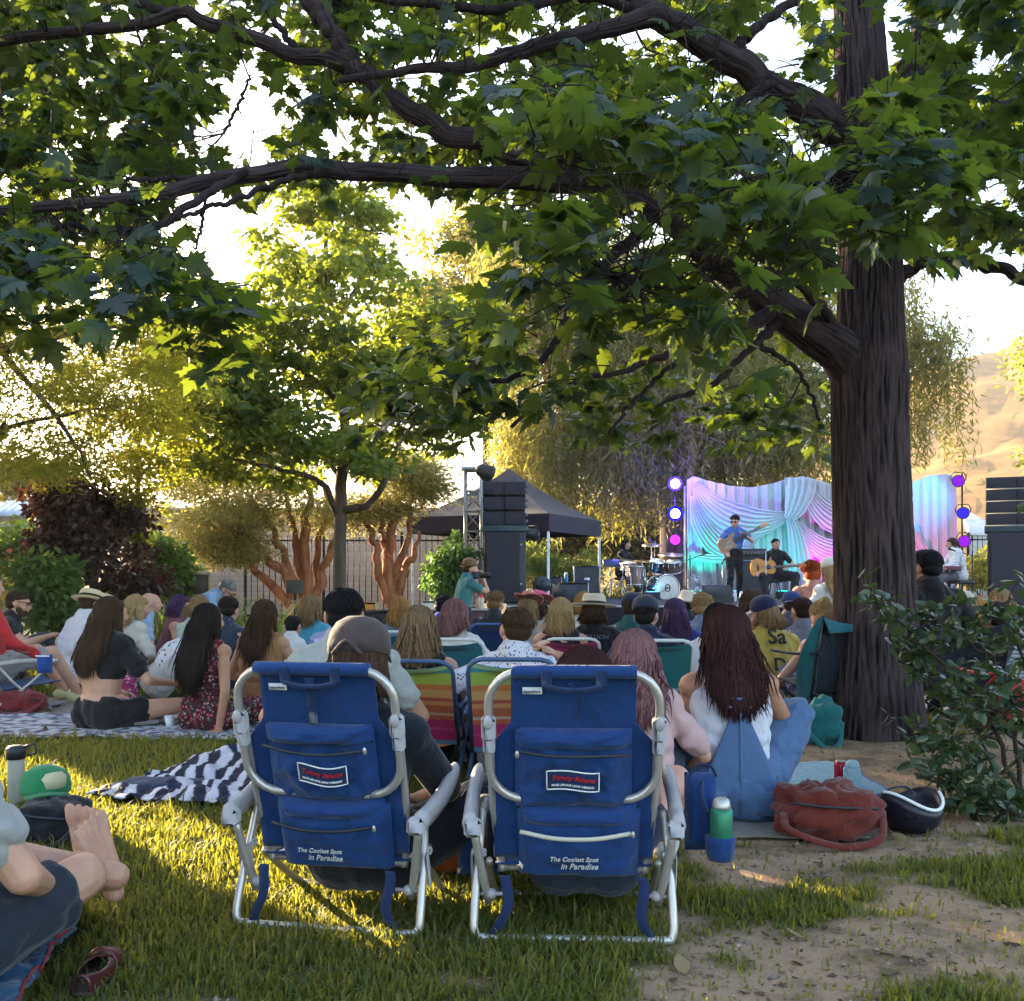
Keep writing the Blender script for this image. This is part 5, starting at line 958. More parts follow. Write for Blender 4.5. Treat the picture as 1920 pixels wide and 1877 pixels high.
    p=MB(); p.pillow(B(.012,.196,.006),.335,.055,.078,rt,20,8,.3,.008,7,seed+2); bl(p,'cooler_flap',BLUE)
    q=MB(); q.tube(smooth_path([B(-.15,.166,.075),B(-.05,.160,.1),B(.06,.160,.1),B(.16,.166,.078)],14),.005 if open_bag else .0065,6); bl(q,'cooler_zip',ZIP if open_bag else CREAM); bl(MB().ell(B(.166,.166,.085),(.006,.006,.011),rt,8),'cooler_zip_pull',ALU)
    t_=MB(); text(t_,'cool',B(.0,.092,.1045),1,rt,.135); text(t_,'para',B(.016,.068,.1045),1,rt,.105); bl(t_,'motto_lettering',mat((.55,.53,.48),rough=.6))
    # arms, legs
    for g in (-1,1):
        a=MB(); a.tube(smooth_path([A([g*.295,-.05,.345]),A([g*.30,.05,.355]),A([g*.305,.20,.385]),A([g*.30,.34,.43])],12),[.022]*10+[.020,.014],8,flat=1.5); a.box((g*.285,-.055,.335),(.05,.05,.05),None,.01); bl(a,'arm_rest',PLAST)
        l=MB(); l.tube(smooth_path([A([g*.285,-.03,.325]),A([g*.265,.0,.20]),A([g*.245,.03,.10])],8),.0125,9); bl(l,'arm_post',ALU)
        k=MB(); 
        for d in (-.016,.016): k.box((g*.280+d,.035,.185),(.006,.020,.115),rotx(.30),.003)
        k.box((g*.278,.055,.235),(.045,.022,.02),rotx(.3),.004); bl(k,'leg_bracket',PLAST)
        bl(MB().ell((g*.238,.02,.125),(.016,.016,.016)).bar((g*.20,.02,.125),(g*.27,.02,.125),.006),'pivot_knob',PLAST)
        w=MB(); w.grid(lambda u,v:tuple(A([g*.185+g*.03*v+(u-.5)*.03+.012*math.sin(v*6+g),-.02-.0*v-.03*math.sin(v*3),.19-.178*v])),2,12,close=.003); bl(w,'shoulder_strap',NAVYW)
    r=MB(); r.tube(smooth_path([A([-.268,.10,.355]),A([-.278,.05,.23]),A([-.285,-.01,.08]),A([-.28,-.025,.025]),A([-.24,-.03,.014]),A([0,-.03,.014]),A([.24,-.03,.014]),A([.28,-.025,.025]),A([.285,-.01,.08]),A([.278,.05,.23]),A([.268,.10,.355])],60),.0125,9); bl(r,'rear_leg',ALU)
    r=MB(); r.tube(smooth_path([A([-.25,.10,.2]),A([-.255,.25,.10]),A([-.245,.36,.03]),A([-.20,.385,.014]),A([.20,.385,.014]),A([.245,.36,.03]),A([.255,.25,.10]),A([.25,.10,.2])],40),.0115,9); bl(r,'front_leg',ALU)
    return T,B,c
beach_chair(617,3.04,-11,'left blue backpack beach chair with closed pouches and buckled strap, in the sunlit grass',True,1,1.3)
beach_chair(1075,2.95,-3,'right blue backpack beach chair with half open cooler pouch and glowing arm rest edge',False,-1,6.1)
def bottle(name,label,c,h,r,body,capc,capm=None,handle=False,group=None,rot=None):
    T=thing(name,label,'bottle',c,0,group)
    MB().lathe([(r*.92,0),(r,h*.03),(r,h*.74),(r*.86,h*.80)],rot=rot,n=18).build('body',body,T,world=False)
    MB().lathe([(r*.80,h*.79),(r*.84,h*.84),(r*.70,h*.95),(r*.45,h)],rot=rot,n=16).build('lid',capm or mat(capc,rough=.4),T,world=False)
    if handle: MB().tube(smooth_path([A([-r*.9,-.006,h*.82]),A([-r*1.1,-.02,h*.70]),A([-r*.9,-.035,h*.52]),A([-r*.2,-.04,h*.48]),A([r*.1,-.03,h*.62]),A([r*.1,-.02,h*.8])],16),.0045,8).build('handle',mat(capc,rough=.4),T,world=False)
    return T
def pouch_at(px,py,Y,wx,h,d,label,name='cooler_bag',m=BLUE,cat='bag'):
    b=P(px,py,Y); T=thing(name,label,cat,b); MB().pillow((0,d/2,h/2),wx,h,d,None,14,14,.25,.012,6,px*.1).build('bag_body',m,T,world=False)
    MB().tube(smooth_path([A([-wx*.4,0,h*.98]),A([-wx*.2,-.01,h*1.12]),A([wx*.2,-.01,h*1.12]),A([wx*.4,0,h*.98])],10),.008,6,flat=.5).build('handle',NAVYW,T,world=False); return T
b=P(1350,1612,3.05); T_=thing('bottle_holder','dark blue pouch hanging off the right chair arm with a green bottle in it','bottle holder',b)
MB().lathe([(.036,0),(.042,.02),(.044,.05),(.046,.07)],n=18).build('pouch',BLUE,T_,world=False); MB().tube(smooth_path([A([-.04,.0,.14]),A([-.06,.0,.20]),A([-.055,0,.235])],8),.008,6,flat=.4).build('strap',NAVYW,T_,world=False)
bottle('bottle','green metal bottle with steel lid in the pouch beside the right beach chair',tuple(b+A([.004,0,.03])),.155,.034,mat((.03,.20,.11),rough=.35,metal=.4),(.55,.5,.45),ALU)
pouch_at(1318,1600,3.12,.10,.24,.08,'slim dark blue side pouch on the right chair arm behind the green bottle','side_pouch')
cb=pouch_at(898,1650,3.35,.15,.27,.12,'blue insulated bag standing between the two beach chairs')
bottle('bottle','black bottle with silver lid poking out of the blue bag between the chairs',tuple(P(910,1620,3.26)),.22,.036,mat((.02,.02,.03),rough=.4),(.6,.6,.6),ALU)
pouch_at(832,1642,3.55,.13,.12,.12,'small orange bag on the grass under the left chair arm','soft_bag',cloth((.42,.09,.015)),'bag')

# ================================================================ other folding chairs in the crowd
STR=None
def stripe_cloth():
    m,t,o=nt('striped_cloth'); b=N(t,'ShaderNodeBsdfPrincipled',Roughness=.8); at=N(t,'ShaderNodeAttribute',attribute_name='tint'); rp=N(t,'ShaderNodeValToRGB'); rp.color_ramp.interpolation='CONSTANT'
    cs=[(0,(.06,.20,.30)),(.05,(.42,.02,.12)),(.17,(.48,.05,.16)),(.20,(.40,.02,.10)),(.30,(.46,.10,.04)),(.35,(.50,.30,.22)),(.38,(.40,.10,.04)),(.47,(.52,.22,.08)),(.52,(.40,.07,.05)),(.56,(.50,.28,.10)),(.66,(.48,.16,.04)),(.72,(.30,.40,.06)),(.86,(.05,.26,.28)),(.92,(.28,.42,.20)),(.96,(.05,.24,.30))]
    el=rp.color_ramp.elements
    while len(el)<len(cs): el.new(.5)
    for e,(p,c) in zip(el,cs): e.position=p; e.color=c4(c)
    t.links.new(at.outputs['Fac'],rp.inputs[0]); t.links.new(rp.outputs[0],b.inputs['Base Color']); t.links.new(b.outputs[0],o.inputs[0]); return m
STRIPE=stripe_cloth()
def lawn_chair(px,pytop,Y,w,fab,frame,label,face=-4,seat=.22,group='folding lawn chairs in the crowd',tall=None,bow=0.05):
    zt=H-(pytop-HY)/F*Y; c=(px-960)/F*Y; T=thing('lawn_chair',label,'chair',(c,Y,0),math.radians(face),group); hw=w/2; bl=lambda mb,n,m: mb.build(n,m,T,world=False)
    rec=.22; h=zt-seat; 
    def Bk(x,v): return A([x,-.12-rec*v-.02,seat-.04+(h+.03)*v])
    q=MB(); q.tube([Bk(-hw,0),Bk(-hw,.86)]+[Bk(x,v) for x,v in ((-hw+.008,.93),(-hw+.035,.98),(-hw+.07,1.0))]+[Bk(x,1.0) for x in np.linspace(-hw+.1,hw-.1,5)]+[Bk(x,v) for x,v in ((hw-.07,1.0),(hw-.035,.98),(hw-.008,.93))]+[Bk(hw,.86),Bk(hw,0)],.0115,9); bl(q,'back_frame',frame)
    q=MB(); nu,nv=16,18; V=[];Fc=[];tt=[]
    for o in (0,1):
        for j in range(nv+1):
            v=j/nv*.97
            for i in range(nu+1):
                u=i/nu; p=Bk((u-.5)*2*(hw-.012),v)+A([0,bow*math.sin(math.pi*u)*(.4+.6*math.sin(math.pi*v))-.006*o,-(.03*math.sin(math.pi*u) if v>.9 else 0)]); V.append(p); tt.append(v)
    k=(nu+1)*(nv+1); 
    for o in (0,1):
        for j in range(nv):
            for i in range(nu):
                f=[o*k+j*(nu+1)+i,o*k+j*(nu+1)+i+1,o*k+(j+1)*(nu+1)+i+1,o*k+(j+1)*(nu+1)+i]; Fc.append(tuple(f if o else f[::-1]))
    q.add(V,Fc); q.t=[A(tt)]; bl(q,'back_fabric',fab)
    q=MB(); q.grid(lambda u,v:((u-.5)*2*(hw-.012),-.14+.44*v,seat-.03+.05*v-.03*math.sin(math.pi*u)),8,8,close=.006); bl(q,'seat_fabric',fab)
    for g in (-1,1):
        bl(MB().tube(smooth_path([A([g*(hw+.02),-.22,seat+.16]),A([g*(hw+.025),.0,seat+.18]),A([g*(hw+.02),.26,seat+.17])],8),.014,8,flat=1.4),'arm_rest',frame)
        bl(MB().tube(smooth_path([A([g*(hw+.015),-.18,seat+.16]),A([g*(hw+.01),-.02,seat-.02]),A([g*(hw+.01),.22,.012])],10),.011,8),'leg',frame)
        bl(MB().tube(smooth_path([A([g*(hw+.015),.22,seat+.16]),A([g*(hw+.01),.02,seat-.02]),A([g*(hw+.01),-.26,.012])],10),.011,8),'leg',frame)
    q=MB(); q.bar((-hw,-.26,.012),(hw,-.26,.012),.010).bar((-hw,.22,.012),(hw,.22,.012),.010); bl(q,'foot_bar',frame)
    return T
WF=mat((.60,.60,.60),rough=.4,var=.04); BF=mat((.06,.11,.22),rough=.4,metal=.3); TEALF=cloth((.012,.14,.20),folds=.3,fscale=5); GREENF=cloth((.012,.13,.14),folds=.3,fscale=5)
lawn_chair(795,1226,5.45,.42,STRIPE,BF,'rainbow striped folding chair with the streaked hair woman in it',face=-6)
lawn_chair(968,1222,5.2,.42,STRIPE,BF,'rainbow striped folding chair with the dotted shirt man in it',face=-4)
lawn_chair(858,1190,6.9,.50,TEALF,WF,'teal folding chair with white frame under the pink haired woman',face=-10,bow=.10)
lawn_chair(1228,1192,6.9,.42,GREENF,WF,'green folding chair with white frame under the navy cap',face=-2)
lawn_chair(1070,1190,7.7,.40,cloth((.36,.03,.10)),WF,'magenta folding chair with white frame under the ash blonde woman',face=-2)
lawn_chair(735,1178,8.6,.45,TEALF,WF,'teal folding chair with white frame left of the streaked hair woman',face=-6)
lawn_chair(928,1165,9.4,.36,BLUE,mat((.03,.10,.28),rough=.4),'bright blue folding chair beside the dotted shirt man',face=-6)
lawn_chair(24,1185,8.0,.50,cloth((.02,.05,.16)),ALU,'navy folding chair with pale arm rests at the left edge',face=-50)
b=P(84,1262,7.7); T_=thing('cup_pouch','bright blue cup pouch with white edge hanging from the left edge chair','pouch',b); MB().pillow((0,0,.07),.11,.14,.06,rotz(.2),10,10,.3,.004,5,2).build('pouch',cloth((.015,.06,.25)),T_,world=False); MB().bar((-.055,-.03,.13),(.055,-.05,.13),.006).build('trim',WHITE,T_,world=False)
def camp_chair(px,pytop,Y,w,fab,side,label,face=6,seat=.34):
    zt=H-(pytop-HY)/F*Y; c=(px-960)/F*Y; T=thing('camp_chair',label,'chair',(c,Y,0),math.radians(face),'quad camp chairs'); hw=w/2; bl=lambda mb,n,m: mb.build(n,m,T,world=False); pole=mat((.015,.015,.02),rough=.4)
    q=MB(); q.grid(lambda u,v:((u-.5)*2*(hw*(.86+.14*v)),-.16-.16*v+.09*math.sin(math.pi*u)*(.4+.6*v),seat-.05+(zt-seat+.05)*v-(.05*math.sin(math.pi*u) if v>.85 else 0)),18,16,close=.008); bl(q,'back_fabric',fab)
    q=MB(); q.grid(lambda u,v:((u-.5)*2*hw*(.86+.17*v),-.335+.085*math.sin(math.pi*u)-.01,zt-.10+.10*v-(.05*math.sin(math.pi*u)*v)),18,3,close=.004); bl(q,'top_panel',side)
    q=MB(); q.grid(lambda u,v:((u-.5)*2*hw*.9,-.17+.46*v,seat-.06*math.sin(math.pi*u)*math.sin(math.pi*v)+.04*v),10,10,close=.008); bl(q,'seat_fabric',fab)
    for g in (-1,1):
        q=MB(); q.grid(lambda u,v:tuple(A([g*(hw*(.86+.14*v))+g*.09*math.sin(math.pi*v*.9)*(u),-.17-.16*v+.18*u*(1-v),seat-.05+(zt-seat+.05)*v-.06*u*(1-v)])),5,12,close=.005); bl(q,'side_panel',side)
        bl(MB().bar((g*hw,-.33,zt+.01),(g*hw*.98,-.18,.30),.011),'back_pole',pole)
        bl(MB().bar((g*hw*.98,-.20,.34),(-g*hw*.98,-.26,.012),.010),'leg',pole); bl(MB().bar((g*hw*.98,-.24,.012),(g*hw*.98,.26,.34),.010),'leg',pole); bl(MB().bar((g*hw*.95,.28,.34),(-g*hw*.95,.30,.012),.010),'leg',pole)
        bl(MB().tube(smooth_path([A([g*(hw+.01),-.30,seat+.24]),A([g*(hw+.02),0,seat+.22]),A([g*(hw+.01),.28,seat+.22])],8),.022,8,flat=.4),'arm_rest',fab)
    return T
camp_chair(1560,1152,6.55,.52,cloth((.006,.008,.012)),cloth((.012,.10,.12)),'black camp chair with green side panels leaning against the big trunk',face=14)
camp_chair(1772,1165,6.85,.56,cloth((.008,.009,.014)),cloth((.010,.011,.016)),'black camp chair with crossed legs right of the big trunk',face=4)
camp_chair(1915,1252,5.6,.46,cloth((.34,.012,.02)),cloth((.30,.012,.02)),'red camp chair behind the leafy shrub at the right edge',face=-4,seat=.3)

# ================================================================ things lying on the lawn
def drape_sheet(name,label,x0,x1,y0,y1,m,hfn,nx=40,ny=30,cat='blanket',rot=0.0,th=.008,tintfn=None,border=None):
    cx,cy=(x0+x1)/2,(y0+y1)/2; q=MB(); c,s=math.cos(rot),math.sin(rot)
    def fn(u,v):
        x,y=(u-.5)*(x1-x0),(v-.5)*(y1-y0); x+=.02*fbm(v*4,1,cx); y+=.02*fbm(u*4,2,cy); return (c*x-s*y,s*x+c*y,.012+th+hgt(cx+x,cy+y)+hfn(u,v))
    q.grid(fn,nx,ny,close=th)
    if tintfn: q.t=[A([tintfn(i%(nx+1)/nx,(i//(nx+1))%(ny+1)/ny) for i in range(q.n)])]
    KEEP.append((x0+.03,x1-.03,y0+.03,y1-.03)); o=q.build(name,m,None,loc=None); o.location=(cx,cy,0); tag(o,label,cat)
    if border: 
        e=MB(); e.tube([A(fn(u,0))+A([0,0,-.001]) for u in np.linspace(0,1,60)]+[A(fn(1,v)) for v in np.linspace(0.03,1,60)],.004,6); e.build('edging',border,o,world=False)
    return o
stripe2=tinted((.03,.03,.05),(.55,.53,.60),rough=.85,spec=.1,key='stp')
def zebra(u,v): return 1.0 if math.sin((u*11.0+v*4+1.1*fbm(u*2.2,v*2.2,3))*5.2)>.05 else 0.0
drape_sheet('beach_towel','crumpled towel with black and white stripes lying left of the left beach chair',-1.86,-.95,4.6,5.6,stripe2,lambda u,v:.07*sstep(.35,.75,v)*sstep(0,.25,u)*sstep(1.05,.9,v)+.05*abs(fbm(u*5,v*5,1))+.02,170,120,'towel',tintfn=zebra,rot=-.25)
b=G(300,1487); q=MB(); q.grid(lambda u,v:((u-.5)*.55,(v-.5)*.25,.03+.05*math.sin(math.pi*u)*math.sin(math.pi*v)+.02*fbm(u*4,v*4,2)),18,12,close=.01); o=q.build('folded_shirt',cloth((.02,.03,.07)),None); o.location=tuple(b); tag(o,'dark blue cloth bundled at the end of the striped towel','cloth')
bl_m=tinted((.05,.05,.08),(.50,.48,.52),rough=.85,spec=.1,key='bl')
patt=lambda u,v: 1.0 if fbm(u*26,v*18,2,2)>-.05 else 0.1
drape_sheet('picnic_blanket','thin black and white patterned picnic blanket under the woman in the crop top',-3.9,-2.15,6.55,7.7,bl_m,lambda u,v:.012*abs(fbm(u*8,v*8,4)),70,40,tintfn=patt)
drape_sheet('picnic_blanket','pale mottled picnic blanket under the woman in the floral jumpsuit',-2.5,-1.65,6.5,7.6,bl_m,lambda u,v:.012*abs(fbm(u*8,v*8,9)),50,40,tintfn=lambda u,v:patt(u+3,v+1))
drape_sheet('picnic_blanket','flat grey blue blanket under the maroon bag at the left edge',-4.6,-3.65,7.5,8.4,cloth((.16,.18,.25)),lambda u,v:.01*abs(fbm(u*6,v*6,1)))
def bag(name,label,c,size,m,seed,dent=.25,rz=0.0,cat='bag',strap=True):
    T=thing(name,label,cat,c,rz); w,d,h=size; q=MB(); q.ell((0,0,h*.45),(w/2,d/2,h*.5),None,36,m=22); V=q.v[0]
    for i,p in enumerate(V):
        n=nz(p-A([0,0,h*.45])); f=1+dent*fbm(n[0]*2.2+seed,n[1]*2.2,n[2]*2.2,4); sq=1/max(abs(n[0])**3+abs(n[1])**3+abs(n[2])**3,.3)**(1/3)*.86; V[i]=A([p[0]*f*sq,p[1]*f*sq,max(.002,h*.45+(p[2]-h*.45)*f*sq)])
    q.build('bag_body',m,T,world=False)
    z=MB(); z.tube(smooth_path([A([-w*.38,-d*.25,h*.72]),A([-w*.1,-d*.38,h*.66]),A([w*.2,-d*.40,h*.62]),A([w*.38,-d*.25,h*.55])],12),.006,6); z.build('zip',ZIP,T,world=False)
    if strap: MB().tube(smooth_path([A([-w*.40,-d*.1,h*.5]),A([-w*.46,-d*.45,h*.35]),A([-w*.1,-d*.62,h*.10]),A([w*.25,-d*.55,h*.16]),A([w*.42,-d*.2,h*.5])],20),.016,8,flat=.35).build('strap',m,T,world=False)
    return T
RUST=cloth((.115,.017,.011),folds=.7,fscale=9)
bag('backpack','slumped rust red backpack lying on the bare ground right of the dungarees',G(1548,1572),(.50,.34,.235),RUST,3.1,.38,.2)
bag('duffel_bag','maroon duffel bag on the blanket at the left edge',G(40,1338),(.42,.28,.20),cloth((.16,.02,.022),folds=.6),8.,.25,.1)
bag('backpack','small black bag on the grass with a green cap resting on it',G(100,1578),(.34,.30,.19),cloth((.010,.010,.013)),5.,.2)
bag('backpack','teal green backpack leaning against the foot of the big trunk',tuple(P(1543,1380,6.15)*A([1,1,0])),(.24,.22,.36),cloth((.012,.12,.12),folds=.5),1.4,.22)
def lying_cap():
    c=G(85,1560)+A([0,0,.165]); T=thing('baseball_cap','green and cream trucker cap lying on the black bag','cap',c,.5)
    MB().lathe([(.098,0),(.10,.02),(.095,.055),(.078,.085),(.045,.105),(.01,.11)],n=24,sy=1.1).build('crown',cloth((.02,.18,.07),folds=.2),T,world=False)
    MB().lathe([(.070,.016),(.072,.055),(.05,.075),(.01,.08)],c=(.02,-.045,.012),n=18,sx=.8).build('front_panel',cloth((.50,.44,.28),folds=.15),T,world=False)
    q=MB(); q.grid(lambda u,v:((u-.5)*.17*(1-.15*v),-.09-.075*v*(1-(2*u-1)**2*.35),.012-.015*(2*u-1)**2),10,6,close=.006); q.build('visor',cloth((.02,.16,.06),folds=.2),T,world=False)
lying_cap()
def cup():
    c=P(30,1432,4.6); c[2]=.0; z=P(30,1432,4.6)[2]; T=thing('travel_mug','pale travel mug with black lid and square handle by the man in the corner','mug',(c[0],c[1],0)); h=z+.07
    MB().lathe([(.035,0),(.036,h-.05),(.038,h-.045)],n=16).build('body',mat((.5,.48,.44),rough=.5),T,world=False); MB().lathe([(.041,h-.048),(.041,h),(.03,h+.012)],n=16).build('lid',ZIP,T,world=False); MB().tube([A([.03,0,h+.005]),A([.085,0,h+.02]),A([.09,0,h-.02]),A([.05,0,h-.035])],.006,6).build('handle',ZIP,T,world=False)
cup()
QUILT=cloth((.016,.055,.11),folds=.8,fscale=16)
drape_sheet('puffy_blanket','quilted blue puffy blanket with red edging under the man in the corner',-2.12,-1.20,2.16,3.08,QUILT,lambda u,v:.035*abs(math.sin(v*9+.8*fbm(u*3,v*3,1)))**.6+.02*fbm(u*9,v*14,3)+.02,60,60,border=mat((.20,.02,.02),rough=.7),th=.02,rot=.22)
drape_sheet('hand_towel','pale blue towel spread on the bare ground behind the rust red backpack',1.32,1.80,4.75,5.55,cloth((.20,.33,.40),folds=.5,fscale=18),lambda u,v:.012*abs(fbm(u*7,v*7,1))+.004,30,30,'towel',border=mat((.08,.14,.36)))
drape_sheet('ground_mat','worn grey brown mat under the woman in dungarees',.72,1.42,4.05,4.75,cloth((.16,.14,.12)),lambda u,v:.006*fbm(u*5,v*5,1),20,20,'mat')
drape_sheet('ground_sheet','black ground sheet on the gravel between the two beach chairs',-.62,.0,5.6,6.6,cloth((.012,.012,.022)),lambda u,v:.05*abs(fbm(u*4,v*4,1)),26,26,'mat')
b=G(1598,1490); bottle('water_bottle','pale blue water bottle with loop handle and dark pattern by the blue towel',tuple(b),.165,.042,printed((.30,.42,.48),[(.05,.05,.08),(.16,.12,.18),(.30,.42,.48)],26,.38),(.30,.45,.50),handle=True)
b=G(1588,1484)+A([-.02,.03,0]); T_=thing('drink_can','red drink can half hidden behind the pale blue water bottle','can',b); MB().lathe([(.028,0),(.033,.012),(.033,.128),(.027,.142)],n=18).build('can_body',mat((.42,.02,.05),rough=.3,metal=.5),T_,world=False); MB().lathe([(.026,.140),(.0255,.146),(.01,.143)],n=16).build('can_top',ALU,T_,world=False)
b=G(1705,1556); T_=thing('bike_helmet','black helmet with a white rim stripe lying upside down on the grass','helmet',b,.15)
def helm():
    q=MB(); q.lathe([(.02,.0),(.08,.008),(.118,.05),(.128,.10),(.124,.135),(.112,.135),(.11,.10),(.09,.05),(.01,.03)],n=30,sy=1.1); V=q.v[0]
    for p in V: p[2]+= .03*math.sin(math.atan2(p[1],p[0])*2+.8)*(p[2]/.135)
    q.build('shell',mat((.012,.011,.020),rough=.35),T_,world=False)
    e=MB(); e.tube([A([.125*math.cos(a),.137*math.sin(a),.138+.03*math.sin(a*2+.8)]) for a in np.linspace(math.pi*1.02,math.pi*1.98,26)],.007,7); e.build('rim_stripe',WHITE,T_,world=False)
    e=MB(); e.tube(smooth_path([A([-.11,.02,.13]),A([-.10,-.02,.175]),A([-.04,-.03,.185]),A([.02,.0,.15])],14),.007,6,flat=.4); e.build('strap',NAVYW,T_,world=False)
    for i in range(4): MB().box((-.07+.03*i,-.128+.01*abs(i-1.5),.085),(.018,.02,.012),rotz(.1*(i-1.5)),.004).build('vent',mat((.002,.002,.003)),T_,world=False)
helm()
b=G(1285,1425); T_=thing('sneakers','pair of black and white sneakers left of the dungarees','shoes',b)
for i,dx in enumerate((-.05,.06)):
    q=MB(); q.cap((dx,-.06,.045),(dx+.02,.12,.035),.045,.034,12); q.cap((dx,-.08,.06),(dx,-.03,.09),.036,.03,12); q.build('shoe_upper',cloth((.012,.012,.016)),T_,world=False,vox=.009); MB().box((dx+.01,.03,.012),(.085,.27,.024),rotz(-.1),.01).build('sole',WHITE,T_,world=False)
T_=thing('loafer','empty oxblood leather slip on shoe with pale insole at the bottom edge','shoe',(-1.075,2.66,0),.10)
def loafer():
    n=26; V=[]; Fc=[]; k=30
    prof=lambda t:(.030+.020*math.sin(math.pi*min(1,t*1.15))**.7 if t<.97 else .02)
    LE=MB(); lea=mat((.055,.010,.012),rough=.30,var=.3,scale=18,spec=.5)
    def fn(u,v):   # u along heel..toe, v across
        w_=.047*(math.sin(math.pi*(.07+.86*u))**.45)*(.88+.14*u); h_=.055-.016*u-.02*sstep(.85,1,u); a=math.pi*v
        return (w_*math.cos(a),-.14+.285*u,.012+h_*max(0,math.sin(a))**.55)
    V=A([fn(i/k,j/n) for j in range(n+1) for i in range(k+1)]); 
    for j in range(n):
        for i in range(k):
            u,v=(i+.5)/k,(j+.5)/n
            if ((u-.30)/.27)**2+((v-.5)/.27)**2<1: continue
            Fc.append((j*(k+1)+i,j*(k+1)+i+1,(j+1)*(k+1)+i+1,(j+1)*(k+1)+i))
    LE.add(V,Fc); o=LE.build('upper',lea,T_,world=False); m=o.modifiers.new('Thickness','SOLIDIFY'); m.thickness=.004
    q=MB(); q.grid(lambda u,v:(.047*(math.sin(math.pi*(.07+.86*u))**.45)*(.88+.14*u)*1.06*(2*v-1),-.143+.29*u,.012),30,8,close=.012); q.build('sole',mat((.03,.015,.012),rough=.6),T_,world=False)
    q=MB(); q.grid(lambda u,v:(.040*(2*v-1)*(math.sin(math.pi*(.1+.8*u))**.4),-.13+.18*u,.020),14,6,close=.003); q.build('insole',mat((.42,.30,.22),rough=.7),T_,world=False); MB().box((.0,-.03,.023),(.05,.05,.003),None).build('heel_label',mat((.16,.17,.19),rough=.7),T_,world=False)
    MB().tube(smooth_path([A([-.047,.035,.03]),A([-.026,.038,.062]),A([.0,.04,.068]),A([.026,.038,.062]),A([.047,.035,.03])],16),.014,8,flat=.22).build('vamp_band',mat((.085,.014,.014),rough=.32,spec=.5),T_,world=False)
loafer()
def small_items():
    c=G(268,1366); T=thing('folder','grey cardboard folder lying beside the crop top woman on her blanket','folder',c); MB().box((0,0,.05),(.24,.18,.014),rotz(.2)@roty(-.06),.003).build('cover',mat((.22,.20,.19)),T,world=False); MB().box((0,0,.042),(.225,.165,.008),rotz(.2)@roty(-.06)).build('pages',mat((.5,.48,.45)),T,world=False)
    c=G(318,1368); T=thing('paper_cup','small white paper cup on the blanket between the two women','cup',c); MB().lathe([(.024,0.02),(.034,.09)],n=14).build('cup_body',WHITE,T,world=False); MB().lathe([(.036,.088),(.036,.094),(.033,.096)],n=14).build('rim',WHITE,T,world=False)
    c=G(258,1284); T=thing('snack_bag','shiny open snack bag lying beside the hunched woman','bag',c); MB().pillow((0,0,.06),.26,.10,.05,rotz(.4)@rotx(-.9),12,8,.4,.01,6,3).build('wrapper',mat((.45,.45,.40),rough=.3,metal=.2,var=.4,scale=20),T,world=False); MB().ell((.12,.04,.09),(.02,.02,.02)).build('label_patch',REDT,T,world=False)
    bag('tote_bag','plum patterned cloth bag beside the hunched woman',G(285,1286),(.34,.22,.13),printed((.10,.02,.06),[(.35,.1,.2),(.06,.01,.04)],30,.35),2.,.25)
    bag('tote_bag','soft magenta and white patterned bag behind the crop top woman',tuple(P(232,1270,8.4)*A([1,1,0])),(.25,.2,.28),printed((.32,.03,.12),[(.5,.4,.4),(.1,.01,.05)],34,.35),6.,.2)
small_items()
# leafy shrub reaching in from the right
def shrub():
    b=G(1895,1490); b[1]-=.2; T=thing('shrub','dark glossy leaved shrub reaching in from the right edge in front of the trunk','shrub',b); wm=mat((.045,.03,.022),rough=.8,var=.3,scale=20)
    Ls=[[(1905,1500,5.0,5),(1880,1400,5.0,4.5),(1820,1290,4.95,4),(1740,1220,4.9,3),(1690,1170,4.85,2),(1645,1130,4.8,1)],[(1915,1490,5.0,5),(1900,1330,4.9,4),(1860,1240,4.8,3),(1800,1190,4.7,2),(1760,1160,4.7,1)],[(1905,1500,4.9,4),(1840,1440,4.8,3),(1770,1400,4.7,2),(1720,1370,4.7,1)],[(1920,1500,4.8,4),(1930,1300,4.7,3),(1900,1180,4.6,2),(1890,1120,4.6,1)],[(1880,1400,5.0,4),(1800,1340,5,3),(1740,1270,5,2),(1700,1220,5,1)],[(1905,1500,4.7,4),(1850,1480,4.6,3),(1790,1470,4.5,2),(1750,1430,4.5,1)],[(1915,1510,4.5,3),(1880,1520,4.4,2),(1830,1500,4.4,2),(1800,1480,4.4,1)],[(1900,1330,4.9,3),(1850,1330,4.7,2),(1800,1290,4.6,1)]]
    pts=[]
    for i,l in enumerate(Ls): p,r=limb_pts(l,26); p=wob(p,.03,1.2,i*4.); MB().tube(p,r,7).build('branch',wm,T); pts.append(p)
    C=[];Nn=[];Ax=[];S=[]
    tw=MB()
    for p in pts:
        for i in range(4,26):
            for _ in range((1+(R.random()<.25)) if i<24 else 3):
                q=p[i]+NR.normal(size=3)*A([.045,.06,.04]); d=nz(NR.normal(size=3)*A([1,1,.5])+A([0,0,.25])); L=R.uniform(.05,.13); e=q+d*L; tw.tube([p[i],q,e],[.003,.0025,.0012],4)
                for k in range(6): f=(k+1)/6; C.append(q*(1-f)+e*f+NR.normal(size=3)*.008); Nn.append(A([0,0,1])+NR.normal(size=3)*.7); Ax.append(d+NR.normal(size=3)*.7); S.append(R.uniform(.045,.08))
    tw.build('twigs',wm,T); leaves('foliage',A(C),A(Nn),A(Ax),A(S),OVAL,tinted((.016,.034,.018),(.045,.075,.028),rough=.32,spec=.5,trans=(.12,.18,.03),tw=.25,key='shr'),T,b)
shrub()
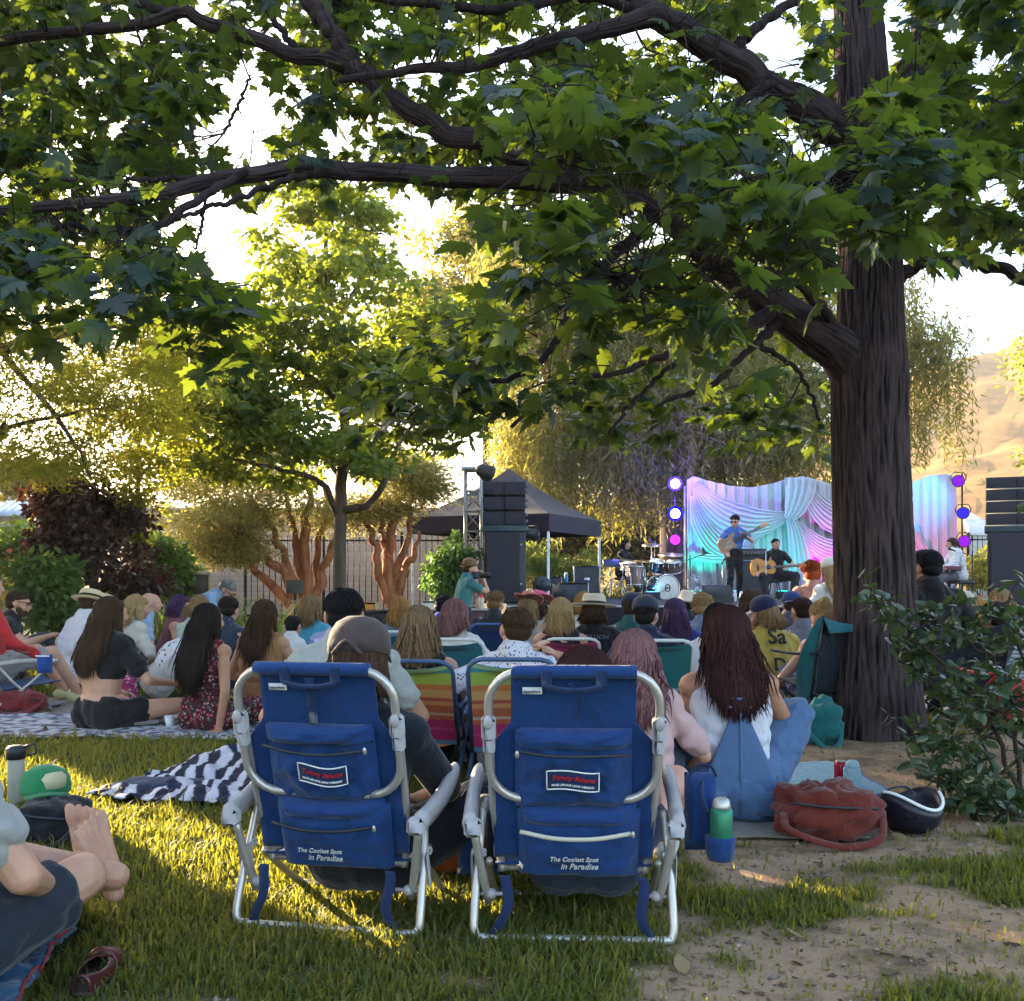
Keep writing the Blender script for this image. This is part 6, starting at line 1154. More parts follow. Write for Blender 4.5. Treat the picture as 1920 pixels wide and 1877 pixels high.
# lettering on clothes
def on_back(b,key,up,width,m,name,dx=0.0,off=.125):
    base_=(b.C2+b.NB)/2; t=MB(); text(t,key,(0,0,0),1,None,width); V=t.v[0]; d=math.atan2(b.t2[1],b.t2[2]); V=V@rotx(-d).T; V[:,1]-=.0; t.v[0]=V+base_+b.t2*up*b.s+A([dx,0,0])-A([0,off,0])*b.s; return t.build(name,m,b.root,world=False)
on_back(p_tee,'tee',-.01,.25,mat((.10,.12,.15),rough=.8),'shirt_lettering',0,.128)
on_back(p_yel,'sa',.0,.14,mat((.02,.02,.02),rough=.8),'shirt_lettering',.03,.122); on_back(p_yel,'dee',-.20,.09,mat((.02,.02,.02),rough=.8),'shirt_lettering',.03,.135)
# ================================================================ stage
SZ=.55; BLKP=mat((.012,.011,.014),rough=.5,var=.1); BLKC=cloth((.010,.008,.014),folds=.4); DARKM=mat((.03,.03,.035),rough=.4,metal=.6); CHROME=mat((.65,.65,.68),rough=.22,metal=.95,var=.03); STEEL=mat((.45,.44,.43),rough=.4,metal=.7,var=.1)
def stage():
    x0,x1,y0,y1=-.1,11.5,17.3,25.3; T=thing('stage','low black stage platform with a black skirt and pale front edge','stage',((x0+x1)/2,y0,0))
    MB().box(((x0+x1)/2,(y0+y1)/2,SZ-.06),(x1-x0,y1-y0,.12),None,.01).build('deck',mat((.05,.045,.05),rough=.6),T)
    q=MB(); q.grid(lambda u,v:(lerp(x0,x1,u),y0-.03+.02*math.sin(u*260),.01+(SZ-.05)*v),600,2,close=.006); q.build('skirt',BLKC,T)
    MB().box(((x0+x1)/2,y0-.045,SZ-.012),(x1-x0,.03,.03),None,.004).build('edge_strip',mat((.35,.34,.36),rough=.4),T)
stage()
def side_deck():
    T=thing('stage_step','dark red side platform in front of the left speaker tower','platform',(-.9,16.9,0)); MB().box((-.75,17.2,.24),(1.1,.8,.46),None,.01).build('box',mat((.07,.012,.018),rough=.6),T); MB().box((-.75,17.2,.485),(1.14,.84,.02)).build('top',mat((.2,.19,.2)),T)
side_deck()
def stack(px0,px1,ytop,ymid,Y,label,boxes,lines,zb):
    x0,x1=(px0-960)/F*Y,(px1-960)/F*Y; z=lambda py:H-(py-HY)/F*Y; cx=(x0+x1)/2; w=x1-x0; T=thing('speaker_stack',label,'speakers',(cx,Y,zb),0,'speaker stacks beside the stage')
    zt,zm=z(ytop),z(ymid); h=(zt-zm)/boxes; grille=mat((.018,.014,.022),rough=.8,var=.5,scale=180,bump=.3,bscale=200)
    for i in range(boxes):
        c=zt-h*(i+.5); a=rotx(.03*i); bx=MB().box((cx,Y+.3,c),(w,.62,h*.95),a,.012).build('speaker_box',BLKP,T)
        MB().box((cx-w*.25,Y-.018,c),(w*.47,.012,h*.86),a,.004).build('grille',grille,bx if False else T); MB().box((cx+w*.25,Y-.018,c),(w*.47,.012,h*.86),a,.004).build('grille',grille,T)
        if lines: MB().box((cx,Y-.02,c-h*.5),(w*.98,.01,.02)).build('gap_strip',mat((.30,.27,.22),rough=.4),T)
        else: 
            q=MB()
            for k in (-.2,.2): q.box((cx+w*.53,Y+.05,c+k*h),(.05,.10,h*.22),None,.006)
            q.build('side_bracket',mat((.10,.09,.12),rough=.4,metal=.4),T)
    MB().box((cx+.01,Y+.3,zm-.06),(w*1.06,.66,.12),None,.015).build('rigging_frame',mat((.02,.03,.035),rough=.5),T)
    s=MB().box((cx+.02,Y+.32,(zm-.12+zb)/2),(w*.98,.70,zm-.12-zb),None,.012).build('subwoofer',BLKP,T); MB().box((cx-.02,Y-.04,(zm-.12+zb)/2),(w*.78,.014,(zm-.12-zb)*.97),None,.004).build('sub_grille',grille,T)
    q=MB()
    for k in (.25,.75): q.ell((cx+w*.40,Y-.045,lerp(zb,zm,k)),(.02,.012,.02))
    q.build('latches',STEEL,T); T.rotation_euler.z=-.44 if cx>4 else 0
stack(905,985,902,985,18.6,'tall black speaker stack with three line array boxes, standing before the black tent',3,False,SZ)
stack(1853,1960,893,985,17.6,'black speaker stack at the right edge with pale strips between its boxes',4,True,.02)
def truss():
    Y=19.3; x0,x1=(872-960)/F*Y,(902-960)/F*Y; zt=H+200/F*Y; T=thing('truss_tower','aluminium lattice truss tower left of the speaker stack','truss',((x0+x1)/2,Y,0)); w=x1-x0
    for a,b in ((x0,0),(x1,0),(x0,w),(x1,w)): MB().bar((a,Y+b,.02),(a,Y+b,zt),.028,8).build('chord',STEEL,T)
    q=MB(); n=8
    for f,(pa,pb) in enumerate((((x0,0),(x1,0)),((x1,0),(x1,w)),((x1,w),(x0,w)),((x0,w),(x0,0)))):
        for i in range(n):
            za,zb=zt*i/n+.03,zt*(i+1)/n-.02; a,b=(pa,pb) if i%2 else (pb,pa); q.bar((a[0],Y+a[1],za),(b[0],Y+b[1],zb),.013,6); q.bar((pa[0],Y+pa[1],zb),(pb[0],Y+pb[1],zb),.016,6)
    q.build('lattice',STEEL,T); MB().box(((x0+x1)/2,Y+w/2,.012),(w*2.2,w*2.2,.024)).build('base_plate',STEEL,T)
    q=MB().box(((x0+x1)/2,Y+w/2,zt+.02),(w*1.5,w*1.5,.05),None,.01).build('top_plate',STEEL,T)
truss()
def par_light(c,aim,lenscol,power,label,r=.13,group='stage lights',ring=None,core=None):
    T=thing('stage_light',label,'stage light',c,0,group); d=nz(A(aim,float)-A(c,float)); rot=np.column_stack([nz(np.cross([0,0,1.],d)),np.cross(d,nz(np.cross([0,0,1.],d))),d])
    MB().lathe([(r*.35,-.26),(r*.75,-.20),(r*1.02,-.05),(r*1.08,.0),(r*1.08,.05),(r*.99,.05),(r*.97,.0)],rot=rot,n=20).build('housing',BLKP,T,world=False)
    MB().lathe([(r*.95,-.004),(r*.95,.004)],rot=rot,n=24).build('lens',glow(lenscol,power),T,world=False)
    if core: MB().lathe([(r*core,.006),(r*core*.9,.012),(r*.02,.016)],rot=rot,n=24).build('bulb',glow((.85,.88,1.0),3),T,world=False)
    q=MB(); q.tube([A(v)@rot.T for v in ([-r*1.2,0,-.05],[-r*1.2,r*.8,-.05],[-r*.8,r*1.5,-.05],[r*.8,r*1.5,-.05],[r*1.2,r*.8,-.05],[r*1.2,0,-.05])],.012,6); q.build('yoke',BLKP,T,world=False)
    for a in (0,math.pi/2,math.pi,-math.pi/2): pass
    return T
SPK=.085
def spot(name,c,aim,col,e,ang=60,size=.08,blend=.6):
    l=bpy.data.lights.new(name,'SPOT'); l.energy=e*SPK; l.color=col; l.spot_size=math.radians(ang); l.spot_blend=blend; l.shadow_soft_size=size; o=bpy.data.objects.new(name,l); COL.objects.link(o); o.location=c; o.rotation_euler=(A(c,float)-A(aim,float)).tolist() and Vector(A(c,float)-A(aim,float)).to_track_quat('Z','Y').to_euler(); return o
def pole_stand(px,Y,ztop,label,zb=SZ,group='light stands'):
    x=(px-960)/F*Y; T=thing('light_stand',label,'stand',(x,Y,zb),0,group); MB().bar((x,Y,zb),(x,Y,ztop),.022,8).build('pole',BLKP,T)
    for a in (0,2.1,4.2): MB().bar((x,Y,zb+.45),(x+.45*math.cos(a),Y+.45*math.sin(a),zb+.015),.014,6).build('leg',BLKP,T)
YL=23.4
pole_stand(1266,YL,3.35,'black light stand carrying the bright blue lamps left of the drape'); pole_stand(1804,YL,3.4,'black light stand carrying the purple lamps right of the drape')
CAMP=A([0,0,H])
for py,c,pw,core,lab in [(907,(.06,.02,1.0),.8,.62,'topmost lamp left of the drape, white hot with a violet blue rim'),(963,(.0,.0,1.0),.8,.66,'second lamp left of the drape, white hot in deep blue'),(1012,(.55,.03,.75),.35,None,'dim magenta lamp under the two bright ones'),(1066,(.0,.01,1.0),.4,None,'deep blue lamp low beside the drum kit')]:
    c_=P(1266,py,YL-.25); par_light(tuple(c_),tuple(CAMP+A([-.5,0,0]) if core else (2.,0,.8)),c,pw,lab,.165 if core else .12,core=core)
for py,px,lab,c in [(902,1797,'topmost purple lamp at the right end of the drape',(.30,.02,1.0)),(962,1806,'middle blue lamp at the right end of the drape',(.04,.03,1.0)),(1015,1808,'lowest violet lamp behind the keyboard player',(.38,.02,.95))]:
    c_=P(px,py,YL-.25); par_light(tuple(c_),(2.5,6,1.0),c,.13,lab,.13)
spot('blue_wash',tuple(P(1262,940,YL)+A([-.1,-.1,0])),(3.5,29.5,3.2),(.10,.05,1.0),1000,120); spot('violet_wash',tuple(P(1266,900,YL)),(5.5,28,5.5),(.16,.06,1.0),1500,120)
spot('stage_blue',tuple(P(1262,965,YL-.5)),(2.6,21,.6),(.10,.10,1.0),350,90)
# drape behind the band
def drape():
    Y=24.4; T=thing('backdrop_drape','pale stage backdrop of gathered cloth with swags, washed in teal, violet and magenta light','drape',((1540-960)/F*Y,Y,SZ)); cm=cloth((.42,.41,.47),folds=.25,fscale=3,var=.05)
    tops=[(1288,900),(1300,893),(1330,902),(1370,911),(1410,914),(1450,906),(1480,897),(1505,893),(1530,899),(1570,912),(1620,922),(1670,918),(1705,907),(1740,892),(1775,888),(1790,893)]
    def ztop(px): return H-(np.interp(px,[a for a,_ in tops],[b for _,b in tops])-HY)/F*Y
    q=MB(); 
    def fn(u,v):
        px=lerp(1288,1792,u); x=(px-960)/F*Y; zt=ztop(px); zz=lerp(SZ+.02,zt,v); f=.075*(1-.55*v)
        y=Y+f*math.sin(px*.30+.8*math.sin(px*.05)+.6*v)+.5*f*math.sin(px*.71+v*2)+.03*fbm(px*.02,v*2,1); return (x,y,zz)
    q.grid(fn,260,40,close=.01); q.build('curtain',cm,T)
    def swag(pts,wd,seed,n=60,pl=7,name='swag',off=.16):
        p=smooth_path([P(a,b,Y-off) for a,b in pts],n+1); tg=nz(np.gradient(p,axis=0)); q=MB()
        def fs(u,v):
            i=int(round(u*n)); d=np.cross(tg[i],[0,1.,0]); w_=np.interp(u,np.linspace(0,1,len(wd)),wd); k=v-.5; return tuple(p[i]+d*w_*k+A([0,-.032*math.sin(v*pl*2*math.pi+seed+2*u+1.6*fbm(v*3,u*2,seed))*(.5+w_)-.10*math.cos(k*math.pi)*w_,0]))
        q.grid(fs,n,44,close=.012); q.build(name,cm,T)
    swag([(1300,905),(1325,940),(1355,965),(1395,978),(1440,977),(1478,966)],[.15,.5,.75,.8,.55,.2],1.)
    swag([(1298,930),(1312,975),(1340,1015),(1375,1035),(1410,1035)],[.1,.45,.6,.5,.3],4.)
    swag([(1478,968),(1440,985),(1410,1010),(1395,1040)],[.2,.28,.3,.2],2.)
    swag([(1502,897),(1500,925),(1490,955),(1478,975)],[.75,.7,.5,.22],3.,pl=5,off=.22)
    swag([(1482,972),(1492,1000),(1500,1040),(1505,1080),(1508,1112)],[.22,.4,.55,.7,.8],5.,pl=5,off=.2)
    swag([(1508,900),(1530,945),(1560,970),(1600,982),(1650,975)],[.15,.5,.7,.7,.4],6.)
    swag([(1485,975),(1515,1010),(1550,1032),(1590,1035),(1640,1010)],[.18,.4,.55,.55,.35],7.)
    swag([(1290,1040),(1320,1046),(1350,1047),(1395,1043)],[.12,.2,.22,.15],8.,pl=3)
    swag([(1712,1000),(1730,1035),(1765,1068),(1790,1075)],[.25,.3,.25,.15],9.,pl=4)
    q=MB(); x0,x1=(1286-960)/F*Y,(1794-960)/F*Y; q.bar((x0,Y+.14,SZ),(x0,Y+.14,3.2),.03).bar((x1,Y+.14,SZ),(x1,Y+.14,3.25),.03); q.build('frame_pole',STEEL,T)
drape()
def uplight(px,py,Y,aim,col,e,lab,ang=80,show=True):
    c=P(px,py,Y); c[2]=SZ+.13
    if show:
        T=thing('floor_light',lab,'stage light',(c[0],c[1],SZ),0,'floor lights washing the drape'); MB().box((0,0,.09),(.30,.16,.14),None,.015).build('housing',BLKP,T,world=False); MB().box((0,.03,.165),(.25,.10,.012),None,.003).build('lens',glow(col,.5),T,world=False); MB().box((0,0,.012),(.34,.20,.022),None,.004).build('base',BLKP,T,world=False)
    spot('drape_wash',(c[0],c[1]+.05,SZ+.2),aim,col,e,ang)
uplight(1305,1118,23.4,tuple(P(1335,985,24.3)),(.02,1.0,.70),330,'low floor light throwing teal up the left of the drape')
uplight(1382,1118,23.2,tuple(P(1420,960,24.3)),(.05,.55,1.0),230,'low floor light behind the bass player')
uplight(1468,1112,22.9,tuple(P(1485,1000,24.2)),(.0,.95,.80),260,'teal floor light glowing between the singer and the guitar case',70)
uplight(1560,1118,23.2,tuple(P(1590,1020,24.3)),(1.0,.02,.80),420,'magenta floor light behind the red haired woman',90)
uplight(1735,1118,23.2,tuple(P(1745,1040,24.3)),(1.0,.10,.22),230,'red floor light at the right end of the drape',75)
spot('violet_top',tuple(P(1266,905,YL)+A([.2,-.2,.2])),tuple(P(1420,940,24.3)),(.22,.12,1.0),620,70); spot('blue_top',tuple(P(1797,900,YL)+A([-.2,-.3,.3])),tuple(P(1735,930,24.3)),(.05,.45,1.0),420,60)
# tent
def tent():
    a=math.radians(-24); c=A([(955-960)/F*22.2,22.2,0]); T=thing('canopy_tent','black pop up canopy tent with white legs behind the left speaker stack','tent',c,a); h=1.55; ze,zv,zp=2.28,1.93,3.38; bm=cloth((.018,.012,.024),folds=.15,fscale=3)
    q=MB(); cor=[(-h,-h),(h,-h),(h,h),(-h,h)]
    for i in range(4):
        p0,p1=cor[i],cor[(i+1)%4]
        q.grid(lambda u,v:(lerp(p0[0],p1[0],u)*(1-v),lerp(p0[1],p1[1],u)*(1-v),lerp(ze,zp,v)-.10*math.sin(math.pi*v)-.03*math.sin(math.pi*u)*(1-v)),10,10)
    q.build('canopy_top',bm,T,world=False); q=MB()
    for i in range(4):
        p0,p1=cor[i],cor[(i+1)%4]
        q.grid(lambda u,v:(lerp(p0[0],p1[0],u)*1.004,lerp(p0[1],p1[1],u)*1.004,lerp(zv,ze+.004,v)),10,2)
    q.build('valance',bm,T,world=False)
    for x,y in cor: MB().box((x*.985,y*.985,1.05),(.045,.045,2.1),None,.006).build('leg',mat((.62,.60,.62),rough=.4),T,world=False); MB().box((x*.985,y*.985,.01),(.10,.10,.02)).build('foot',STEEL,T,world=False)
    q=MB()
    for i in range(4):
        p0,p1=cor[i],cor[(i+1)%4]; q.tube([A([*p0,2.0])*.98,A([(p0[0]+p1[0])/2,(p0[1]+p1[1])/2,2.25])*.98,A([*p1,2.0])*.98],.014,6)
    q.build('scissor_bars',STEEL,T,world=False); MB().box((h*.98+.01,-h*.62,2.12),(.012,.10,.18),None).build('label_patch',WHITE,T,world=False)
tent()
c_=P(915,888,18.9); par_light(tuple(c_),(4,22,1),(.05,.06,.12),.3,'unlit black lamp on top of the truss tower, lens given a faint glow',.15);  # lens emits faintly although this lamp is off
c_=P(1000,1003,19.4); par_light(tuple(c_),(4,24,1),(.02,.02,.04),.2,'unlit black lamp hanging under the tent edge, lens given a faint glow',.11)  # off as well, with a weak emission set on its lens
# ---------------------------------------------------------------- the band
def outline_solid(mb,pts,c,ux,uz,th,nrm):
    p=A(pts,float); n=len(p); F0=A([A(c)+A(ux)*a+A(uz)*b for a,b in p]); B_=F0+A(nrm)*th; V=np.vstack([F0,B_]); return mb.add(V,[tuple(range(n)),tuple(range(2*n-1,n-1,-1))]+[(i,n+i,n+(i+1)%n,(i+1)%n)[::-1] for i in range(n)])
def guitar(px,py,Y,ang,label,kind,col,flip=1,yaw=0):
    c=P(px,py,Y); T=thing('acoustic_guitar' if kind=='ac' else 'bass_guitar',label,'guitar',c); a=math.radians(ang); ux=A([math.cos(a),0,math.sin(a)]); uz=A([-math.sin(a),0,math.cos(a)]); nr=A([0,1.,0])
    if kind=='ac': pr=[(-.26,0),(-.25,.10),(-.20,.165),(-.12,.19),(-.04,.17),(.02,.135),(.08,.125),(.14,.14),(.20,.135),(.24,.09),(.25,.03)]; th=.10
    else: pr=[(-.22,.0),(-.21,.10),(-.14,.155),(-.05,.14),(.02,.115),(.08,.13),(.16,.165),(.22,.155),(.19,.10),(.13,.06),(.13,.03)]; th=.045
    lo=[(x,-y) for x,y in pr[::-1] if y>0]
    if kind!='ac': lo=[(.13,-.03),(.12,-.07),(.15,-.12),(.10,-.14),(.02,-.115),(-.05,-.14),(-.14,-.155),(-.21,-.10)]
    q=MB(); outline_solid(q,pr+lo,(0,0,0),ux,uz,th,nr); q.build('guitar_body',mat(col,rough=.25,var=.2,scale=5,spec=.6),T,world=False,smooth=False)
    L=.46 if kind=='ac' else .62; n0=.22 if kind=='ac' else .12
    MB().box(tuple(ux*(n0+L/2)+A([0,-.012,0])),(L,.035,.055),np.column_stack([ux,nr,uz]),.006).build('neck',mat((.10,.06,.04) if kind=='ac' else (.03,.02,.02),rough=.4),T,world=False)
    q=MB(); q.box(tuple(ux*(n0+L+.09)),(.19,.025,.08),np.column_stack([ux,nr,uz]),.008); q.build('headstock',mat((.32,.12,.08) if kind=='ac' else (.45,.28,.14),rough=.4),T,world=False)
    q=MB()
    for k in range(3 if kind=='ac' else 2):
        for g in (-1,1): q.ell(tuple(ux*(n0+L+.04+.05*k)+uz*g*.05),(.012,.012,.012))
    q.build('tuning_pegs',CHROME,T,world=False)
    if kind=='ac': MB().lathe([(.048,0),(.048,.004)],c=tuple(ux*.10+A([0,-.006,0])),rot=rotx(math.pi/2),n=20).build('sound_hole',mat((.01,.006,.004)),T,world=False); MB().box(tuple(ux*-.12+A([0,-.008,0])),(.03,.016,.13),np.column_stack([ux,nr,uz]),.004).build('bridge',mat((.06,.03,.02)),T,world=False)
    else: q=MB(); outline_solid(q,[(-.12,.02),(.02,.06),(.10,.05),(.10,-.05),(0,-.10),(-.10,-.07)],(0,-.004,0),ux,uz,.003,nr); q.build('pickguard',mat((.30,.24,.20),rough=.35),T,world=False,smooth=False)
    q=MB()
    for k in (-1.5,-.5,.5,1.5): q.bar(tuple(ux*-.12+uz*.012*k+A([0,-.018,0])),tuple(ux*(n0+L)+uz*.010*k+A([0,-.034,0])),.0016,4)
    q.build('strings',CHROME,T,world=False); return T
GP='musicians on the stage'
def loc_pt(px,py,Y,x,Yb,face,gz):
    p=P(px,py,Y)-A([x,Yb,gz]); return rotz(-math.radians(face))@p
Yb=21.6; fb=-168; bx_=(1376-960)/F*Yb
lp=lambda px,py,Y=21.25: tuple(loc_pt(px,py,Y,bx_,Yb,fb,SZ))
person(1376,958,Yb,'standing bass player with dark curly hair, glasses, blue shirt and black trousers',face=fb,hy=-38,hp=12,lean=2,slouch=6,legs='stand',seat=.955,x=bx_,gz=SZ,s=1.04,arms=((lp(1396,1000,21.3)),(1,-.3,-.5)) and ((lp(1397,1003,21.32),(-1,-.5,-.6)),(lp(1360,1033,21.25),(1,-.6,-.1))),top=T((.05,.12,.40),.55,inf=.016),bot=Bt((.008,.008,.012),2.0,inf=.02),hair=dict(style='curly',c='dark',n=380),glass='clear',shoes=(.5,.5,.5),group=GP,skin='pink',vox=.014)
guitar(1366,1020,21.2,28,'sunburst bass guitar held high by the bass player','bass',(.22,.10,.05))
Ys=21.4; sx_=(1452-960)/F*Ys; fs_=178; ls=lambda px,py,Y=21.05: tuple(loc_pt(px,py,Y,sx_,Ys,fs_,SZ))
person(1456,1014,Ys,'singer in a black T-shirt sitting with an acoustic guitar at the microphone, legs wide',face=fs_,hy=14,hp=-4,lean=6,slouch=8,x=sx_,gz=SZ,seat=.50,legs=(((-.30,.36,.09),(-.7,.6,1)),((.26,.42,.09),(.6,.6,1))),arms=((ls(1478,1063),(-1,-.2,-.6)),(ls(1420,1070),(1,-.3,-.3))),top=T(BLK,.6,inf=.016),bot=Bt((.016,.014,.022),1.9,inf=.045),hair=dict(style='short',c='dark',n=350),shoes=(.02,.02,.02),group=GP,skin='pink',vox=.014)
guitar(1432,1064,21.0,3,'honey orange acoustic guitar on the singer lap','ac',(.48,.17,.02))
T_=thing('stool','low black stool under the singer','stool',(sx_,Ys+.05,SZ)); MB().lathe([(.16,.36),(.18,.38),(.18,.42),(.16,.44)],n=18).build('seat',BLKP,T_,world=False)
for a in (.8,2.4,3.9,5.5): MB().bar((.1*math.cos(a),.1*math.sin(a),.37),(.2*math.cos(a),.2*math.sin(a),.0),.014).build('leg',BLKP,T_,world=False)
Yd=23.6; fd_=-120; person(1166,993,Yd,'drummer with dark bobbed hair and black V neck top sitting behind the drum kit',face=fd_,hy=10,lean=4,slouch=6,gz=SZ,seat=.56,legs='sit',arms=(((.10,.42,.72),(-1,-.2,-.6)),((.0,.40,.68),(1,-.4,-.6))),top=T(BLK,1.7,inf=.018),bot=Bt(BLK,2.0),hair=dict(style='bob',c='dark',n=420),group=GP,vox=.014)
T_=thing('stool','round drum stool under the drummer','stool',((1166-960)/F*Yd,Yd,SZ)); MB().lathe([(.15,.40),(.17,.42),(.17,.47),(.15,.48)],n=18).build('seat',BLKP,T_,world=False)
for a in (.8,2.9,5.0): MB().bar((0,0,.38),(.24*math.cos(a),.24*math.sin(a),.0),.014).build('leg',CHROME,T_,world=False)
Yk=20.6; fk=82; person(1800,1004,Yk,'keyboard player with a brown bob and loose white shirt, seen in profile',face=fk,hy=6,hp=6,lean=8,slouch=8,gz=SZ,seat=.50,legs='sit',arms=(((-.14,.42,.62),(-1,-.3,-.6)),((.12,.44,.62),(1,-.3,-.6))),top=T((.60,.58,.62),1.8,inf=.04),bot=Bt((.16,.15,.20),1.9,inf=.03),hair=dict(style='bob',c='brown',n=420),group=GP,vox=.014,skin='pink')
T_=thing('bench','black keyboard bench under the player in white','stool',((1802-960)/F*Yk,Yk,SZ)); MB().box((0,0,.38),(.34,.55,.08),None,.02).build('seat',BLKP,T_,world=False)
for x,y in ((-.13,-.22),(.13,-.22),(-.13,.22),(.13,.22)): MB().bar((x,y,0),(x,y,.35),.014).build('leg',BLKP,T_,world=False)
def keyboard(px,py,Y,w,label,col,depth=.3):
    c=P(px,py,Y); T=thing('keyboard',label,'keyboard',(c[0],c[1],SZ)); z=c[2]-SZ
    MB().box((0,0,z),(depth,w,.09),None,.012).build('case',mat(col,rough=.4),T,world=False); q=MB()
    for i in range(22): q.box((depth*.12,-w*.46+w*.92*(i+.5)/22,z+.05),(depth*.5,w*.036,.016),None,.002)
    q.build('keys',WHITE,T,world=False)
    for g in (-1,1):
        s=MB(); s.bar((-.22,g*.15,.01),(.2,g*.15,z-.05),.014).bar((.22,g*.15,.01),(-.2,g*.15,z-.05),.014); s.build('stand_leg',BLKP,T,world=False)
keyboard(1772,1066,20.7,.9,'dark red keyboard on a crossed stand before the player in white',(.10,.012,.02))
keyboard(1572,1076,22.4,.5,'small black synthesizer on a stand left of the trunk',(.015,.015,.02),.35)
def mic_stand(px,Y,pm,label,boom=None):
    x=(px-960)/F*Y; T=thing('microphone_stand',label,'microphone stand',(x,Y,SZ),0,'microphone stands on the stage'); zt=H-(pm[1]-HY)/F*Y-SZ; xm=(pm[0]-px)/F*Y
    MB().bar((0,0,.02),(0,0,zt-(.04 if boom else 0)),.012).build('pole',STEEL if not boom else BLKP,T,world=False); 
    for a in (.5,2.6,4.7): MB().bar((0,0,.12),(.26*math.cos(a),.26*math.sin(a),.012),.010).build('leg',BLKP,T,world=False)
    if boom: MB().bar((-xm*.3,0,zt-.06-(.1)),(xm,0,zt),.009).build('boom',BLKP,T,world=False)
    m=MB(); d=nz([xm if abs(xm)>.05 else .1,0,.15]); m.cap(A([xm,0,zt])-d*.10,A([xm,0,zt]),.014,.018,10); m.ell(A([xm,0,zt])+d*.02,(.030,.03,.03)); m.build('microphone',mat((.03,.03,.035),rough=.4,metal=.5),T,world=False)
mic_stand(1436,21.0,(1449,1032),'straight silver microphone stand in front of the singer')
mic_stand(1294,22.6,(1322,1038),'boom microphone stand with tall black pole at the left of the drape',True)
mic_stand(1355,22.4,(1358,1050),'black microphone stand left of the bass player')
mic_stand(1823,20.4,(1782,1030),'boom microphone reaching toward the keyboard player',True)
mic_stand(1228,22.8,(1214,1010),'thin cymbal microphone stand above the drums',True)
def amp():
    c=P(1413,1032,23.0); T=thing('bass_amplifier','black amplifier head on a tall black cabinet behind the bass player','amplifier',(c[0],23.0,SZ)); 
    MB().box((0,.2,.42),(.62,.42,.82),None,.02).build('cabinet',BLKP,T,world=False); MB().box((0,-.015,.42),(.56,.012,.74),None,.01).build('grille',mat((.03,.03,.04),rough=.8,var=.5,scale=120),T,world=False); h=MB().box((0,.2,.98),(.62,.34,.27),None,.02).build('amp_head',BLKP,T,world=False)
    MB().box((0,.02,1.02),(.52,.012,.10)).build('control_panel',mat((.06,.06,.07),rough=.3,metal=.5),T,world=False); q=MB()
    for i in range(6): q.ell((-.2+.08*i,.01,1.0),(.014,.012,.014))
    q.build('knobs',mat((.3,.3,.3)),T,world=False); MB().box((0,.2,.845),(.66,.42,.02)).build('shelf',mat((.4,.38,.4)),T,world=False)
amp()
# drum kit
def drum(T,c,r,d,ax,shell,name='drum',head=None):
    ax=nz(ax); u=nz(np.cross(ax,[0,0,1.] if abs(ax[2])<.9 else [0,1.,0])); rot=np.column_stack([u,np.cross(ax,u),ax])
    o=MB().lathe([(r,-d/2),(r,d/2)],c=c,rot=rot,n=26).build(name,shell,T,sharp=40)
    MB().lathe([(r*.95,d/2+.004),(r*.94,d/2+.006)],c=c,rot=rot,n=26).build(name+'_head',head or WHITE,T)
    q=MB()
    for z in (-d/2,d/2): q.tube([A(c)+rot@A([r*1.02*math.cos(a),r*1.02*math.sin(a),z]) for a in np.linspace(0,2*math.pi,29)],.012,6)
    q.build(name+'_hoop',CHROME,T); q=MB()
    for k in range(8):
        a=k*math.pi/4; q.bar(A(c)+rot@A([r*1.04*math.cos(a),r*1.04*math.sin(a),-d*.4]),A(c)+rot@A([r*1.04*math.cos(a),r*1.04*math.sin(a),d*.4]),.008,6)
    q.build(name+'_lugs',CHROME,T); return rot
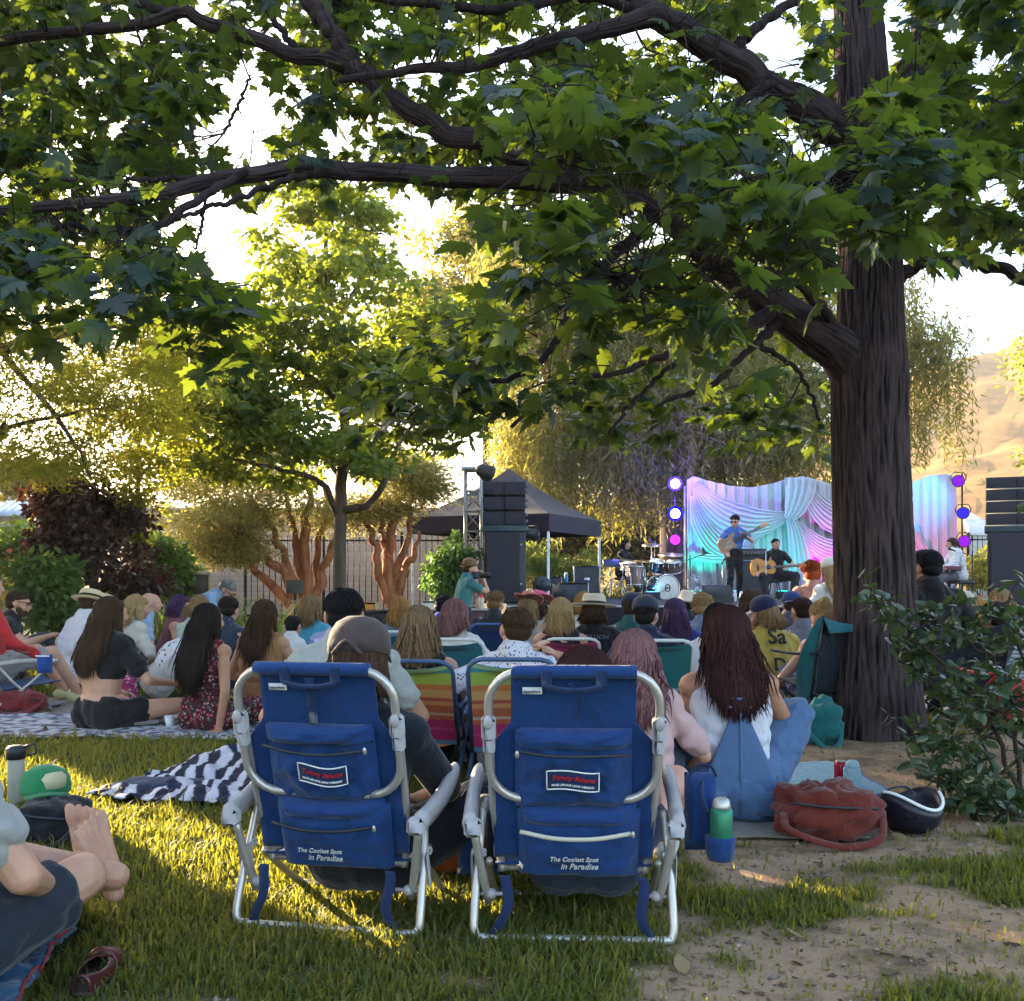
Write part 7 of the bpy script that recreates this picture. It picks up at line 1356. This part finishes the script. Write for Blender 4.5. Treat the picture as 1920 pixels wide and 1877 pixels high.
def kit():
    Y=22.4; c0=((1225-960)/F*Y,Y,SZ); T=thing('drum_kit','drum kit of dark shells with chrome stands and a big pale bass drum head','drums',c0); sh=mat((.045,.03,.05),rough=.25,metal=.3,var=.2); wood=mat((.16,.11,.10),rough=.3,metal=.2)
    k=P(1243,1103,Y-.15); ax=nz([.35,-1,.04]); rot=drum(T,tuple(k),.285,.42,ax,sh,'bass_drum',mat((.62,.60,.58),rough=.5)); f=k+ax*.222
    q=MB(); q.tube([f+rot@A([.055*math.cos(a),.075*math.sin(a),.0]) for a in np.linspace(0,2*math.pi,25)],.010,6); q.bar(f+rot@A([-.05,.0,.002]),f+rot@A([.05,.0,.002]),.012); q.bar(f+rot@A([.03,.02,.0]),f+rot@A([.17,.09,.0]),.006); q.build('drum_logo',mat((.05,.012,.02)),T)
    drum(T,tuple(P(1192,1080,Y-.1)),.20,.40,(0,.05,1),wood,'floor_tom'); drum(T,tuple(P(1232,1062,Y+.1)),.16,.24,(.1,-.35,1),sh,'rack_tom'); drum(T,tuple(P(1262,1062,Y+.1)),.17,.24,(-.1,-.35,1),wood,'rack_tom'); drum(T,tuple(P(1178,1062,Y+.4)),.18,.14,(0,-.2,1),CHROME,'snare')
    for px,py,r,t in ((1205,1052,.26,.12),(1260,1040,.28,.2),(1168,1050,.2,.1),(1222,1022,.22,.25)):
        c=P(px,py,Y+.2); MB().lathe([(r,-.006),(r*.5,.008),(.05,.022),(.02,.035),(.005,.036)],c=tuple(c),rot=rotx(t),n=26).build('cymbal',mat((.45,.36,.20),rough=.28,metal=.9),T)
        MB().bar((c[0],c[1],SZ+.3),c,.011).build('cymbal_stand',CHROME,T)
        for a in (.3,2.4,4.5): MB().bar((c[0],c[1],SZ+.5),(c[0]+.28*math.cos(a),c[1]+.28*math.sin(a),SZ+.012),.010).build('stand_leg',CHROME,T)
    for a in (-.17,0,.17): pass
    for px in (1183,1200): MB().bar(P(px,1075,Y-.28),tuple(P(px,1075,Y-.28)*A([1,1,0])+A([0,0,SZ])),.010).build('tom_leg',CHROME,T)
    p=P(1146,1056,Y-.2); MB().box(tuple(p),(.36,.26,.07),rotx(.5),.015).build('drum_pad',mat((.02,.03,.10),rough=.4),T); MB().bar((p[0],p[1],SZ),p,.014).build('pad_stand',CHROME,T)
    for a in (.3,2.4,4.5): MB().bar((p[0],p[1],SZ+.45),(p[0]+.3*math.cos(a),p[1]+.3*math.sin(a),SZ+.012),.011).build('stand_leg',CHROME,T)
kit()
uplight(1224,1118,21.9,tuple(P(1240,1060,22.6)),(.10,.65,1.0),60,'small blue floor light at the foot of the bass drum',90)
def gear():
    def case(px,py,Y,w,h,d,label,col=(.02,.02,.025),zb=SZ,name='flight_case'):
        x=(px-960)/F*Y; T=thing(name,label,'case',(x,Y,zb)); MB().box((0,d/2,h/2),(w,d,h),None,.008).build('panel',mat(col,rough=.6),T,world=False); q=MB()
        for g in (-1,1):
            for z in (.012,h-.012): q.box((0,-.004,z),(w*1.01,.014,.024))
            q.box((g*w/2,-.004,h/2),(.024,.016,h*1.01))
        q.build('edging',STEEL,T,world=False); MB().box((0,-.012,h*.6),(.12,.02,.06),None,.005).build('latch',CHROME,T,world=False)
    case(1075,0,21.5,.62,.36,.5,'wide black flight case under the tent on the stage'); case(1100,0,22.4,.55,.72,.5,'tall flight case with a small red box on it under the tent',(.05,.045,.05)); case(1035,0,21.8,.40,.48,.5,'narrow dark case beside the tent leg',(.03,.02,.03))
    case(1020,0,17.9,.22,.13,.3,'small pale wooden box at the stage front',(.42,.30,.24)); case(730,0,15.5,.85,.52,.6,'round edged black trunk on the lawn behind the tall dark haired man',(.015,.013,.013),0.0); case(518,0,15.0,.85,.40,.5,'pale wooden pallet crate on the lawn left of the slender maple',(.34,.27,.16),0.0,'crate'); case(688,0,16.6,.30,.62,.3,'orange yellow box on the lawn behind the audience',(.55,.22,.02),0.0,'crate'); case(808,0,17.5,.30,.62,.3,'cream white bin beside the left tent leg',(.55,.50,.40),0.0,'bin'); case(885,0,17.2,.16,.52,.2,'small white case leaning by the truss foot',(.5,.47,.42),0.02)
    # moving head lamp
    c=P(1018,1125,18.2); T=thing('moving_head_light','black moving head lamp resting on the stage front','stage light',(c[0],18.2,SZ)); MB().box((0,0,.06),(.34,.30,.12),None,.02).build('base',BLKP,T,world=False)
    for g in (-1,1): MB().box((g*.15,0,.26),(.05,.16,.32),None,.02).build('yoke_arm',BLKP,T,world=False)
    q=MB(); q.cap((-.02,0,.36),(.03,-.03,.34),.14,.13,14); q.build('lamp_head',mat((.02,.025,.035),rough=.35),T,world=False); MB().lathe([(.10,0),(.09,.012)],c=(-.30,-.03,.12),rot=roty(-1.4),n=18).build('lens',mat((.02,.02,.05),rough=.1),T,world=False)
    # fan
    c=P(1310,1098,22.2); T=thing('fan','round floor fan with chrome cage at the foot of the drape','fan',(c[0],c[1],SZ)); z=c[2]-SZ; q=MB()
    for r in (.08,.14,.2,.25): q.tube([A([r*math.cos(a),-.06*(1-r/.3),z+r*math.sin(a)]) for a in np.linspace(0,2*math.pi,25)],.005,5)
    for k in range(16): a=k*math.pi/8; q.bar((.04*math.cos(a),-.06,z+.04*math.sin(a)),(.25*math.cos(a),-.01,z+.25*math.sin(a)),.004,4)
    q.build('cage',CHROME,T,world=False); q=MB()
    for k in range(3): q.ell((.11*math.cos(k*2.1),0,z+.11*math.sin(k*2.1)),(.10,.012,.05),roty(-k*2.1),10)
    q.build('blades',mat((.4,.42,.46),rough=.3,metal=.6),T,world=False); MB().bar((0,.04,.02),(0,.04,z),.02).box((0,.03,.012),(.36,.3,.024)).build('stand',BLKP,T,world=False)
    # monitors and water bottles
    for px,lab in ((1345,'black wedge monitor at the feet of the bass player'),(1060,'black wedge monitor on the stage under the tent')):
        x=(px-960)/F*19.2; T=thing('stage_monitor',lab,'speaker',(x,19.2,SZ)); q=MB(); V=[(-.27,-.2,0),(.27,-.2,0),(.27,.18,0),(-.27,.18,0),(-.27,-.2,.10),(.27,-.2,.10),(.27,.12,.33),(-.27,.12,.33)]; q.add(V,[(3,2,1,0),(0,1,5,4),(4,5,6,7),(1,2,6,5),(2,3,7,6),(3,0,4,7)]); q.build('cabinet',BLKP,T,world=False,smooth=False); MB().box((0,-.035,.222),(.48,.36,.01),rotx(.62)).build('grille',mat((.03,.03,.035),rough=.9),T,world=False)
    for px,lab in ((1378,'clear water bottle on the stage floor, left of its pair'),(1390,'clear water bottle on the stage floor, right of its pair')):
        bottle('water_bottle',lab,((px-960)/F*20.2,20.2,SZ),.2,.034,mat((.50,.54,.60),rough=.15,spec=.6),(.6,.6,.65),group='water bottles on the stage floor')
    bottle('spray_bottle','blue bottle standing on the case under the tent',((1062-960)/F*21.6,21.7,SZ+.36),.22,.04,mat((.04,.2,.5),rough=.3),(.6,.6,.65)); bottle('spray_bottle','red topped bottle near the stage front corner',((903-960)/F*17.4,17.2,.495),.24,.05,mat((.55,.4,.3),rough=.3),(.5,.03,.03))
    # camera of the photographer
    c=P(893,1079,14.25); T=thing('camera','black camera with long lens held up by the kneeling photographer','camera',c); MB().box((0,0,0),(.09,.14,.10),None,.015).build('camera_body',BLKP,T,world=False); MB().lathe([(.034,0),(.038,.05),(.042,.16),(.045,.2)],rot=roty(math.pi/2),n=16).build('lens',BLKP,T,world=False)
    # framed board and black panel
    c=P(368,1118,14.2); T=thing('display_board','wooden framed board on posts behind the man bending forward','board',(c[0],14.2,0)); z=H-(1100-HY)/F*14.2; MB().box((0,0,z),(.34,.03,.34)).build('board',mat((.06,.045,.035)),T,world=False); q=MB()
    for g in (-1,1): q.box((g*.185,-.003,z-.4),(.035,.04,1.2))
    q.box((0,-.006,z+.18),(.40,.045,.035)); q.build('frame',mat((.30,.24,.14)),T,world=False)
    c=P(552,1100,16.5); T=thing('control_panel','dark flat panel on a pole in front of the orange barked cedar','panel',(c[0],16.5,0)); z=c[2]; MB().box((0,0,z),(.26,.05,.22),None,.01).build('panel',mat((.05,.045,.04),rough=.6),T,world=False); MB().bar((0,.04,0),(0,.04,z),.03).build('pole',DARKM,T,world=False)
gear()
# ---------------------------------------------------------------- behind: fences, walls, sheds
FENCEM=mat((.018,.018,.020),rough=.75,var=.1,spec=.1)
def iron_fence(px0,px1,Y,zt,label,step=.13):
    x0,x1=(px0-960)/F*Y,(px1-960)/F*Y; T=thing('iron_fence',label,'fence',((x0+x1)/2,Y,0)); q=MB(); n=int((x1-x0)/step)
    for i in range(n+1): q.bar((lerp(x0,x1,i/n),Y,.05),(lerp(x0,x1,i/n),Y,zt),.011,4)
    q.build('bars',FENCEM,T); q=MB(); q.box(((x0+x1)/2,Y-.002,zt-.12),(x1-x0,.03,.035)).box(((x0+x1)/2,Y-.002,.18),(x1-x0,.03,.035)); q.build('rails',FENCEM,T)
    m_=int((x1-x0)/2.4)+1
    for i in range(m_+1): MB().box((lerp(x0,x1,i/m_),Y,zt/2+.03),(.06,.06,zt+.06),None,.008).build('post',FENCEM,T)
iron_fence(460,900,22.5,1.95,'black iron fence behind the orange barked cedars'); iron_fence(1815,1940,29,2.2,'black iron fence behind the stage at right')
def wall(px0,px1,Y,zt,label,col,scale=1.2,name='stone_wall',capc=None):
    x0,x1=(px0-960)/F*Y,(px1-960)/F*Y; T=thing(name,label,'wall',((x0+x1)/2,Y,0)); m,t,o=nt('masonry'); b=N(t,'ShaderNodeBsdfPrincipled',Roughness=.9); br=N(t,'ShaderNodeTexBrick',Scale=scale*1.6); br.inputs['Color1'].default_value=c4(col); br.inputs['Color2'].default_value=c4(A(col)*.84); br.inputs['Mortar'].default_value=c4(A(col)*.72); br.inputs['Mortar Size'].default_value=.025
    tc=N(t,'ShaderNodeTexCoord'); mp=N(t,'ShaderNodeMapping'); mp.inputs['Rotation'].default_value=(math.pi/2,0,0); t.links.new(tc.outputs['Object'],mp.inputs[0]); t.links.new(mp.outputs[0],br.inputs['Vector']); t.links.new(br.outputs[0],b.inputs['Base Color']); t.links.new(b.outputs[0],o.inputs[0])
    MB().box(((x0+x1)/2,Y+.2,zt/2),(x1-x0,.4,zt),None,.02).build('wall_face',m,T); MB().box(((x0+x1)/2,Y+.2,zt+.05),(x1-x0+.1,.5,.10),None,.02).build('coping',mat(capc or A(col)*.9,rough=.9),T)
wall(235,905,27,2.75,'long pale pink stone wall behind the iron fence and cedars',(.52,.34,.23))
wall(-60,130,30,2.1,'low pale stone wall under the blue grey roof at the left edge',(.36,.29,.22))
def shed(px0,px1,Y,ze,zr,label,roof,wallc,depth=5.):
    x0,x1=(px0-960)/F*Y,(px1-960)/F*Y; T=thing('shed',label,'building',((x0+x1)/2,Y,0)); MB().box(((x0+x1)/2,Y+depth/2,ze/2),(x1-x0,depth,ze)).build('wall',mat(wallc,rough=.9,var=.3,scale=2),T); q=MB(); o=.4
    q.grid(lambda u,v:(lerp(x0-o,x1+o,u),lerp(Y-o,Y+depth/2,v),lerp(ze-.08,zr,v)+.015*math.sin(u*90)),60,4,close=.06); q.grid(lambda u,v:(lerp(x0-o,x1+o,u),lerp(Y+depth+o,Y+depth/2+.01,v),lerp(ze-.08,zr,v)),10,4,close=-.06); q.build('roof',mat(roof,rough=.45,metal=.2,var=.12),T)
    MB().box(((x0+x1)/2,Y-.02,ze*.5),(1.0,.06,1.9)).build('door',mat(A(wallc)*.5),T)
shed(-120,40,42,3.6,4.8,'low building with a blue grey metal roof at the far left',(.30,.36,.44),(.30,.25,.19))
def far_tent():
    T=thing('marquee_tent','white marquee with a pale pitched roof beyond the stage fence at right','tent',(P(1850,1080,36)[0],36,0)); x0,x1=P(1815,0,36)[0],P(1900,0,36)[0]
    q=MB(); q.grid(lambda u,v:(lerp(x0,x1,u)+(.5-u)*1.2*v,36+2*v,lerp(2.5,3.4,v)),8,3,close=.03); q.build('roof',mat((.55,.55,.58),rough=.6),T); q=MB(); q.grid(lambda u,v:(lerp(x0,x1,u),36+.05,2.5*v),8,2,close=.03); q.build('side_wall',mat((.48,.46,.45),rough=.7),T)
    for x in (x0,x1): MB().bar((x,36,0),(x,36,2.5),.04).build('leg',STEEL,T)
far_tent()

def haze():
    q=MB(); q.box((0,800,48),(2200,1900,98)); m,t,o=nt('evening_haze'); v=N(t,'ShaderNodeVolumePrincipled'); v.inputs['Density'].default_value=.0006; v.inputs['Anisotropy'].default_value=.55; v.inputs['Color'].default_value=(.95,.93,.90,1); t.links.new(v.outputs[0],o.inputs['Volume'])
    h=q.build('haze',m,None,smooth=False); struct(h,'stuff','thin golden evening haze over the park')
haze(); sc.cycles.volume_bounces=0
lawn()
